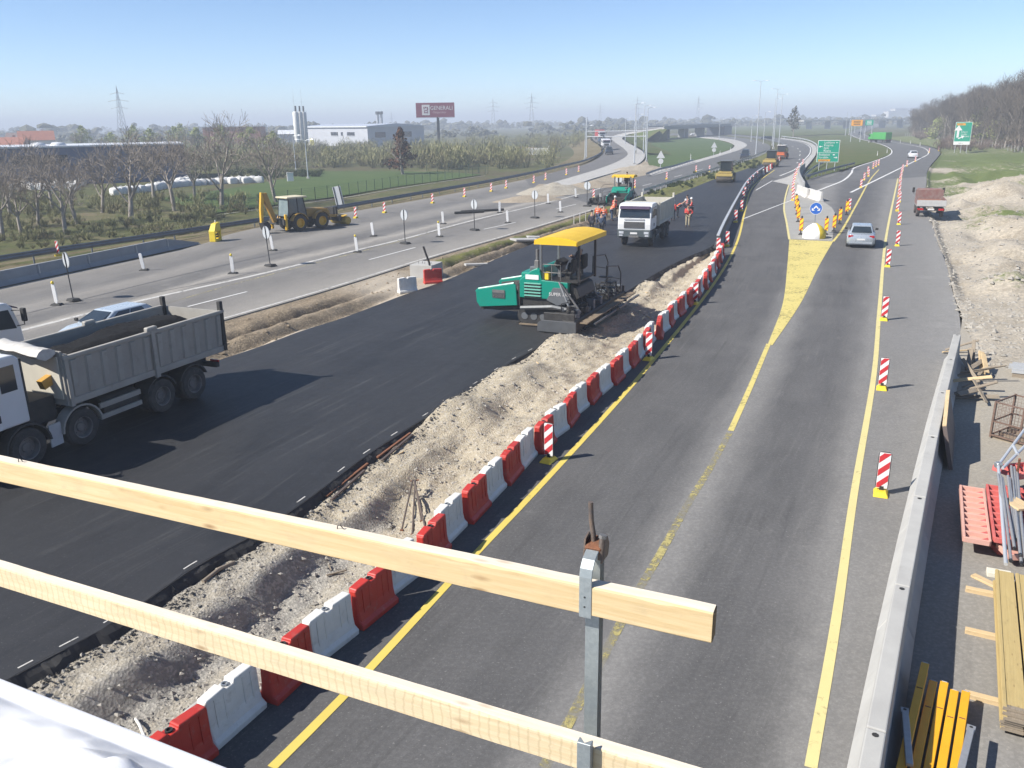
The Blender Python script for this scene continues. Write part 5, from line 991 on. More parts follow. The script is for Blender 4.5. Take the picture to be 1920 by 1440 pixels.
fence('wire_fence', W3([(1697, 257), (1740, 261), (1800, 269), (1860, 279), (1930, 292)]), 'wire fence with grey posts along the foot of the wood', M_CONC2, 1.6, 4.0, 5, .07)
line('lawn_kerb', W3([(400, 405, LOW), (500, 391, LOW), (640, 372, LOW), (740, 355, LOW), (830, 341, LOW), (910, 330, LOW)]), .25, M_CONC_STRIP, .05, 3, 'pale kerb below the lawn fence')
# gantry frames beside the ramp
t = thing('sign_gantry', 'thin empty gantry frame spanning the ramp', 'gantry', G(1205, 290, .4)); q0 = Vector(G(1205, 290, .4)); d = math.hypot(q0.x, q0.y)
for py in (246.5, 256.5): a, b = AT(1100, py, d + 3) - q0, AT(1211, py - 1, d) - q0; B().tube([a, b], .12, 5).build('beam', M_POLE, t)
for px in (1100, 1211): a = AT(px, 258, d) - q0; B().tube([(a.x, a.y, -.5), (a.x, a.y, 9.0)], .14, 6).build('post', M_POLE, t)
# white sacks and pallets by the dark shed
M_SACK = mat('white_sack', (.70, .69, .66), (.6, .59, .56), s=2, r=.8, b=.4, bs=6); rr = random.Random(9)
def sack(): return B().loft([[(x * k * (1 + rr.uniform(-.08, .08)), y * k * (1 + rr.uniform(-.08, .08)), z) for x, y in ((-.5, -.5), (0, -.58), (.5, -.5), (.58, 0), (.5, .5), (0, .58), (-.5, .5), (-.58, 0))] for z, k in ((0, .92), (.3, 1.05), (.75, 1.02), (.95, .8), (1.0, .4))])
sk = [sack() for _ in range(3)]; skm = []
for i, (px, py) in enumerate([(218, 365), (228, 363), (238, 362), (252, 361), (264, 360), (282, 358), (293, 356), (300, 354), (310, 353), (320, 352), (332, 351), (345, 350), (357, 349), (368, 348), (380, 347), (395, 346), (410, 345), (422, 344), (436, 344), (450, 343), (462, 343), (474, 342), (486, 342), (340, 345), (352, 343)] + [(20 + 11 * k + rr.uniform(-3, 3), 352 + rr.uniform(-5, 6)) for k in range(13)]):
    p = G(px, py, LOW); t = thing('bulk_bag', 'white bulk bag in the row stacked before the dark shed', 'bag', (p[0], p[1], gz(p[0], p[1]) - .05), rr.uniform(0, 3), 'white bulk bags')
    if i < 3: o = sk[i].build('bag', M_SACK, t, smooth=1); skm.append(o.data)
    else: o = bpy.data.objects.new('bag', skm[i % 3]); link(o, t)
    t.scale = (1.35, 1.35, 1.15); st = B().tube([(-.35, 0, 1), (0, 0, 1.14), (.35, 0, 1)], .03, 4).build('strap', M_SACK, t)
p = G(545, 341, LOW); t = thing('utility_cabinet', 'small white utility cabinet at the edge of the lawn', 'cabinet', (p[0], p[1], LOW), .3); B().box((0, 0, .75), (1.1, .9, 1.6)).build('body', M_SWHT, t, bevel=.02); B().box((0, 0, 1.6), (1.2, 1.0, .1)).build('lid', M_CONC, t)
# hedge on the lawn
scrub('lawn_hedge', [(545, 605, 326, 333, 26, .8, 1.3, LOW), (425, 540, 325, 338, 30, .8, 1.6, LOW)], M_EVER, 'dark clipped hedge at the corner of the lawn', 12, 60, False)
# concrete chamber with a black pipe
p = G(810, 521); q = G(770, 519); v = p - q; rz = math.atan2(v[1], v[0]); t = thing('concrete_chamber', 'square concrete chamber sunk in the median', 'chamber', (p[0], p[1], -.3), rz)
for c, d in (((-.7, .08, .5), (1.4, .16, 1.0)), ((-.7, 1.5, .5), (1.4, .16, 1.0)), ((-.08, .8, .5), (.16, 1.28, 1.0)), ((-1.32, .8, .5), (.16, 1.28, 1.0))): B().box(c, d).build('side', M_CONC, t, bevel=.012)
B().box((-.7, .79, .97), (1.08, 1.26, .06)).build('lid', M_CONC, t)
for i in range(5): B().cyl((-1.1 + .2 * i, .6 + .1 * (i % 2), .9), (-1.1 + .2 * i, .6 + .1 * (i % 2), 1.12), .012, n=5).build('rebar_stub', M_DARKST, t)
p2 = G(806, 500, .65); t = thing('plastic_pipe', 'black flexible pipe sticking up out of the chamber', 'pipe', (p2[0], p2[1], .6)); B().tube([(0, .1, 0), (-.05, .1, .3), (-.2, .12, .75), (-.34, .15, 1.2)], .06, 8).build('hose', M_RUB, t)
# slabs and boards lying in the median
for px, py, w, d, h, rz, m_, l in [(985, 452, 2.2, 1.1, .14, .5, M_CONC, 'flat pale slab lying across the trench'), (1000, 447, 1.0, .8, .12, .2, M_CONC, 'small slab beside the flat slab'), (893, 496, 1.6, .4, .14, .45, M_WOODOLD if False else M_CONC, 'broken plank of concrete beside the chamber')]:
    p = G(px, py); t = thing('concrete_slab', l, 'slab', (p[0], p[1], median_z(p[0], p[1]) + .07), rz, ry=.06); B().hexa([(-w / 2, -d / 2, 0), (w / 2 * .9, -d / 2, 0), (w / 2, d / 2, 0), (-w / 2 * .95, d / 2, 0), (-w / 2, -d / 2, h), (w / 2 * .9, -d / 2, h), (w / 2, d / 2, h), (-w / 2 * .95, d / 2, h)]).build('slab', m_, t, bevel=.02)
for i, (px, py) in enumerate([(1112, 412), (1121, 408), (1076, 421), (1087, 418), (1098, 415)]): t = thing('marker_stake', 'short pale wooden stake in the grass of the median', 'stake', G(px, py), 0, 'wooden stakes in the median'); B().box((0, 0, .4), (.07, .07, 1.0)).build('stake', M_CONCW, t)
for px, py, ln_, rz in [(905, 397, 4.5, .35), (880, 400, 3.0, .3)]: p = G(px, py); t = thing('black_pipe', 'black pipe lying on the old carriageway', 'pipe', (p[0], p[1], .12), rz, 'black pipes on the carriageway'); B().cyl((-ln_ / 2, 0, 0), (ln_ / 2, 0, 0), .12, n=8).build('tube', M_RUB, t)
# rubble and sand heaps by the works
def heap(name, label, px, py, r_, h, m_, seed, sx=1.0, cat='heap'):
    p = G(px, py); n = 26; v = []; f = []
    for i in range(n + 1):
        for j in range(n + 1):
            x, y = (i / n * 2 - 1) * r_ * 1.15, (j / n * 2 - 1) * r_ * 1.15; d = math.hypot(x, y) / r_; z = h * max(0, 1 - d) ** .8 * (.7 + .7 * fbm(x * 1.3 + seed, y * 1.3, seed)) + .12 * (fbm(x * 4, y * 4, seed + 3) - .5) - .05 - .15 * max(0, d - 1); v.append((x * sx, y, float(z)))
    for i in range(n):
        for j in range(n): f.append((i * (n + 1) + j, (i + 1) * (n + 1) + j, (i + 1) * (n + 1) + j + 1, i * (n + 1) + j + 1))
    o = mesh_obj(name, v, f, m_, smooth=4, attrs={'mixa': [.5] * len(v)}); o.location = (p[0], p[1], 0); o.rotation_euler = (0, 0, .4); return tag(o, label, cat)
heap('gravel_heap', 'pale grey gravel heap on the old carriageway', 1040, 362, 3.4, 1.3, M_GRAVEL, 1, 1.5); heap('rubble_heap', 'brown broken asphalt rubble heap on the carriageway', 990, 376, 2.2, .7, M_SOIL, 2, 2.0); heap('rubble_heap', 'low rubble heap beside the gravel heap', 1115, 350, 2.5, .8, M_SOIL, 3, 2.2); heap('sand_heap', 'orange sand heap beside the ramp lamp', 1200, 318, 3.0, .9, M_SAND, 5, 2.0)
# ------------------------------------------------------------------ vehicles
def paint(name, c, r=.35, dirt=None, dl=.3): return mat(name, c, tuple(x * .9 for x in lin(c)[:3]), s=1.5, r=r, dirt=dirt, dl=dl, spec=.5)
M_GLASS = mat('vehicle_glass', (.018, .026, .033), (.03, .04, .048), s=1, r=.06, spec=.8); M_TYRE = mat('dusty_tyre', (.028, .027, .026), (.07, .065, .06), s=5, r=.9, dirt=(.16, .145, .125), dl=.42)
M_RIM = mat('dusty_rim', (.22, .21, .20), (.14, .135, .13), s=6, r=.6, m=.4, dirt=(.2, .18, .15), dl=.4); M_CHAS = mat('dirty_chassis', (.03, .03, .03), (.06, .056, .05), s=4, r=.8, dirt=(.13, .115, .095), dl=.4)
M_BED = mat('dusty_grey_bed', (.37, .35, .31), (.29, .27, .235), s=1.4, r=.7, dirt=(.17, .15, .125), dl=.42); M_BEDW = mat('cream_bed', (.56, .53, .45), (.47, .44, .37), s=1.2, r=.65, dirt=(.28, .25, .2), dl=.4)
M_TRUCKW = paint('white_truck_paint', (.72, .72, .71), .38, (.45, .42, .38), .3); M_LIGHT = mat('lamp_glass', (.55, .57, .6), r=.1); M_TAIL = mat('red_tail_lamp', (.45, .01, .015), r=.25); M_PLATE = mat('number_plate', (.72, .70, .68), r=.5)
M_ASPH = m_soil('hot_asphalt_load', (.010, .010, .011), (.028, .028, .030), (.03, .03, .032), sc=5, bump=.9)
def wheel(t, x, y, r_, w, side, mt=None, mr=None, name='wheel', n=22):
    prof = [(r_ * .58, -w / 2), (r_ * .9, -w / 2), (r_, -w / 2 + .05), (r_, w / 2 - .05), (r_ * .9, w / 2), (r_ * .58, w / 2)]
    o = B().lathe(prof, (0, 0, 0), 'y', n).build(name, mt or M_TYRE, t, smooth=.7); o.location = (x, y, r_); s = side
    B().lathe([(0, s * w * .15), (r_ * .22, s * w * .16), (r_ * .26, s * w * .05), (r_ * .48, s * w * .02), (r_ * .54, s * w * .46), (r_ * .6, s * w * .49)], (0, 0, 0), 'y', n).build('rim', mr or M_RIM, o, smooth=.7)
    b = B()
    for k in range(8): a = k * math.pi / 4; b.cyl((math.cos(a) * r_ * .36, s * w * .03, math.sin(a) * r_ * .36), (math.cos(a) * r_ * .36, s * w * .12, math.sin(a) * r_ * .36), r_ * .03, n=5)
    b.build('wheel_nuts', mr or M_RIM, o)['kind'] = 'stuff'
    return o
def arch(t, x, y0, y1, r_, zc, m, a0=10, a1=170, th=.05, name='mudguard'):
    P = [(x + math.cos(R(a)) * r_, zc + math.sin(R(a)) * r_) for a in np.linspace(a0, a1, 13)] + [(x + math.cos(R(a)) * (r_ - th), zc + math.sin(R(a)) * (r_ - th)) for a in np.linspace(a1, a0, 13)]
    b = B(); n = 13; v = [(p[0], y, p[1]) for y in (y0, y1) for p in P]; f = []
    for i in range(25): f += [(i, i + 1, 26 + i + 1, 26 + i)]
    f += [(25, 0, 26, 51)]
    for i in range(12): f += [(i, 25 - i, 24 - i, i + 1), (26 + i, 26 + i + 1, 26 + 24 - i, 26 + 25 - i)]
    return b.add(v, f).build(name, m, t)
def cab(t, x0, w, h0, h1, ln, m, lower, detail=True):
    """cab-over: x0 rear wall, x0+ln front; returns nothing"""
    xf = x0 + ln; hw = w / 2; zb = h0 + (h1 - h0) * .46; zt = h1 - .22
    prof = [(x0, h0), (xf - .02, h0), (xf, h0 + .4), (xf - .04, zb), (xf - .24, zt), (xf - .42, h1 - .04), (xf - .9, h1), (x0 + .15, h1 - .02), (x0, h1 - .14)]
    B().prism(prof, 'y', -hw, hw).build('cab_body', m, t, bevel=.06, seg=3)
    q = B().hexa([(xf - .035, -hw + .1, zb + .03), (xf - .01, -hw + .1, zb + .03), (xf - .01, hw - .1, zb + .03), (xf - .035, hw - .1, zb + .03), (xf - .23, -hw + .16, zt), (xf - .20, -hw + .16, zt), (xf - .20, hw - .16, zt), (xf - .23, hw - .16, zt)]).build('windscreen', M_GLASS, t, bevel=.01)
    for y in (-.35, .4): B().tube([(xf, y, zb + .04), (xf - .06, y + .45, zb + .25)], .015, 4).build('wiper', M_RUB, t)
    B().hexa([(xf - .2, -hw + .1, zt - .02), (xf + .06, -hw + .12, zt - .12), (xf + .06, hw - .12, zt - .12), (xf - .2, hw - .1, zt - .02), (xf - .24, -hw + .1, zt + .06), (xf + .02, -hw + .12, zt - .06), (xf + .02, hw - .12, zt - .06), (xf - .24, hw - .1, zt + .06)]).build('sun_visor', mat('smoked_visor', (.09, .06, .10), r=.2), t)
    for s in (-1, 1):
        y = s * hw; d = B().prism([(xf - 1.15, h0 + .02), (xf - .2, h0 + .02), (xf - .12, zb), (xf - .36, zt + .02), (xf - 1.15, zt + .06)], 'y', y - .012, y + .012).build('door', m, t, bevel=.008)
        B().prism([(xf - 1.06, zb + .06), (xf - .22, zb - .02), (xf - .42, zt - .06), (xf - 1.06, zt - .04)], 'y', y + s * .014, y + s * .022).build('side_window', M_GLASS, d); B().box((xf - 1.05, y + s * .02, h0 + .32), (.18, .02, .2)).build('door_handle', M_RUB, d)
        if ln > 1.9: B().prism([(xf - 1.75, zb + .08), (xf - 1.3, zb + .08), (xf - 1.3, zt - .04), (xf - 1.75, zt - .04)], 'y', y - .001, y + s * .012).build('rear_window', M_GLASS, t)
        mr = B().box((xf - .05, y + s * .26, zb + .45), (.12, .2, .46)).build('mirror', M_RUB, t, bevel=.02); B().tube([(xf - .3, y, zt - .1), (xf - .08, y + s * .22, zt - .12), (xf - .06, y + s * .24, zb + .1), (xf - .2, y, zb + .05)], .018, 5).build('mirror_arm', M_RUB, mr)
        B().box((xf - .5, y - s * .12, h0 - .32), (.5, .22, .5)).build('step', lower, t, bevel=.02)
    if not detail: return
    B().box((xf - .1, 0, h0 - .22), (.34, w + .02, .52)).build('bumper', lower, t, bevel=.05, seg=2)
    for s in (-1, 1):
        B().box((xf + .075, s * (hw - .28), h0 - .17), (.03, .34, .17)).build('headlight', M_LIGHT, t, bevel=.01); B().box((xf + .075, s * (hw - .25), h0 - .36), (.03, .26, .1)).build('fog_light', M_LIGHT, t)
    B().box((xf + .0, 0, h0 + .36), (.04, w * .62, .44)).build('grille', mat('grille_grey', (.06, .062, .066), r=.5), t)
    for k in range(5): B().box((xf + .026, 0, h0 + .2 + .085 * k), (.02, w * .6, .03)).build('grille_slat', M_RIM, t)
    B().box((xf + .09, 0, h0 - .2), (.02, .5, .13)).build('number_plate', M_PLATE, t); B().box((xf + .08, 0, h0 - .42), (.03, .7, .14)).build('tow_panel', M_RIM, t); B().box((xf - .0, 0, h0 + .74), (.03, w * .6, .1)).build('badge_band', mat('grey_letter_band', (.42, .42, .43), r=.5), t)
def dump_bed(t, x0, x1, w, z0, z1, m, nrib, mid=True, flare=.06):
    hw = w / 2; B().box(((x0 + x1) / 2, 0, z0 - .04), (x1 - x0, w - .1, .12)).build('bed_floor', m, t)
    for s in (-1, 1):
        y = s * hw; o = B().hexa([(x0, y - .03, z0 - .1), (x1, y - .03, z0 - .1), (x1, y + .03, z0 - .1), (x0, y + .03, z0 - .1), (x0, y - .03 + s * flare, z1), (x1, y - .03 + s * flare, z1), (x1, y + .03 + s * flare, z1), (x0, y + .03 + s * flare, z1)]).build('bed_side', m, t)
        B().box(((x0 + x1) / 2, y + s * (flare + .02), z1 + .0), (x1 - x0 + .06, .13, .1)).build('top_rail', m, o, bevel=.015); B().box(((x0 + x1) / 2, y + s * .03, z0 - .02), (x1 - x0, .1, .2)).build('bottom_rail', m, o, bevel=.015)
        for i in range(nrib):
            x = x0 + (x1 - x0) * (i + .5) / nrib
            B().hexa([(x - .14, y + s * .005, z0 + .08), (x + .14, y + s * .005, z0 + .08), (x + .08, y + s * .095, z0 + .12), (x - .08, y + s * .095, z0 + .12), (x - .14, y + s * flare, z1 - .08), (x + .14, y + s * flare, z1 - .08), (x + .08, y + s * (flare + .08), z1 - .11), (x - .08, y + s * (flare + .08), z1 - .11)]).build('rib', m, o)
        if mid: q = B().box(((x0 + x1) / 2, y + s * .1, (z0 + z1) / 2 - .05), (.14, .12, z1 - z0 + .25)).build('centre_post', m, o); B().box(((x0 + x1) / 2, y + s * (flare + .02), z1 + .1), (.4, .18, .14)).build('post_cap', m, o, bevel=.03)
        B().box((x0 + .05, y + s * .05, (z0 + z1) / 2 + .12), (.14, .16, z1 - z0 + .46)).build('corner_post', M_CHAS if mid else m, o, bevel=.02); B().box((x1 - .05, y + s * .06, (z0 + z1) / 2 - .02), (.12, .14, z1 - z0 + .24)).build('corner_post', m, o)
    B().box((x1 + .02, 0, (z0 + z1) / 2 + .04), (.07, w + .1, z1 - z0 + .3)).build('front_wall', m, t); B().box((x0 - .02, 0, (z0 + z1) / 2), (.06, w, z1 - z0)).build('tailgate', m, t)
def chassis(t, x0, x1, z, w=.9):
    for s in (-1, 1): B().box(((x0 + x1) / 2, s * w / 2, z), (x1 - x0, .1, .28)).build('frame_rail', M_CHAS, t)
    B().box((x0 + .1, 0, z - .1), (.14, 2.2, .16)).build('rear_bumper', M_CHAS, t)
    for s in (-1, 1): B().box((x0 + .02, s * .9, z - .02), (.05, .35, .14)).build('tail_lamp', M_TAIL, t)
def load_heap(name, label, loc, rz, L, w, h, zb, seed):
    n, m_ = 60, 22; v = []; f = []
    for i in range(n + 1):
        for j in range(m_ + 1):
            x, y = (i / n - .5) * L, (j / m_ - .5) * w; e = min(1, (1 - abs(2 * i / n - 1)) * 3) * min(1, (1 - abs(2 * j / m_ - 1)) * 1.6); z = zb + h * e ** .7 * (.6 + .5 * float(fbm(x * .6 + seed, y * .8, seed))) + .05 * (float(fbm(x * 7, y * 7, seed)) - .5); v.append((x, y, z))
    for i in range(n):
        for j in range(m_): f.append((i * (m_ + 1) + j, (i + 1) * (m_ + 1) + j, (i + 1) * (m_ + 1) + j + 1, i * (m_ + 1) + j + 1))
    # closed underside
    k = len(v); v += [(x, y, zb - .08) for x in (-L / 2, L / 2) for y in (-w / 2, w / 2)]; f.append((k, k + 1, k + 3, k + 2))
    o = mesh_obj(name, v, f, M_ASPH, smooth=4, attrs={'mixa': [.3] * len(v)}); o.location = loc; o.rotation_euler = (0, 0, rz); return tag(o, label, 'asphalt')
# --- loaded dump truck at the left
c4 = G(368, 748); dv = G(158, 835) - c4; hd = math.atan2(dv[1], dv[0]); lf = np.array([-math.sin(hd), math.cos(hd), 0]); o0 = c4 - lf * 1.12
t = thing('dump_truck', 'dusty grey dump truck loaded with black asphalt, white cab, on the fresh asphalt', 'truck', tuple(o0), hd)
for x in (0, 1.38, 4.36, 6.06):
    for s in (-1, 1):
        wheel(t, x, s * 1.0, .54, .32, s)
        if x < 2: wheel(t, x, s * .66, .54, .3, s, name='inner_wheel')
for s in (-1, 1):
    for x in (0, 1.38): arch(t, x, s * .55, s * 1.16, .64, .56, M_CHAS, 20, 160)
    arch(t, 4.36, s * .85, s * 1.2, .68, .54, M_BED, 2, 178); arch(t, 6.06, s * .85, s * 1.2, .68, .54, M_CHAS, 0, 178)
    B().box((2.9, s * 1.05, .92), (1.5, .06, .16)).build('side_guard', M_BED, t); B().box((2.9, s * 1.05, .58), (1.5, .06, .14)).build('side_guard', M_BED, t); B().box((5.22, s * 1.12, .62), (.4, .04, .62), rz=s * .1).build('mudflap', mat('pale_mudflap', (.5, .5, .49), r=.6), t)
B().cyl((2.2, .75, .8), (3.5, .75, .8), .3, n=12).build('fuel_tank', M_CHAS, t, smooth=1); B().box((2.7, -.75, .8), (1.2, .5, .5)).build('toolbox', M_CHAS, t, bevel=.02)
chassis(t, -1.3, 7.6, .95); dump_bed(t, -1.5, 4.72, 2.4, 1.42, 2.66, M_BED, 12); cab(t, 5.9, 2.4, 1.25, 3.12, 1.95, M_TRUCKW, M_CHAS)
B().box((5.25, 0, 1.25), (.9, 1.6, .7)).build('engine_cover', M_CHAS, t, bevel=.03); B().box((5.86, 0, 2.1), (.06, 2.3, 1.7)).build('cab_back', M_CHAS, t)
B().box((4.80, 0, 2.1), (.04, 2.3, 1.2)).build('headboard', M_BEDW, t); B().box((4.95, .75, 2.0), (.34, .2, .26), ry=.3).build('bracket', mat('amber_bracket', (.5, .28, .05), s=5), t)
q = B(); rg = random.Random(4); rings_ = [[(4.7 + .28 * math.cos(a) * rg.uniform(.8, 1.2) + .05 * i, -1.15 + 2.3 * i / 8, 2.85 + .13 * math.sin(a) * rg.uniform(.7, 1.3)) for a in np.linspace(0, 2 * math.pi, 9, endpoint=False)] for i in range(9)]
q.loft(rings_).build('rolled_tarp', mat('grubby_canvas', (.58, .56, .52), (.42, .4, .37), s=5, r=.9, b=.5, bs=20), t, smooth=1)
fw = np.array([math.cos(hd), math.sin(hd), 0]); load_heap('asphalt_load', 'black asphalt load heaped in the grey dump truck', tuple(o0 + fw * 1.6), hd, 6.0, 2.3, .72, 2.02, 3)
# --- white truck facing us, tipping bed
wf = (G(1158, 463) + G(1218, 466)) / 2; hd = math.atan2(-math.cos(R(21)), -math.sin(R(21))); fw = np.array([math.cos(hd), math.sin(hd), 0]); o0 = wf - fw * 6.75
t = thing('tipper_truck', 'white tipper truck with a cream bed facing us before the second paver', 'truck', tuple(o0), hd)
for x in (0, 1.35, 5.35):
    for s in (-1, 1): wheel(t, x, s * .98, .52, .32, s)
for s in (-1, 1):
    for x in (0, 1.35): arch(t, x, s * .5, s * 1.12, .62, .54, M_CHAS, 20, 160)
    arch(t, 5.35, s * .85, s * 1.18, .64, .54, M_CHAS, 0, 180); B().box((3.3, s * 1.02, .75), (2.2, .06, .3)).build('side_guard', M_CHAS, t)
chassis(t, -1.1, 6.4, .95); dump_bed(t, -1.4, 4.35, 2.36, 1.42, 2.82, M_BEDW, 10, False, .05); cab(t, 4.75, 2.34, 1.22, 3.02, 2.0, M_TRUCKW, paint('dark_bumper', (.07, .085, .09), .5, (.2, .19, .17), .4))
B().cyl((3.0, -.7, .75), (4.2, -.7, .75), .28, n=12).build('fuel_tank', M_CHAS, t, smooth=1); B().box((4.5, 1.0, 2.2), (.2, .16, 1.5)).build('air_intake', M_BEDW, t, bevel=.02); load_heap('asphalt_load', 'dark asphalt load lying in the cream truck bed', tuple(o0 + fw * 1.5), hd, 5.4, 2.2, .45, 1.9, 8)
# --- white cab at the left edge
p = G(40, 706); hd = R(66); t = thing('parked_truck', 'white truck cab standing beside the loaded dump truck', 'truck', (p[0] - 3.0, p[1] - 6.0, 0), hd)
for x in (0, 1.35, 5.1):
    for s in (-1, 1): wheel(t, x, s * .98, .52, .32, s)
chassis(t, -1.1, 6.0, .95); cab(t, 4.6, 2.36, 1.2, 2.95, 1.9, M_TRUCKW, M_CHAS); dump_bed(t, -1.3, 4.3, 2.36, 1.42, 2.3, M_BED, 9, False)
# --- cars
def car(name, label, p, hd, m, kind='sedan', L=4.55, w=1.8, h=1.45, cat='car'):
    t = thing(name, label, cat, tuple(p), hd); hw = w / 2
    if kind == 'sedan': st = [(-.5, .55, .78, .80), (-.485, .40, .92, .90), (-.40, .30, .98, .97), (-.2, .26, .98, 1), (.12, .26, .96, 1), (.3, .28, .90, .98), (.43, .34, .80, .92), (.485, .42, .68, .82), (.5, .48, .60, .72)]; gh = [(-.36, -.25, .12, .27)]
    elif kind == 'suv': st = [(-.5, .5, .95, .86), (-.485, .42, 1.05, .93), (-.4, .36, 1.06, .98), (.1, .36, 1.05, 1), (.3, .38, 1.0, .98), (.45, .42, .92, .92), (.5, .5, .8, .8)]; gh = [(-.48, -.43, .08, .22)]
    else: st = [(-.5, .5, .95, .86), (-.485, .42, 1.05, .93), (-.4, .36, 1.06, .98), (.1, .36, 1.05, 1), (.35, .38, .98, .97), (.46, .44, .85, .9), (.5, .5, .7, .8)]; gh = [(-.46, -.33, .05, .27)]
    k = h / 1.45 if kind != 'sedan' else 1.0; rings_ = []
    for u, zl, zt, ww in st: y = hw * ww; x = u * L; rings_.append([(x, -y * .9, zl * .62), (x, -y, zl), (x, -y, (zl + zt) / 2), (x, -y * .95, zt - .07), (x, -y * .82, zt), (x, y * .82, zt), (x, y * .95, zt - .07), (x, y, (zl + zt) / 2), (x, y, zl), (x, y * .9, zl * .62)])
    B().loft(rings_).build('body', m, t, smooth=.9); zb = .93 if kind == 'sedan' else 1.03
    a0, a1, b1, b0 = gh[0]; yb, yt = hw * .86, hw * .66; v = [(a0 * L, -yb, zb), (b0 * L, -yb, zb), (b0 * L, yb, zb), (a0 * L, yb, zb), (a1 * L, -yt, h), (b1 * L, -yt, h), (b1 * L, yt, h), (a1 * L, yt, h)]
    v = [(x, y, z if z < zb + .01 else z - .02) for x, y, z in v]; g = B().hexa([(x, y, zb - .08 if z < zb + .01 else z) for x, y, z in v]).build('cabin', m, t, bevel=.07, seg=3)
    def pane(ids, s0, s1, t0, t1, nm, out=.012):
        P = [Vector(v[i]) for i in ids]; bl = lambda s, q: P[0].lerp(P[1], s).lerp(P[3].lerp(P[2], s), q); c = [bl(s0, t0), bl(s1, t0), bl(s1, t1), bl(s0, t1)]; n_ = (c[1] - c[0]).cross(c[3] - c[0]).normalized()
        if n_.dot(c[0] - Vector((0, 0, zb))) < 0: n_ = -n_
        B().hexa([q - n_ * .01 for q in c] + [q + n_ * out for q in c]).build(nm, M_GLASS, t)
    pane((1, 2, 6, 5), .07, .93, .12, .9, 'windscreen'); pane((0, 3, 7, 4), .08, .92, .15, .88, 'rear_window')
    for ids in ((0, 1, 5, 4), (3, 2, 6, 7)): pane(ids, .20, .50, .14, .86, 'side_window'); pane(ids, .53, .84, .14, .86, 'side_window')
    for x in (-.31 * L, .31 * L):
        for s in (-1, 1): wheel(t, x, s * (hw - .1), .32, .21, s, mr=mat('alloy_rim', (.42, .43, .44), r=.35, m=.7), n=18)
    for s in (-1, 1):
        B().box((-.492 * L, s * hw * .72, zb - .12), (.06, hw * .34, .16)).build('tail_lamp', M_TAIL, t, bevel=.015); B().box((.475 * L, s * hw * .66, .66), (.1, hw * .36, .14)).build('headlight', M_LIGHT, t, bevel=.02)
        B().box((b0 * L - .3, s * (hw + .08), zb + .06), (.1, .2, .14)).build('mirror', M_RUB, t, bevel=.03); B().box((0, s * hw * .995, .42), (L * .45, .03, .08)).build('sill', M_CHAS, t)
    B().box((-.5 * L, 0, .62), (.02, .5, .11)).build('number_plate', M_PLATE, t); B().box((-.495 * L, 0, .40), (.05, w * .8, .18)).build('rear_bumper', m, t, bevel=.04); B().box((.5 * L, 0, .42), (.04, w * .6, .16)).build('front_grille', M_RUB, t); return t
M_SILV = paint('silver_car_paint', (.42, .46, .50), .28); M_SILV.node_tree.nodes['Principled BSDF'].inputs['Metallic'].default_value = .35
M_NAVYC = paint('dark_blue_car_paint', (.03, .04, .06), .25); M_WHC = paint('white_car_paint', (.7, .7, .71), .3); M_REDV = paint('faded_red_paint', (.21, .10, .082), .6, (.24, .19, .17), .6)
a, b = G(1585, 467), G(1640, 465); m_ = (a + b) / 2; hd = R(90 - 22); fw = np.array([math.cos(hd), math.sin(hd), 0]); car('car', 'silver saloon car driving away in the exit lane', m_ + fw * 2.2, hd, M_SILV, 'sedan', 4.5, 1.86, 1.45)
p = G(214, 642); car('car', 'silver blue estate car behind the loaded dump truck', p, R(90 - 26 + 180), paint('pale_blue_silver', (.40, .46, .52), .28), 'hatch', 4.25, 1.76, 1.46)
car('car', 'dark van driving towards us beside the median', G(1397, 297), R(250), M_NAVYC, 'suv', 4.8, 1.95, 1.95, 'van'); car('car', 'white car far along the exit road', G(1711, 296), R(70), M_WHC, 'hatch', 4.3, 1.8, 1.5)
car('car', 'small dark car at the bend of the exit road', G(1613, 252.5), R(250), M_NAVYC, 'sedan'); car('car', 'dark car coming down the ramp ahead of the white van', G(1142, 289, .5), R(265), M_NAVYC, 'suv', 4.5, 1.9, 1.8); car('car', 'small black car behind the white van on the ramp', G(1127, 268, 1.3), R(275), M_NAVYC, 'sedan')
car('car', 'dark car on the far motorway curve', G(1437, 262), R(200), M_NAVYC, 'suv'); car('car', 'pale car under the flyover', G(1302, 254), R(190), M_WHC, 'hatch')
def box_truck(label, p, hd, L, w, h, mc, mb, name='lorry'):
    t = thing(name, label, 'truck', tuple(p), hd)
    for x in (.7, 1.9, L - 1.6):
        for s in (-1, 1): wheel(t, x, s * (w / 2 - .18), .48, .3, s, n=14)
    chassis(t, 0, L - .4, .9); B().box(((L - 2.3) / 2, 0, (h + 1.15) / 2), (L - 2.3, w, h - 1.15)).build('cargo_box', mb, t, bevel=.03)
    for i in range(5): B().box(((L - 2.3) * (i + .5) / 5, 0, (h + 1.15) / 2), (.08, w + .06, h - 1.2)).build('box_rib', mb, t)
    B().box((-.03, 0, (h + 1.15) / 2), (.04, w - .2, h - 1.4)).build('rear_door', mb, t); cab(t, L - 2.1, w - .1, 1.1, min(h - .1, 2.9), 1.9, mc, M_CHAS); return t
box_truck('white delivery van coming down the ramp', G(1134, 280, .8), R(268), 6.2, 2.2, 2.9, M_WHC, M_WHC); box_truck('red and white lorry at the top of the ramp', G(1121, 261, 1.6), R(275), 9, 2.5, 3.6, M_WHC, paint('red_box', (.45, .06, .06)))
box_truck('green lorry and trailer seen from behind on the exit road', G(1665, 268), R(105), 9, 2.5, 3.4, paint('green_truck', (.06, .35, .07)), paint('green_truck', (.06, .35, .07)))
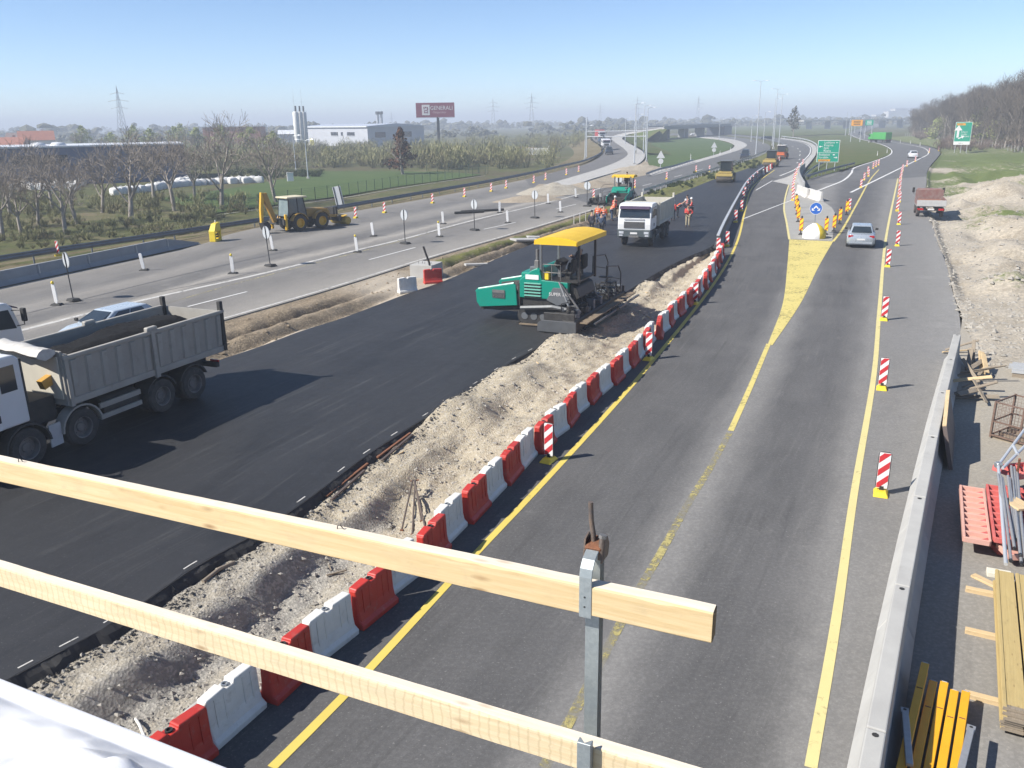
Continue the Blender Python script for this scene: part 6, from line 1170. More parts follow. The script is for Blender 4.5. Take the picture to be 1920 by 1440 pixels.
# red flatbed parked on the shoulder
p = (G(1716, 409) + G(1770, 407)) / 2; hd = R(90 - 22); t = thing('flatbed_truck', 'faded red flatbed truck parked on the right shoulder', 'truck', tuple(p), hd)
for x in (.9, 4.0):
    for s in (-1, 1): wheel(t, x, s * .95, .42, .28, s, mr=M_REDV)
chassis(t, .1, 5, .75); B().box((1.6, 0, 1.0), (3.4, 2.3, .12)).build('deck', M_BED, t)
for s in (-1, 1): B().box((1.6, s * 1.15, 1.28), (3.4, .05, .5)).build('side_board', M_REDV, t)
B().box((-.12, 0, 1.25), (.05, 2.34, .52)).build('tailboard', mat('grey_tailboard', (.46, .45, .43), (.38, .37, .36), s=4, r=.7), t, bevel=.01); B().box((3.32, 0, 1.6), (.05, 2.3, 1.1)).build('headboard', M_REDV, t); B().box((1.7, 0, 1.2), (2.8, 1.9, .3)).build('cargo_crate', mat('rusty_load', (.3, .13, .08), (.2, .1, .07), s=5, r=.9), t, bevel=.02)
cab(t, 3.45, 2.0, .95, 2.25, 1.6, M_REDV, M_CHAS)
for s in (-1, 1): B().box((-.1, s * .8, .72), (.06, .4, .16)).build('tail_lamp', M_TAIL, t)
B().box((-.13, 0, .72), (.03, .52, .12)).build('number_plate', M_PLATE, t); B().tube([(3.6, -1.05, 1.5), (3.7, -1.35, 1.75)], .02).build('mirror_arm', M_RUB, t)
# ------------------------------------------------------------------ road machines
M_TEAL = paint('teal_machine_paint', (.0, .235, .165), .38, (.025, .10, .08), .36); M_CANY = mat('yellow_canopy', (.78, .50, .02), (.66, .41, .02), s=1.5, r=.5); M_MGREY = mat('machine_grey', (.13, .14, .15), (.1, .105, .11), s=3, r=.5, dirt=(.19, .175, .155), dl=.35)
M_GRIME = mat('oily_steel', (.028, .027, .027), (.06, .056, .052), s=6, r=.6, m=.3, dirt=(.15, .13, .11), dl=.42); M_PLANK = mat('grimy_planks', (.24, .18, .115), (.15, .115, .08), s=5, r=.85, dirt=(.06, .055, .05), dl=.4); M_RAILD = mat('dark_handrail', (.03, .03, .032), r=.5, m=.3)
def crawler(t, x0, x1, y, w, h):
    n = 10; r_ = h / 2; P = [(x1 - r_ + r_ * math.cos(a), r_ + r_ * math.sin(a)) for a in np.linspace(-math.pi / 2, math.pi / 2, n)] + [(x0 + r_ + r_ * math.cos(a), r_ + r_ * math.sin(a)) for a in np.linspace(math.pi / 2, 1.5 * math.pi, n)]
    o = B().prism(P, 'y', y - w / 2, y + w / 2).build('crawler', M_GRIME, t, bevel=.02)
    for i in range(int((x1 - x0) / .18)): B().box((x0 + .25 + i * .18, y, .012), (.12, w + .03, .03)).build('track_plate', M_GRIME, o)
    for i in range(4): B().cyl((x0 + r_ + (x1 - x0 - 2 * r_) * i / 3, y - w / 2 - .02, r_), (x0 + r_ + (x1 - x0 - 2 * r_) * i / 3, y + w / 2 + .02, r_), r_ * .45, n=10).build('track_roller', M_MGREY, o)
def paver(label, loc, rz, group, canopy_w=3.8, sc=1.0):
    """x towards the hopper, y to the machine's left, origin at the rear left end of the crawler"""
    t = thing('asphalt_paver', label, 'paver', loc, rz, group); YC = -1.25; t.scale = (sc,) * 3
    crawler(t, -1.5, .55, -.28, .4, .72); crawler(t, -1.5, .55, -2.22, .4, .72); B().box((-.4, YC, .95), (2.6, 2.2, .6)).build('frame', M_GRIME, t, bevel=.03)
    for y, s in ((-.02, 1), (-2.48, -1)):   # hopper wings
        B().prism([(.50, .82), (2.36, .62), (2.52, .85), (2.54, 1.30), (2.44, 1.42), (.66, 1.78), (.56, 1.70)], 'y', y - .05, y + .05).build('hopper_side', M_TEAL, t, bevel=.02)
        B().tube([(.66, y, 1.80), (2.42, y, 1.44), (2.55, y, 1.30)], .05, 6).build('hopper_lip', M_TEAL, t); B().hexa([(.6, y - s * .06, 1.6), (2.4, y - s * .06, 1.3), (2.3, y - s * .9, .75), (.6, y - s * .9, .8), (.6, y - s * .0, 1.66), (2.4, y - s * .0, 1.36), (2.3, y - s * .86, .8), (.6, y - s * .86, .85)]).build('hopper_wing', M_GRIME, t)
    B().box((1.45, YC, .62), (1.9, 2.2, .24)).build('hopper_floor', M_GRIME, t); B().box((2.45, YC, .5), (.16, 1.6, .2)).build('push_roller', M_GRIME, t); B().box((.45, YC, 1.3), (.1, 2.4, 1.0)).build('hopper_back', M_GRIME, t); B().box((1.4, .045, 1.26), (.62, .02, .34)).build('name_board', mat('dark_name_board', (.07, .075, .08), r=.5), t)
    B().box((1.4, .05, 1.4), (.60, .02, .13)).build('name_board_top', M_RIM, t); text('VÖGELE', .16, M_RIM, t, (1.68, .062, 1.14), (R(90), 0, R(180)))
    # tractor body
    B().prism([(.42, 1.18), (.42, 1.95), (.32, 2.05), (-.18, 2.42), (-.42, 2.52), (-.56, 2.45), (-.66, 2.02), (-1.86, 1.98), (-1.86, 1.5), (-1.35, 1.18)], 'y', -2.46, -.04).build('engine_housing', M_TEAL, t, bevel=.04, seg=2)
    for i in range(5): B().box((-.22, -.02, 1.3 + .135 * i), (.78, .05, .06), rx=.4).build('louvre', M_TEAL, t)
    for i in range(5): B().box((-.22, -.035, 1.24 + .135 * i), (.80, .02, .05)).build('louvre_gap', M_GRIME, t)
    B().prism([(-.9, 1.16), (-1.2, 1.72), (-1.86, 1.72), (-2.0, 1.1), (-1.4, .95)], 'y', -.05, .03).build('side_plate', M_MGREY, t, bevel=.01); text('SUPER 1800', .2, M_LET, t, (-1.02, .045, 1.38), (R(90), 0, R(180))); B().box((-.2, -.03, 2.12), (.62, .03, .2), ry=-.0).build('rating_plate', M_SWHT, t); B().box((-.05, -.6, 2.3), (.3, .3, .4)).build('exhaust_box', M_MGREY, t, bevel=.03)
    B().box((.25, YC, 2.1), (.5, 1.7, .3)).build('hood', M_TEAL, t, bevel=.08, seg=3); B().box((.55, -1.9, 1.95), (.7, .7, .3)).build('hood_bulge', M_TEAL, t, bevel=.1, seg=3)
    B().box((-1.55, YC, 2.0), (1.5, 2.4, .06)).build('platform', M_GRIME, t); B().prism([(-1.86, 1.9), (-2.2, 1.75), (-2.35, 1.3), (-1.86, 1.0)], 'y', -2.3, -.25).build('rear_housing', M_GRIME, t, bevel=.04); B().box((-2.2, .35, .75), (.45, .6, .35)).build('screed_cabinet', M_GRIME, t, bevel=.03)
    # operator station
    for y in (-.55, -1.95):
        s_ = B().box((-1.7, y, 2.35), (.5, .48, .14)).build('seat', M_RUB, t, bevel=.04); B().box((-1.95, y, 2.65), (.12, .46, .6)).build('seat_back', M_RUB, s_, bevel=.04); B().box((-1.7, y, 2.18), (.25, .25, .3)).build('seat_base', M_GRIME, s_)
    B().box((-1.1, -1.2, 2.62), (.3, .9, .3), ry=-.5).build('control_panel', M_GRIME, t, bevel=.02); B().box((-1.12, -1.2, 2.3), (.2, .5, .6)).build('console', M_MGREY, t, bevel=.02); B().box((-.85, -.22, 2.18), (.22, .22, .34)).build('yellow_canister', M_YPL, t, bevel=.03)
    B().tube([(-.7, -.1, 2.0), (-.7, -.1, 2.7), (-1.5, -.1, 2.7), (-1.5, -.1, 2.0)], .022, 6).build('handrail', M_RIM, t); B().tube([(-.7, -.1, 2.35), (-1.5, -.1, 2.35)], .018, 6).build('handrail', M_RIM, t); B().tube([(-1.1, -.1, 2.0), (-1.1, -.1, 2.7)], .018, 6).build('handrail', M_RIM, t)
    # canopy
    x0, x1, y0, y1 = -2.5, -.62, YC - canopy_w / 2, YC + canopy_w / 2; n = 7
    R_ = lambda dz, e: [[(x0 - e + (x1 - x0 + 2 * e) * i / n, y, 3.78 + dz + .14 * math.sin(math.pi * i / n) - (.0 if 0 < i < n else .02)) for i in range(n + 1)] for y in (y0 - e, y1 + e)]
    a, b = R_(0, 0), R_(.07, 0); v = a[0] + a[1] + b[0] + b[1]; k = n + 1; f = []
    for i in range(n): f += [(i, i + 1, k + i + 1, k + i), (2 * k + i, 3 * k + i, 3 * k + i + 1, 2 * k + i + 1), (i, 2 * k + i, 2 * k + i + 1, i + 1), (k + i, k + i + 1, 3 * k + i + 1, 3 * k + i)]
    f += [(0, k, 3 * k, 2 * k), (n, 2 * k + n, 3 * k + n, k + n)]; c = B().add(v, f).build('canopy', M_CANY, t)
    for x in (x0, x1): B().box((x, (y0 + y1) / 2, 3.74), (.05, y1 - y0, .2)).build('canopy_valance', M_CANY, c)
    for y in (y0, y1): B().prism([(x0, 3.66), (x1, 3.66)] + [(x1 - (x1 - x0) * i / 10, 3.80 + .15 * math.sin(math.pi * i / 10)) for i in range(11)], 'y', y - .03, y + .03).build('canopy_valance', M_CANY, c)
    for x, y, zb in ((-.55, -.2, 2.3), (-.55, -2.3, 2.3), (-2.3, -.2, 1.9), (-2.3, -2.3, 1.9)): B().box((x, y, (zb + 3.8) / 2), (.09, .09, 3.8 - zb)).build('canopy_post', M_MGREY if x > -1 else M_RAILD, t)
    B().cyl((-.32, -.35, 2.4), (-.32, -.35, 3.3), .07, n=10).build('exhaust', M_RIM, t); B().box((-.32, -.35, 2.62), (.22, .22, .42)).build('muffler', M_RIM, t, bevel=.03)
    # screed arms and screed
    for y in (.1, -2.6): B().tube([(.3, y, .75), (-1.2, y, .9), (-2.5, y, .75)], .09, 6).build('tow_arm', M_MGREY, t); B().cyl((-1.6, y, 1.9), (-2.4, y, .9), .05, n=8).build('lift_cylinder', M_RIM, t)
    ys0, ys1 = -6.0, 1.15; B().box((-2.35, (ys0 + ys1) / 2, .34), (.55, ys1 - ys0, .5)).build('screed', M_GRIME, t, bevel=.03); B().box((-1.85, (ys0 + ys1) / 2, .42), (.4, ys1 - ys0 - .5, .36)).build('auger_box', M_GRIME, t, bevel=.02)
    for yy in (ys1, ys0): B().prism([(-.95, .05), (-.95, .4), (-1.15, .55), (-2.7, .55), (-2.7, .05)], 'y', yy - .04, yy + .04).build('end_plate', mat('end_plate_grey', (.085, .09, .097), (.06, .063, .068), s=3, r=.5, dirt=(.14, .13, .115), dl=.4), t, bevel=.01); B().box((-1.9, yy - (.12 if yy > 0 else -.12), .62), (1.4, .12, .5)).build('end_frame', M_GRIME, t, bevel=.02)
    for i, yy in enumerate(np.linspace(ys1 - .3, ys0 + .3, 14)): B().box((-2.05 - .3 * (i % 2), yy, .72), (.35, .22, .3 + .12 * (i % 3))).build('screed_unit', M_MGREY if i % 3 else M_GRIME, t, bevel=.02)
    for yy in (.9, .2, -.6, -3.2, -4.0, -4.8): B().tube([(-1.9, yy, .6), (-1.95, yy, 1.25), (-2.2, yy - .15, 1.3)], .025, 5).build('screed_lever', M_RAILD, t)
    for yy in (.35, -.35): B().tube([(-1.5, yy - .3, 2.0), (-1.9, yy, 1.4), (-2.3, yy + .25, .7)], .05, 6).build('hydraulic_arm', M_MGREY, t)
    for i in range(6): B().tube([(-1.6, -.3 - .35 * i, 1.7), (-1.95 - .1 * (i % 2), -.2 - .35 * i, 1.2 - .08 * i), (-2.3, -.3 - .4 * i, .75)], .03, 5).build('hose', M_RUB, t)
    for y0_, y1_ in ((.95, -2.4), (-2.5, -6.1)):
        B().box((-2.95, (y0_ + y1_) / 2, .5), (.34, y0_ - y1_, .05)).build('walkway', M_PLANK, t); B().box((-3.22, (y0_ + y1_) / 2 - .4, .36), (.08, y0_ - y1_ - .4, .08)).build('walkway_edge', M_MGREY, t)
    for k, xx in enumerate((-2.1, -2.75)): B().tube([(xx, -2.6, 2.0 - .5 * k), (xx, -2.6, 2.75 - .4 * k), (xx - .05, -4.2, 2.6 - .5 * k), (xx - .05, -4.6, 2.2 - .5 * k), (xx - .05, -4.6, .8)], .028, 6).build('step_rail', M_RAILD, t); B().tube([(xx, -2.6, 2.3 - .45 * k), (xx, -4.55, 1.9 - .45 * k)], .022, 6).build('step_rail', M_RAILD, t)
    for i in range(4): B().box((-2.45, -3.4 - .3 * i, 1.7 - .3 * i), (.6, .25, .05)).build('step', M_GRIME, t)
    for i in range(9): B().cyl((-2.5 + .06 * i, -4.9, .6), (-2.5 + .06 * i, -4.9 - .02 * i, 1.25), .012, n=4).build('shovel_rod', M_RAILD, t)
    rq = random.Random(5)
    for i in range(60):
        yy = rq.uniform(ys0 + .2, ys1 - .1); xx = rq.uniform(-2.6, -1.5)
        if i % 3: B().box((xx, yy, rq.uniform(.55, 1.0)), (rq.uniform(.08, .3), rq.uniform(.08, .3), rq.uniform(.08, .35)), rz=rq.uniform(0, 1)).build('screed_fitting', rq.choice((M_GRIME, M_MGREY, M_RUB, M_GRIME)), t)
        else: B().tube([(xx, yy, .6), (xx + rq.uniform(-.3, .3), yy + rq.uniform(-.4, .4), rq.uniform(.9, 1.3)), (xx + rq.uniform(-.4, .4), yy + rq.uniform(-.7, .7), rq.uniform(.6, .9))], .028, 5).build('hose', M_RUB, t)
    B().tube([(-1.5, .6, .55), (-2.4, .5, .62)], .04, 5).build('red_rod', M_SRED, t); B().box((-1.2, .45, .28), (.6, .5, .06)).build('board', M_PLANK, t); B().box((-.4, .35, .1), (1.3, .12, .05), rz=.05).build('board', M_PLANK, t); return t
nose = np.array([-.91, .42]); p0 = G(990, 608); paver('teal asphalt paver with a yellow canopy, turned across the fresh asphalt', tuple(p0), math.atan2(nose[1], nose[0]), None)
# second paver behind the white truck, hopper towards us
p1 = G(1183, 392); paver('second paver half hidden behind the white truck, with a yellow canopy', (p1[0] + .2, p1[1] + 2.0, 0), math.atan2(-.92, -.38), None, 2.9, .8)
# rollers
M_RYEL = paint('faded_yellow_paint', (.48, .35, .10), .5, (.27, .2, .09), .35); M_DRUM = mat('steel_drum', (.20, .165, .125), (.14, .12, .1), s=2, r=.45, m=.5)
def roller(label, loc, rz, m_, full=True):
    t = thing('road_roller', label, 'roller', loc, rz, 'road rollers')
    d = B().lathe([(.0, -1.05), (.62, -1.05), (.65, -1.0), (.65, 1.0), (.62, 1.05), (0, 1.05)], (1.35, 0, .65), 'y', 28).build('drum', M_DRUM, t, smooth=.7)
    for s in (-1, 1): B().box((1.1, s * 1.14, .72), (1.7, .12, .42)).build('drum_frame', m_, t, bevel=.03)
    B().box((2.0, 0, 1.08), (.22, 2.3, .42)).build('front_beam', m_, t, bevel=.04); B().box((1.3, 0, 1.42), (1.2, 1.9, .12)).build('drum_cover', m_, t, bevel=.03); B().box((.3, 0, 1.0), (.5, 1.5, .6)).build('joint', M_GRIME, t, bevel=.03); B().prism([(-.1, .6), (-.1, 1.45), (-.6, 1.6), (-2.2, 1.5), (-2.4, 1.2), (-2.3, .6)], 'y', -.85, .85).build('engine_body', m_, t, bevel=.06, seg=2)
    for s in (-1, 1): wheel(t, -1.5, s * .95, .62, .4, s, mr=m_)
    cf_ = B(); x0, x1, y, z0, z1 = -.9, .35, .75, 1.5, 2.85
    for xx in (x0, x1):
        for s in (-1, 1): B().box((xx, s * y, (z0 + z1) / 2), (.08, .08, z1 - z0)).build('cab_pillar', M_RUB, t)
    B().box(((x0 + x1) / 2, 0, z1 + .05), (1.7, 1.8, .12)).build('cab_roof', M_MGREY if m_ == M_RYEL else M_SWHT, t, bevel=.04)
    for s in (-1, 1): B().box(((x0 + x1) / 2, s * y, (z0 + z1) / 2), (1.15, .02, z1 - z0 - .1)).build('side_glass', M_GLASS, t)
    for xx in (x0, x1): B().box((xx, 0, (z0 + z1) / 2), (.02, 1.4, z1 - z0 - .1)).build('cab_glass', M_GLASS, t)
    B().box((-.4, 0, 1.7), (.5, .5, .4)).build('seat', M_RUB, t, bevel=.04); return t
p = G(1357, 343); roller('yellow road roller with a wide steel drum rolling towards us beside the median', (p[0] + .7, p[1] + 1.8, 0), R(249), M_RYEL); p = G(1445, 314); roller('yellow road roller far off where the barrier row ends', (p[0] + .6, p[1] + 2.0, 0), R(245), M_RYEL)
p = G(1462, 300); roller('orange machine with a dark roof behind the far roller', (p[0] + 1.5, p[1] + 4, 0), R(240), paint('orange_machine', (.62, .13, .03), .5))
# backhoe loader
a, b = G(562, 433), G(603, 428); v = b - a; hd = math.atan2(v[1], v[0]); lf = np.array([-math.sin(hd), math.cos(hd), 0]); o0 = a + lf * .9
M_BYEL = paint('dusty_yellow_paint', (.42, .235, .045), .5, (.22, .14, .06), .4); M_BYEL2 = paint('bright_yellow_paint', (.72, .42, .03), .45)
t = thing('backhoe_loader', 'dusty yellow backhoe loader with a folded boom and a front sweeper', 'backhoe', tuple(o0), hd); wb = math.hypot(v[0], v[1])
for x in (0, wb):
    for s in (-1, 1): wheel(t, x, s * .95, .68, .42, s, mr=M_BYEL2); arch(t, x, s * .72, s * 1.2, .82, .7, M_BYEL, 15, 165)
B().box((wb / 2, 0, .8), (3.8, 1.1, .5)).build('chassis', M_CHAS, t, bevel=.03); B().prism([(1.0, 1.0), (3.5, 1.0), (3.55, 1.35), (3.3, 1.62), (1.0, 1.8)], 'y', -.5, .5).build('bonnet', M_BYEL, t, bevel=.05, seg=2)
z0, z1 = 1.05, 2.72; x0, x1 = -.85, .95; yb = .78
for xx, dx in ((x0, .12), (.1, 0), (x1, -.22)):
    for s in (-1, 1): B().tube([(xx, s * yb, z0), (xx + dx, s * (yb - .1), z1)], .05, 6).build('cab_pillar', M_RUB, t)
B().box((.05, 0, z1 + .06), (2.0, 1.75, .14)).build('cab_roof', mat('cream_roof', (.62, .55, .38), (.5, .44, .3), s=3, r=.6), t, bevel=.06, seg=2)
for s in (-1, 1): B().hexa([(x0, s * yb - .01, z0 + .1), (x1, s * yb - .01, z0 + .1), (x1, s * yb + .01, z0 + .1), (x0, s * yb + .01, z0 + .1), (x0 + .12, s * (yb - .1) - .01, z1), (x1 - .22, s * (yb - .1) - .01, z1), (x1 - .22, s * (yb - .1) + .01, z1), (x0 + .12, s * (yb - .1) + .01, z1)]).build('side_glass', M_GLASS, t)
B().hexa([(x0 - .01, -yb, z0 + .2), (x0 + .01, -yb, z0 + .2), (x0 + .01, yb, z0 + .2), (x0 - .01, yb, z0 + .2), (x0 + .11, -yb + .1, z1), (x0 + .13, -yb + .1, z1), (x0 + .13, yb - .1, z1), (x0 + .11, yb - .1, z1)]).build('rear_glass', mat('dusty_glass', (.22, .27, .27), (.15, .19, .2), s=2, r=.25), t); B().hexa([(x1 - .01, -yb, z0 + .5), (x1 + .01, -yb, z0 + .5), (x1 + .01, yb, z0 + .5), (x1 - .01, yb, z0 + .5), (x1 - .23, -yb + .1, z1), (x1 - .21, -yb + .1, z1), (x1 - .21, yb - .1, z1), (x1 - .23, yb - .1, z1)]).build('front_glass', M_GLASS, t); B().box((0, 0, 1.35), (.5, .5, .3)).build('seat', M_RUB, t)
B().box((-1.35, 0, .85), (.5, 2.2, .5)).build('rear_frame', M_CHAS, t, bevel=.03)
for s in (-1, 1): B().box((-1.35, s * 1.05, .85), (.2, .2, 1.3)).build('stabiliser', M_BYEL2, t, bevel=.02)
bo = B().prism([(-1.6, .9), (-1.75, 1.5), (-2.35, 3.3), (-2.75, 3.25), (-2.6, 2.6), (-1.9, .8)], 'y', -.16, .16).build('boom', M_BYEL, t, bevel=.02); B().prism([(-2.5, 3.3), (-2.85, 3.35), (-3.05, 2.0), (-3.1, .9), (-2.9, .9), (-2.75, 2.2)], 'y', -.13, .13).build('dipper', M_BYEL2, bo, bevel=.02); B().cyl((-1.85, 0, 1.1), (-2.55, 0, 2.5), .07, n=8).build('boom_cylinder', M_RIM, bo)
B().prism([(-3.1, .95), (-2.6, 1.0), (-2.3, .6), (-2.45, .25), (-2.9, .3)], 'y', -.35, .35).build('rear_bucket', M_GRIME, bo, bevel=.02)
for s in (-1, 1): B().box((3.6, s * .6, .95), (1.4, .14, .24), ry=.12).build('loader_arm', M_BYEL, t, bevel=.02)
fr = B().box((4.25, 0, .7), (.3, 1.9, .5)).build('sweeper_frame', M_GRIME, t, bevel=.03); B().box((4.3, .2, 1.25), (.5, 1.0, .75)).build('sweeper_hood', M_GRIME, t, bevel=.04); B().lathe([(0, -1.15), (.3, -1.15), (.36, -1.05), (.36, 1.05), (.3, 1.15), (0, 1.15)], (5.0, 0, .42), 'y', 18).build('brush', mat('yellow_brush', (.5, .35, .06), (.3, .2, .06), s=9, r=.9, b=.8, bs=60), t, smooth=.7); B().box((4.75, 0, .85), (.5, 2.1, .06), ry=-.2).build('brush_cover', M_BYEL2, t)
for i in range(4): B().tube([(4.15, -.5 + .3 * i, .9), (4.1, -.5 + .3 * i, 1.6)], .03, 5).build('guide_rod', M_RIM, t)
# ------------------------------------------------------------------ people
M_SKIN = mat('skin', (.42, .25, .17), (.36, .21, .145), s=6, r=.6); M_VEST = mat('orange_vest', (.80, .13, .035), (.7, .11, .03), s=6, r=.7); M_REDJ = mat('red_jacket', (.62, .055, .04), (.5, .045, .035), s=6, r=.75); M_DKT = mat('dark_trousers', (.022, .025, .035), (.04, .042, .05), s=6, r=.9)
M_KHAKI = mat('khaki_trousers', (.42, .36, .24), (.34, .29, .19), s=6, r=.9); M_DKJ = mat('dark_jacket', (.035, .035, .05), (.05, .045, .06), s=6, r=.9); M_HELM = mat('white_helmet', (.72, .71, .69), r=.35); M_HAIR = mat('dark_hair', (.03, .022, .018), r=.9); M_REFL = mat('reflective_band', (.68, .68, .62), r=.4); M_BLUJ = mat('blue_work_clothes', (.05, .075, .13), s=6, r=.9)
def skin(name, J, E, m, parent, sub=1):
    """one continuous surface grown round a skeleton: J {joint: (pos, radius)}, E joints joined"""
    ks = list(J); me = bpy.data.meshes.new(name); me.from_pydata([J[k][0] for k in ks], [(ks.index(a), ks.index(b)) for a, b in E], []); me.materials.append(m); o = bpy.data.objects.new(name, me); link(o, parent)
    md = o.modifiers.new('skin', 'SKIN'); md.use_smooth_shade = True; sv = me.skin_vertices[0].data if me.skin_vertices else None
    if sv is None: return o
    for i, k in enumerate(ks): r_ = J[k][1]; sv[i].radius = (r_, r_) if not isinstance(r_, tuple) else r_; sv[i].use_root = (i == 0)
    s = o.modifiers.new('subdivision', 'SUBSURF'); s.levels = sub; s.render_levels = sub; return o
def person(label, loc, rz, top=M_VEST, legs=M_DKT, pose='stand', helmet=None, group=None, sleeves=None, bands=True, sc=1.0, lean=0.0, arms=None):
    t = thing('person', label, 'person', loc, rz, group); t.scale = (sc,) * 3
    # x forward, y left
    hip, sh = Vector((0, 0, .93)), Vector((lean, 0, 1.42 - abs(lean) * .35))
    if pose == 'sit': hip = Vector((0, 0, .52)); sh = Vector((.02, 0, 1.03))
    nk = sh + Vector((.02 + lean * .15, 0, .09)); hd = nk + Vector((.03 + lean * .3, 0, .13)); tp = hd + Vector((.0 + lean * .1, 0, .11)); J = {}; E = []
    def add(k, p, r_, to=None):
        J[k] = (tuple(p), r_)
        if to: E.append((to, k))
    add('pelvis', hip, (.13, .15)); add('waist', hip.lerp(sh, .4), (.11, .14), 'pelvis'); add('chest', hip.lerp(sh, .8), (.12, .165), 'waist'); add('neck', nk, .055, 'chest'); add('head', hd, (.085, .075), 'neck'); add('crown', tp, (.07, .066), 'head'); add('nose', hd + Vector((.105, 0, -.01)), .018, 'head'); add('chin', hd + Vector((.06, 0, -.08)), .035, 'head')
    for s, n_ in ((1, 'l'), (-1, 'r')):
        st = {'stand': .04, 'walk': .2 * s, 'sit': 0}[pose]; H_ = hip + Vector((0, .1 * s, -.04)); K = Vector((st + .02, .11 * s, .5)); A = Vector((st - (.12 if pose == 'walk' and s < 0 else 0), .12 * s, .09))
        if pose == 'sit': K = hip + Vector((.42, .12 * s, -.02)); A = Vector((.48, .12 * s, .09))
        add('hip' + n_, H_, .085, 'pelvis'); add('knee' + n_, K, .06, 'hip' + n_); add('ankle' + n_, A, .042, 'knee' + n_); add('toe' + n_, A + Vector((.17, .02 * s, -.055)), .035, 'ankle' + n_)
        S = sh + Vector((0, .19 * s, -.02)); am = (arms or {}).get(n_, 'down')
        if am == 'down': El = S + Vector((-.03, .06 * s, -.28)); Hn = El + Vector((.07, .0, -.25))
        elif am == 'hip': El = S + Vector((-.06, .2 * s, -.22)); Hn = El + Vector((.14, -.14 * s, -.14))
        elif am == 'front': El = S + Vector((.08, .05 * s, -.26)); Hn = El + Vector((.22, -.08 * s, .03))
        else: El = S + Vector((.2, .03 * s, -.18)); Hn = El + Vector((.22, -.03 * s, -.12))
        add('shoulder' + n_, S, .062, 'chest'); add('elbow' + n_, El, .045, 'shoulder' + n_); add('wrist' + n_, Hn, .03, 'elbow' + n_); d = (Hn - El).normalized(); pm = Hn + d * .07; add('palm' + n_, pm, .033, 'wrist' + n_); x, y = frame(d)
        for q, (o_, l_) in enumerate(((-.03, .075), (-.01, .09), (.012, .085), (.032, .065))): add('finger%d' % q + n_, pm + y * o_ + d * l_ + x * .02, .009, 'palm' + n_)
        add('thumb' + n_, pm + y * .05 + d * .01 + x * .02, .010, 'palm' + n_)
    skin('body', J, E, M_SKIN, t)
    def sub(name, keys, grow, m):
        JJ = {k: (J[k][0], tuple(r_ + grow for r_ in J[k][1]) if isinstance(J[k][1], tuple) else J[k][1] + grow) for k in keys}; return skin(name, JJ, [e for e in E if e[0] in keys and e[1] in keys], m, t)
    sub('trousers', ['pelvis', 'hipl', 'kneel', 'anklel', 'hipr', 'kneer', 'ankler'], .022, legs)
    sub('jacket', ['waist', 'pelvis', 'chest', 'shoulderl', 'elbowl', 'wristl', 'shoulderr', 'elbowr', 'wristr'], .024, sleeves or top)
    if sleeves: sub('vest', ['waist', 'pelvis', 'chest'], .042, top)
    for n_ in 'lr': sub('boot', ['ankle' + n_, 'toe' + n_], .016, M_RUB)
    if bands and pose != 'sit':
        for q in (.28, .62): c = hip.lerp(sh, q); B().lathe([(.182, -.022), (.186, 0), (.182, .022)], (c.x, c.y, c.z), 'z', 14).build('reflective_band', M_REFL, t)
    if helmet: B().lathe([(.135, .0), (.118, .02), (.112, .06), (.08, .12), (.02, .14), (0, .14)], (tp.x, tp.y, tp.z - .02), 'z', 14).build('helmet', helmet, t, smooth=1)
    else: B().lathe([(.075, -.08), (.098, -.02), (.09, .05), (.05, .085), (0, .09)], (tp.x - .012, tp.y, tp.z - .0), 'z', 12).build('hair', M_HAIR, t, smooth=1)
    for s in (-1, 1): B().box((hd.x + .085, s * .032, hd.z + .025), (.012, .02, .012)).build('eye', M_HAIR, t)
    return t
gp = 'road workers'
person('worker in a red jacket and khaki trousers standing on the fresh asphalt', tuple(G(1289, 425)), R(-100), M_REDJ, M_KHAKI, arms={'l': 'hip', 'r': 'front'}, group=gp, sc=1.02, bands=False)
person('worker in a red vest and white helmet beside the truck bed', tuple(G(1261, 414)), R(60), M_REDJ, M_DKT, helmet=M_HELM, group=gp, sleeves=M_REDJ)
person('stooping worker in an orange vest leaning over by the truck bed', tuple(G(1269, 408)), R(-20), M_VEST, M_DKT, lean=.45, arms={'l': 'reach', 'r': 'reach'}, group=gp, sleeves=M_DKJ, helmet=M_HELM)
person('worker in a red jacket behind the khaki trousered one', tuple(G(1296, 409)), R(170), M_REDJ, M_DKT, group=gp, helmet=M_HELM, arms={'l': 'front'})
person('worker with a dark cap and red vest farthest along the fresh asphalt', tuple(G(1288, 402)), R(200), M_REDJ, M_DKJ, pose='walk', group=gp, sleeves=M_DKJ)
person('worker in an orange vest seen from behind at the median', tuple(G(1121, 422)), R(60), M_VEST, M_BLUJ, group=gp, sleeves=M_VEST)
person('worker in a bright orange vest between the median and the blue clad man', tuple(G(1132, 424)), R(80), M_VEST, M_BLUJ, group=gp, sleeves=M_VEST, arms={'l': 'front'})
person('man in dark clothes standing on the edge of the fresh asphalt', tuple(G(1109, 437)), R(70), M_DKJ, M_DKT, group='people in dark clothes', bands=False)
person('man in blue work clothes with his back to us', tuple(G(1127, 441)), R(75), M_BLUJ, M_DKT, group='people in dark clothes', bands=False, arms={'l': 'hip'})
person('worker in an orange vest at the left side of the white truck', tuple(G(1146, 414)), R(10), M_VEST, M_BLUJ, group=gp, sleeves=M_VEST, lean=.2, arms={'l': 'reach'}); person('worker in a pale red vest behind the white truck cab', tuple(G(1152, 405)), R(30), M_VEST, M_DKT, group=gp, sleeves=M_REDJ, helmet=M_HELM)
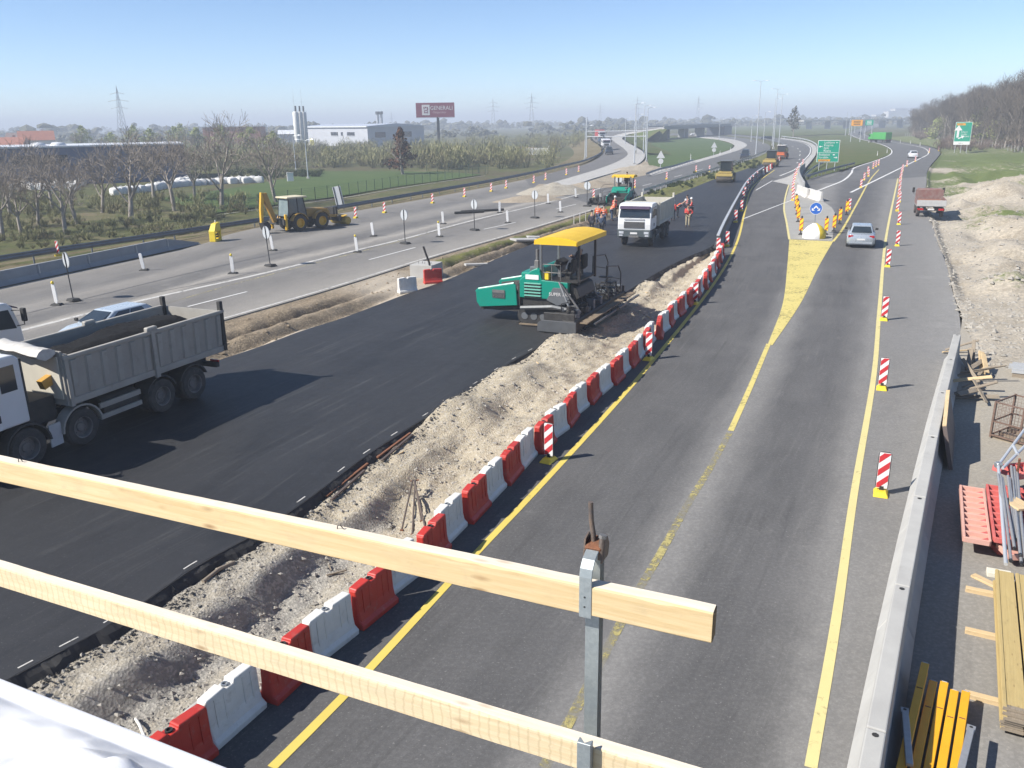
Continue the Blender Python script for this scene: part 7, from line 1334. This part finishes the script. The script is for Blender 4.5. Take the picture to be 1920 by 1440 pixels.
# operators
nz = math.atan2(nose[1], nose[0]); fx, fy = np.array([math.cos(nz), math.sin(nz)]), np.array([-math.sin(nz), math.cos(nz)]); q = p0[:2] + fx * -1.78 + fy * -.55
q = p0[:2] + fx * -1.7 + fy * -1.95; person('operator in dark clothes sitting under the yellow canopy of the turned paver', (q[0], q[1], 1.98), nz, M_DKJ, M_DKT, 'sit', bands=False, arms={'l': 'front', 'r': 'front'}, group='machine operators', sc=1.05)
q = np.array([p1[0] + .2, p1[1] + 2.0]) ; a2 = math.atan2(-.92, -.38); fx2, fy2 = np.array([math.cos(a2), math.sin(a2)]), np.array([-math.sin(a2), math.cos(a2)]); q = q + (fx2 * -1.5 + fy2 * -.9) * .8; person('operator in black standing on the second paver', (q[0], q[1], 1.63), a2, M_DKJ, M_DKT, 'stand', bands=False, group='machine operators')
fwv = np.array([math.cos(hd), math.sin(hd), 0]); q = o0 + fwv * .0; person('driver sitting in the cab of the yellow backhoe', (q[0], q[1], .95), hd, M_BLUJ, M_DKT, 'sit', bands=False, arms={'l': 'front', 'r': 'front'}, group='machine operators')
# ------------------------------------------------------------------ the scaffold rail we look over
def m_timber(name, a, b, knot, saw=False, sc=1.0):
    t = NT(name); co = t.coord('Object'); g = t.N('Mapping'); g.inputs['Scale'].default_value = (1.2 * sc, 26, 26); t.L(co, g.inputs[0]); n = t.noise(g.outputs[0], 1.6, 7, .62, 1.2)
    g2 = t.N('Mapping'); g2.inputs['Scale'].default_value = (3.0, 9, 9); t.L(co, g2.inputs[0]); n2 = t.noise(g2.outputs[0], 1.2, 5, .6)
    col = t.mix(t.math('MULTIPLY_ADD', n, 2.6, -.85, clamp=True), a, b); col = t.mix(t.math('MULTIPLY_ADD', n2, 3, -1.6, clamp=True), col, tuple(x * .72 for x in a))
    v = t.N('TexVoronoi'); v.inputs['Scale'].default_value = 1.0; g3 = t.N('Mapping'); g3.inputs['Scale'].default_value = (4.6, 15, 15); t.L(co, g3.inputs[0]); t.L(g3.outputs[0], v.inputs['Vector'])
    k = t.math('MULTIPLY', t.math('MULTIPLY_ADD', v.outputs['Distance'], -6.0, 1.5, clamp=True), t.math('MULTIPLY_ADD', t.noise(co, 2.3, 2), 6, -2.9, clamp=True)); col = t.mix(t.math('MULTIPLY_ADD', t.noise(co, 9, 6, .75), 2.4, -1.35, clamp=True), col, tuple(.55 * x + .1 for x in b)); col = t.mix(t.math('MULTIPLY', k, .75), col, knot)
    if saw:
        sx = t.N('SeparateXYZ'); t.L(co, sx.inputs[0]); w = t.math('SINE', t.math('MULTIPLY_ADD', sx.outputs[0], 150, t.math('MULTIPLY', n2, 9))); col = t.mix(t.math('MULTIPLY_ADD', w, .9, -.55, clamp=True), col, tuple(x * .62 for x in b))
    t.set(col, .8, 0, .2); t.bump(n, .35, .004); return t.m
M_TIM1 = m_timber('planed_pine', (.66, .51, .30), (.54, .39, .20), (.20, .095, .035)); M_TIM2 = m_timber('sawn_pine', (.68, .56, .37), (.57, .44, .26), (.22, .12, .05), True)
M_SUNTOP = m_timber('sunlit_top_pine', (.74, .66, .54), (.66, .56, .43), (.36, .25, .16))  # weathered rail tops, with direct sunlight also put into the pale colour
M_END = mat('dark_end_grain', (.16, .10, .05), (.28, .19, .10), s=60, r=.9, b=.6, bs=120)
def rail(label, pxa, pxb, D, ext_l, ext_r, m_, th=.062, h=.12, seed=1):
    z = EYE - D; a, b = GV(*pxa, z), GV(*pxb, z); d = (b - a).normalized(); a2 = a - d * ext_l; b2 = b + d * ext_r; ln = (b2 - a2).length; rz = math.atan2(d.y, d.x); t = thing('timber_rail', label, 'rail', tuple(a2), rz); n = 90; rg = random.Random(seed)
    rings_ = []
    for i in range(n + 1):
        x = ln * i / n; w1, w2, w3 = [.0022 * (float(fbm(np.array(x * 6.0), np.array(k * 7.7), seed)) - .5) * 2 for k in range(3)]; chip = .006 if rg.random() < .05 else 0
        c = .005; rings_.append([(x, c, -h + w1), (x, th - c, -h + w1), (x, th, -h + c), (x, th + w2, -c), (x, th - c, w3), (x, c + chip, w3), (x, w2, -c - chip), (x, w2, -h + c)])
    bm_ = B().loft(rings_); ob = bm_.build('beam', [m_, M_SUNTOP], t, smooth=.5); ob.data.polygons.foreach_set('material_index', [1 if p_.normal.z > .8 else 0 for p_ in ob.data.polygons]); e = B().box((ln + .001, th / 2, -h / 2), (.004, th - .008, h - .008)).build('end_grain', M_END, t); return t, a, d, ln, ext_l
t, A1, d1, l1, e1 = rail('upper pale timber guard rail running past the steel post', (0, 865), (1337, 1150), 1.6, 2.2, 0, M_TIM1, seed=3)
for px, py in ((45, 862), (632, 992)):
    q = GV(px, py, EYE - 1.6) - t.location; s_ = q.dot(d1); B().tube([(s_, .03, -.01), (s_ + .004, .03, .016), (s_ + .018, .03, .022), (s_ + .03, .034, .004)], .0022, 5).build('bent_nail', M_DARKST, t)
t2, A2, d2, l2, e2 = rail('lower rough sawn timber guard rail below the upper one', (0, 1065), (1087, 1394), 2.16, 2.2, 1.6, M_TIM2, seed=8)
# steel clamp post
M_ZINC = NT('hot_dip_zinc'); _c = M_ZINC.coord('Object'); _n = M_ZINC.noise(_c, 55, 6, .7); _v = M_ZINC.N('TexVoronoi'); _v.inputs['Scale'].default_value = 70; M_ZINC.L(_c, _v.inputs['Vector']); _s = M_ZINC.N('SeparateColor'); M_ZINC.L(_v.outputs['Color'], _s.inputs[0])
M_ZINC.set(M_ZINC.mix(M_ZINC.math('MULTIPLY_ADD', _n, 2, -.5, clamp=True), (.30, .335, .34), M_ZINC.mix(M_ZINC.math('MULTIPLY', _s.outputs[0], .6), (.42, .45, .45), (.26, .29, .30))), .48, .55); M_ZINC.bump(_n, .15, .002); M_ZINC = M_ZINC.m
M_RUST = mat('rusty_iron', (.26, .10, .045), (.13, .07, .045), s=30, r=.9, b=.6, bs=90); M_BAR = mat('worn_rebar', (.12, .105, .10), (.22, .16, .12), s=30, r=.6, m=.5, b=.4, bs=120)
q = GV(1100, 1096, EYE - 1.6); pr = thing('clamp_post', 'galvanised steel clamp post holding the two timber rails', 'post', tuple(q), math.atan2(d1.y, d1.x))
def flat(path, w, th):                          # a bent flat bar in the y-z plane
    b = B(); L_ = []; n = len(path)
    for i, (y, z) in enumerate(path):
        y0, z0 = path[max(0, i - 1)]; y1, z1 = path[min(n - 1, i + 1)]; ty, tz = y1 - y0, z1 - z0; k = math.hypot(ty, tz); ny, nz = -tz / k * th / 2, ty / k * th / 2; L_.append([(-w / 2, y + ny, z + nz), (w / 2, y + ny, z + nz), (w / 2, y - ny, z - nz), (-w / 2, y - ny, z - nz)])
    return b.loft(L_)
B().prism([(-.027, .072), (.027, .072), (.027, .122), (.021, .122), (.021, .078), (-.021, .078), (-.021, .122), (-.027, .122)], 'z', -1.35, .085).build('post', M_ZINC, pr)
B().box((0, .098, -.6), (.054, .05, 1.4)).build('post_core', M_ZINC, pr)
st = flat([(.10, .10), (.06, .105), (.02, .09), (-.004, .065), (-.012, .035), (-.012, -.13)], .048, .006).build('strap', M_ZINC, pr, bevel=.0015); 
for z in (-.045, -.085): B().cyl((-.002, -.016, z), (-.002, -.0145, z), .004, n=8).build('rivet_hole', M_DARKST, st)
B().box((.0, .10, .115), (.062, .075, .022), rx=.25).build('rusty_plate', M_RUST, pr, bevel=.004)
for s in (-1, 1): B().prism([(.06, .06), (.135, .06), (.15, .10), (.12, .15), (.075, .14)], 'x', s * .034 - .003, s * .034 + .003).build('cheek', M_BAR, pr)
B().tube([(-.005, .10, .09), (-.012, .105, .15), (-.022, .11, .20), (-.025, .108, .275)], [.011, .0105, .010, .0095], 8).build('wedge_handle', M_BAR, pr, smooth=1); B().tube([(.03, .085, .15), (.028, .07, .07)], [.013, .011], 8).build('bolt', M_BAR, pr, smooth=1); B().cyl((.03, .087, .15), (.031, .089, .162), .016, n=6).build('bolt_head', M_RIM, pr)
# lower bracket in front of the lower rail
q2 = GV(1100, 1398, EYE - 2.16) - q; ca, sa = math.cos(-pr.rotation_euler[2]), math.sin(-pr.rotation_euler[2]); lx, ly = q2.x * ca - q2.y * sa, q2.x * sa + q2.y * ca
B().prism([(lx - .026, ly - .034), (lx + .026, ly - .034), (lx + .026, ly - .004), (lx + .021, ly - .004), (lx, ly - .026), (lx - .021, ly - .004), (lx - .026, ly - .004)], 'z', q2.z - .2, q2.z + .035).build('lower_bracket', M_ZINC, pr, bevel=.002); B().box((lx, ly + .03, q2.z - .17), (.05, .12, .05)).build('bracket_arm', M_ZINC, pr)
# the deck we stand on and the white fleece over its edge
ZD = EYE - 2.62; ea, eb = GV(0, 1262, ZD), GV(456, 1440, ZD); ed = (eb - ea).normalized(); en = Vector((ed.y, -ed.x, 0)); rz = math.atan2(ed.y, ed.x)
dk = B().box((.2, -2.4, -.32), (8.4, 4.6, .4)).build('bridge_deck', M_CONC); dk.location = ea + ed * 1.0; dk.rotation_euler = (0, 0, rz); tag(dk, 'concrete edge of the bridge deck under the white fleece', None, None, 'structure')
B_ = B().box((1.2, -.12, -.62), (.16, .3, .9)); 
nU, nV = 130, 90; v = []; f = []
for i in range(nU):
    for j in range(nV):
        u = -1.6 + 4.4 * i / (nU - 1); w = -.22 + 2.0 * j / (nV - 1)
        fold = .22 * (float(fbm(np.array(u * 1.5 + 2), np.array(w * 2.3), 61)) - .5) + .11 * abs(math.sin(u * 2.4 + w * 1.7 + 2.2 * float(fbm(np.array(u * .8), np.array(w * .8), 67)))) ** 3 + .16 * abs(2 * float(fbm(np.array(u * 2.6 + w), np.array(w * 2.2), 71, 3)) - 1) + .03 * abs(2 * float(fbm(np.array(u * 9), np.array(w * 9), 73, 2)) - 1)
        k = min(1, max(0, (w - .10) / .25)); z = -.05 + fold * k + .10 * k
        if w < 0: z = -.05 - (-w) * 2.2 - .3 * w * w; 
        yy = max(w, -.02 + .03 * w)
        P = ea + ed * u + en * yy; v.append((P.x, P.y, P.z + z + .02))
for i in range(nU - 1):
    for j in range(nV - 1): f.append((i * nV + j, i * nV + j + 1, (i + 1) * nV + j + 1, (i + 1) * nV + j))
M_FLEECE = mat('white_fleece', (.80, .81, .83), (.74, .75, .78), s=4, r=.85, b=.25, bs=180, kind='World')
fl = mesh_obj('white_fleece', v, f, M_FLEECE, smooth=4); sm = fl.modifiers.new('thickness', 'SOLIDIFY'); sm.thickness = .004; tag(fl, 'crumpled white fleece sheet spread over the edge of the deck', 'sheet')
# ------------------------------------------------------------------ building material in the yard
M_WOODOLD = m_timber('grey_old_boards', (.30, .25, .19), (.20, .165, .125), (.08, .06, .045)); M_WOODLT = m_timber('light_boards', (.62, .47, .28), (.52, .38, .21), (.25, .15, .07)); M_SHUT = m_timber('stained_shuttering', (.47, .36, .16), (.38, .28, .12), (.2, .14, .06), sc=.5)
M_PLY = mat('dark_plywood', (.16, .125, .11), (.12, .095, .085), s=3, r=.7, dirt=(.24, .21, .18), dl=.35); M_FORM = mat('red_formwork_paint', (.52, .10, .09), (.58, .17, .15), s=3, r=.7, dirt=(.60, .42, .36), dl=.42); M_FORMP = mat('faded_formwork', (.58, .30, .24), (.62, .38, .31), s=3, r=.75, dirt=(.6, .5, .43), dl=.4); M_H20 = mat('yellow_beam_paint', (.80, .40, .012), (.7, .34, .012), s=4, r=.5)
M_TUBE = mat('scaffold_tube', (.44, .44, .44), (.34, .335, .33), s=8, r=.5, m=.5, dirt=(.5, .47, .43), dl=.35)
def bar(name, label, cat, a, b, w, h, m_, group=None, roll=0.0, bevel=.006, part='board'):
    a, b = Vector(a), Vector(b); d = b - a; t = thing(name, label, cat, tuple(a), group=group); t.rotation_mode = 'QUATERNION'; t.rotation_quaternion = d.to_track_quat('X', 'Z'); o = B().box((d.length / 2, 0, 0), (d.length, w, h), rx=roll).build(part, m_, t, bevel=bevel); return t
rg = random.Random(31)
# heap of scrap boards against the wall
base = [(1798, 668), (1803, 690), (1806, 712), (1800, 740), (1812, 680), (1818, 700), (1822, 720), (1808, 755), (1802, 720), (1815, 742), (1826, 708), (1805, 700)]
for i in range(20):
    px, py = base[i % 12]; p = GV(px + rg.uniform(-4, 6), py + rg.uniform(-8, 8)); ln = rg.uniform(.9, 1.7); a = rg.uniform(.5, 1.5) if i % 3 else rg.uniform(-.5, .3); z0 = .06 + .1 * (i // 5); z1 = z0 + rg.uniform(-.02, .55); dx, dy = math.cos(a) * ln / 2, math.sin(a) * ln / 2; n_ = Vector((.86, -.5, 0)) * rg.uniform(0, .35)
    bar('scrap_board', 'broken grey board in the scrap heap behind the concrete wall' if i % 5 else 'pale fresh board on top of the scrap heap', 'board', (p.x - dx + n_.x, p.y - dy + n_.y, max(.05, z0)), (p.x + dx + n_.x, p.y + dy + n_.y, z1), rg.uniform(.09, .2), rg.uniform(.025, .05), M_WOODOLD if i % 5 else M_WOODLT, 'scrap boards behind the wall', rg.uniform(-.6, .6))
# plywood panel leaning on the wall
a, b = G(1790, 882), G(1795, 800); d = Vector(b - a); ln = d.length; t = thing('plywood_panel', 'thick dark plywood panel leaning on the concrete wall', 'panel', tuple(a), math.atan2(d.y, d.x), rx=R(-14)); t.location.x -= .1
B().box((ln * .45, 0, .6), (ln * .9, .09, 1.18)).build('panel', M_PLY, t, bevel=.006); B().box((ln * .45, 0, 1.2), (ln * .9, .094, .03)).build('lit_edge_strip', M_WOODLT, t); B().box((.0, 0, .6), (.03, .094, 1.16)).build('end_strip', M_PLY, t)  # pale wood strip stands in for the sunlit top edge of the panel
# wire mesh crate
c0, c1 = G(1856, 822), G(1935, 845); d = Vector(c1 - c0); rz = math.atan2(d.y, d.x); t = thing('mesh_crate', 'rusty wire mesh crate standing open on the yard', 'crate', tuple(c0), rz); W_, D_, H_ = 1.5, 1.05, .95; M_CR = mat('rusty_crate_steel', (.12, .075, .055), (.2, .13, .1), s=8, r=.85)
for x in (0, W_):
    for y in (0, D_): B().box((x, y, H_ / 2 + .1), (.05, .05, H_ + .1)).build('corner_post', M_CR, t)
for z in (.12, H_ * .55, H_ + .12):
    for y in (0, D_): B().box((W_ / 2, y, z), (W_, .035, .035)).build('rail', M_CR, t)
    for x in (0, W_): B().box((x, D_ / 2, z), (.035, D_, .035)).build('rail', M_CR, t)
for y in (0, D_): B().box((W_ / 2, y, H_ / 2 + .1), (.05, .035, H_)).build('middle_post', M_CR, t)
def mesh_side(nm, o, ux, uy, lx, ly):
    b = B(); n = int(lx / .09); m__ = int(ly / .09)
    for i in range(1, n): p = Vector(o) + Vector(ux) * lx * i / n; b.tube([p, p + Vector(uy) * ly], .004, 3, False)
    for i in range(1, m__): p = Vector(o) + Vector(uy) * ly * i / m__; b.tube([p, p + Vector(ux) * lx], .004, 3, False)
    b.build(nm, M_CR, t)['kind'] = 'stuff'
mesh_side('wire_mesh', (0, 0, .12), (1, 0, 0), (0, 0, 1), W_, H_); mesh_side('wire_mesh', (0, D_, .12), (1, 0, 0), (0, 0, 1), W_, H_); mesh_side('wire_mesh', (0, 0, .12), (0, 1, 0), (0, 0, 1), D_, H_); mesh_side('wire_mesh', (W_, 0, .12), (0, 1, 0), (0, 0, 1), D_, H_); mesh_side('wire_mesh', (0, 0, .12), (1, 0, 0), (0, 1, 0), W_, D_)
for y in (.1, .5, .95): B().box((W_ / 2, y, .05), (W_, .1, .09)).build('skid', M_WOODOLD, t)
# stack of pale bars on a pallet
p = G(1897, 708); t = thing('bar_pallet', 'pallet of pale steel bars at the far edge of the yard', 'pallet', tuple(p), R(-30))
for y in (.1, .6, 1.1): B().box((.8, y, .07), (1.6, .12, .12)).build('skid', M_WOODOLD, t)
for i in range(9): B().box((.8 + rg.uniform(-.1, .1), .08 + .13 * i, .2 + .05 * (i % 2)), (1.7, .07, .09), rz=rg.uniform(-.04, .04)).build('bar', M_RAILW, t)
# red formwork panels
def formwork(label, p, rz, L_, W_, m_, z, n=9, ry=0, group='red formwork panels'):
    t = thing('formwork_panel', label, 'formwork', (p[0], p[1], z), rz, group, ry=ry)
    for y in (0, W_): B().box((L_ / 2, y, .06), (L_, .05, .13)).build('side_rail', m_, t, bevel=.006)
    for i in range(n + 1): B().box((L_ * i / n, W_ / 2, .055), (.045, W_, .11)).build('cross_rib', m_, t, bevel=.005)
    B().box((L_ / 2, W_ / 2, .005), (L_, W_, .015)).build('skin', m_, t)
    for i in range(n): B().prism([(L_ * i / n + .02, .03), (L_ * i / n + .17, .03), (L_ * i / n + .02, .17)], 'z', .02, .10).build('gusset', M_FORM, t)
    return t
fa, fb = G(1850, 1052), G(1838, 948); d = fb - fa; rzf = math.atan2(d[1], d[0]); L_ = math.hypot(d[0], d[1]); nrm = Vector((math.sin(rzf), -math.cos(rzf)))
formwork('faded pink formwork panel with pockets lying beside the tubes', fa, rzf, L_ * .98, .46, M_FORMP, .34); q = Vector(fa[:2]) + nrm * .58 + Vector(d[:2]) * .05; formwork('bright red formwork panel with a row of pockets', (q.x, q.y), rzf, L_, .5, M_FORM, .38)
q = Vector(fa[:2]) + nrm * .35 - Vector(d[:2]) * .06; formwork('faded red panel lying crosswise under the pocketed ones', (q.x, q.y), rzf - R(68), 2.6, .5, M_FORMP, .2, 6); formwork('dark underside panel at the bottom of the formwork pile', (q.x + .1, q.y + .5), rzf - R(66), 2.4, .5, M_FORM, .03, 6)
q = G(1900, 960); formwork('pink panel tilted over the tubes at the end of the pile', (q[0] + .2, q[1] + .4), rzf - R(40), 1.8, .6, M_FORM, .62, 5, .12)
q = G(1915, 1010); formwork('red panel behind the bundle of tubes', (q[0], q[1] - .6), rzf, 2.4, .5, M_FORM, .3, 8)
# tubes
for i in range(8):
    a = GV(1872 + 5.0 * i + rg.uniform(-3, 3), 885 + rg.uniform(-12, 12), .95 - .02 * i); b = GV(1893 + 4.2 * i + rg.uniform(-3, 3), 1040 + rg.uniform(-30, 30), .55 + .03 * (i % 3)); t = thing('scaffold_tube', 'grey scaffold tube in the bundle laid over the formwork', 'tube', tuple(a), group='scaffold tubes'); v = b - a; B().cyl((0, 0, 0), tuple(v), .03, n=8).build('tube', M_TUBE, t, smooth=1); B().cyl(tuple(v * .985), tuple(v), .034, n=8).build('end', M_DARKST, t)
t = thing('lattice_girder', 'grey tube lattice lying on top of the formwork pile', 'scaffold', tuple(GV(1872, 872, .9))); o_ = Vector(GV(1872, 872, .9))
for pa, pb in (((1872, 872, .9), (1886, 1058, .62)), ((1872, 872, .9), (1925, 800, .95)), ((1880, 878, .9), (1930, 828, .95)), ((1900, 836, .95), (1908, 852, .95))): B().tube([GV(*pa) - o_, GV(*pb) - o_], .035, 8).build('tube', M_POLE, t, smooth=1)
B().box((0, 0, 0), (.14, .14, .14)).build('coupler', M_GALV, t, bevel=.02)
# loose bits of wood and foam
bar('loose_board', 'pale board lying on the yard beside the shuttering stack', 'board', GV(1824, 1078, .04), GV(1906, 1118, .04), .14, .05, M_WOODLT); p = GV(1850, 1072, .06); bar('foam_block', 'white broken foam strip below the formwork', 'foam', p, GV(1896, 1080, .06), .22, .1, mat('white_foam', (.72, .69, .58), (.6, .57, .47), s=12, r=.9, b=.5, bs=60))
bar('driftwood', 'brown stick leaning in the formwork pile', 'stick', GV(1905, 905, .5), GV(1912, 860, 1.2), .05, .05, M_RUST); bar('loose_board', 'tan board resting on the formwork pile', 'board', GV(1890, 935, .75), GV(1925, 955, .75), .4, .05, M_WOODLT)
# stack of shuttering boards on bearers
sa, sb = G(1868, 1380), G(1857, 1112); d = Vector((sb - sa)[:2]); L_ = d.length; rz = math.atan2(d.y, d.x); nr = Vector((d.y, -d.x)).normalized()
for k, (x, rzk) in enumerate(((.18, .04), (.62, -.05), (.97, .03))):
    q = Vector(sa[:2]) + d * x - nr * .42; bar('bearer', 'timber bearer under the shuttering stack', 'bearer', (q.x, q.y, .05), (q.x + nr.x * 1.9, q.y + nr.y * 1.9 + .1 * rzk, .05), .11, .09, M_WOODLT, 'bearers under the stack')
proto_b = None
for lay in range(7):
    for c in range(4):
        q = Vector(sa[:2]) + nr * (.02 + c * .33 + rg.uniform(-.015, .015)) + d.normalized() * rg.uniform(-.06, .06); z = .13 + lay * .058
        if proto_b is None:
            t = thing('shuttering_board', 'stained yellow shuttering board in the strapped stack', 'board', (q.x, q.y, z), rz, 'shuttering boards in the stack'); B().box((L_ / 2, -.15, 0), (L_, .30, .027)).build('board', M_SHUT, t, bevel=.004); B().box((L_ / 2, -.03, 0), (L_, .05, .054)).build('side_batten', M_SHUT, t, bevel=.004); B().box((.03, -.15, 0), (.07, .29, .05)).build('end_batten', M_WOODOLD, t); proto_b = t
        else: t = copy_tree(proto_b, loc=(q.x, q.y, z))
# yellow formwork beams
ya, yb = G(1700, 1425), G(1730, 1292); d = Vector((yb - ya)[:2]).normalized(); rz = math.atan2(d.y, d.x); nr = Vector((d.y, -d.x)); proto_y = None
for i in range(5):
    q = Vector(yb[:2]) + nr * (-.02 + i * .15) - d * (3.9 + .12 * (i % 2) + .04 * i); z = .12 + (.18 if i == 0 else 0) + .015 * (i % 2)
    if proto_y is None:
        t = thing('formwork_beam', 'yellow formwork beam in the bundle beside the wall', 'beam', (q.x, q.y, z), rz, 'yellow formwork beams'); 
        for zz in (.0, .16): B().box((1.95, 0, zz), (3.9, .115, .04)).build('flange', M_H20, t, bevel=.006)
        B().box((1.95, 0, .08), (3.9, .03, .13)).build('web', M_H20, t); B().box((3.91, 0, .08), (.03, .085, .2)).build('end_cap', M_GALV, t, bevel=.01); B().box((3.2, 0, .182), (.02, .08, .004)).build('band', M_RUST, t); proto_y = t
    else: t = copy_tree(proto_y, loc=(q.x, q.y, z))
for pa, pb, l in (((1697, 1335), (1702, 1395), 'grey steel strut with a holed plate left of the yellow beams'), ((1820, 1368), (1800, 1450), 'grey steel strut with a holed plate right of the yellow beams')):
    a, b = GV(*pa, .45), GV(*pb, .5); t = bar('steel_strut', l, 'strut', a, b + (b - a) * .6, .09, .05, M_TUBE, part='strut'); B().box((-.04, 0, 0), (.14, .11, .012)).build('plate', M_TUBE, t, bevel=.003); B().cyl((-.06, 0, -.008), (-.06, 0, .008), .025, n=10).build('hole', M_RUB, t)
# ------------------------------------------------------------------ things lying on the gravel strip
def on_gravel(px, py, dz=.04): p = G(px, py, -.3); return Vector((p[0], p[1], gravel_z(p[0], p[1]) + dz))
for i, (pa, pb, m_) in enumerate([((602, 936), (683, 875), M_RUST), ((612, 940), (690, 880), M_RUST), ((622, 948), (684, 892), M_BAR), ((708, 868), (770, 826), M_RUST), ((716, 872), (774, 828), M_BAR)]):
    a, b = on_gravel(*pa, .06), on_gravel(*pb, .06); bar('rusty_angle', 'rusty steel angle bar lying along the edge of the fresh asphalt', 'steel bar', a, b, .07, .05, m_, 'rusty bars on the gravel', part='bar', bevel=.004)
tp = on_gravel(777, 905, .40); t = thing('rusty_trestle', 'small rusty trestle of three bars standing in the gravel', 'trestle', tuple(tp))
for px, py in ((752, 975), (772, 985), (790, 968), (797, 985)): e = on_gravel(px, py, .0) - tp; B().tube([(rg.uniform(-.05, .05), 0, .05), tuple(e)], .022, 6).build('leg', M_BAR, t); B().box(tuple(e), (.07, .07, .03)).build('foot', M_RUST, t)
B().tube([(-.1, 0, .02), (.12, .02, .04)], .02, 6).build('head', M_RUST, t)
for px, py, qx, qy, l, m_, w in [(382, 1100, 440, 1062, 'bundle of dark twigs like a broom on the gravel', M_WOODOLD, .09), (322, 1372, 383, 1325, 'pale pipe half buried in the gravel', M_CONC, .13), (248, 1312, 268, 1362, 'bent pale strip sticking out of the gravel', M_WPL, .05)]:
    a, b = on_gravel(px, py), on_gravel(qx, qy); t = thing('debris', l, 'debris', tuple(a)); v = b - a; B().tube([(0, 0, 0), tuple(v * .5 + Vector((0, 0, .06))), tuple(v)], w / 2, 7).build('piece', m_, t, smooth=1)
for i in range(26):
    j = rg.randrange(40, 560); u = rg.randrange(4, 40); p = GVV[j, u]; t = thing('wood_scrap', 'small splinter of wood lying on the gravel strip', 'wood scrap', (p[0], p[1], p[2] + .03), rg.uniform(0, 3), 'wood scraps on the gravel', ry=rg.uniform(-.2, .2)); B().box((0, 0, 0), (rg.uniform(.15, .5), rg.uniform(.02, .06), .025)).build('splinter', M_WOODOLD if i % 3 else M_WOODLT, t)
# paint marks on the fresh asphalt edge
fr_ = spline(FR, 0, .05)
for px, py in [(48, 1252), (130, 1203), (212, 1160), (360, 1058), (470, 996), (565, 936), (638, 880), (688, 846), (738, 812), (797, 777), (844, 747), (890, 717), (932, 692), (963, 671), (991, 655)]:
    p = G(px, py); i = int(np.argmin((fr_[:, 0] - p[0]) ** 2 + (fr_[:, 1] - p[1]) ** 2)); q = offset(fr_, -.16); line('road_marking', q[max(0, i - 4):i + 4], .035, M_WHTW, .006, .2, 'short white paint mark along the edge of the fresh asphalt')
M_CRUMB = mat('asphalt_crumbs', (.02, .02, .021), (.05, .048, .046), s=3, r=.9, kind='World'); stones('asphalt_crumbs', GVV, 9000, .012, .06, M_CRUMB, 'black asphalt crumbs spilled along the ragged paving edge', .0, .14, 46, 11)
# joint sealing of the slab foot: ragged fringe of black mix
A_ = spline(back(FR, 14)[:17], 900); v = []; f = []
for i in range(900):
    tn = tangent(A_, i); nx = np.array([tn[1], -tn[0], 0]); w = .06 + .26 * float(fbm(np.array(i * .17), np.array(3.0), 91)); e_ = [float(fbm(np.array(i * .5), np.array(k * 9.0), 95)) for k in range(3)]; v += [A_[i] + nx * (-.06 + .06 * e_[0]) + [0, 0, .006], A_[i] + nx * w * (.3 + .4 * e_[1]) + [0, 0, -.05 - .1 * e_[2]], A_[i] + nx * w + [0, 0, -.27 + .06 * e_[0]]]
for i in range(899): f += [(3 * i, 3 * i + 1, 3 * i + 4, 3 * i + 3), (3 * i + 1, 3 * i + 2, 3 * i + 5, 3 * i + 4)]
tag(mesh_obj('asphalt_edge', v, f, M_CRUMB), 'ragged black edge of the fresh asphalt layer', None, None, 'structure')
# ------------------------------------------------------------------ the hazy air
hm = bpy.data.materials.new('haze_air'); hm.use_nodes = True; hn = hm.node_tree.nodes; hn.clear()
hv = hn.new('ShaderNodeVolumePrincipled'); hv.inputs['Color'].default_value = (.80, .87, .97, 1); hv.inputs['Density'].default_value = .00092; hv.inputs['Anisotropy'].default_value = 0.0
ho = hn.new('ShaderNodeOutputMaterial'); hm.node_tree.links.new(hv.outputs[0], ho.inputs['Volume'])
hb_ = B().box((0, 1500, 19), (11000, 11000, 44)).build('haze', hm); tag(hb_, 'pale blue haze lying over the whole plain', None, None, 'stuff'); hb_.display_type = 'WIRE'
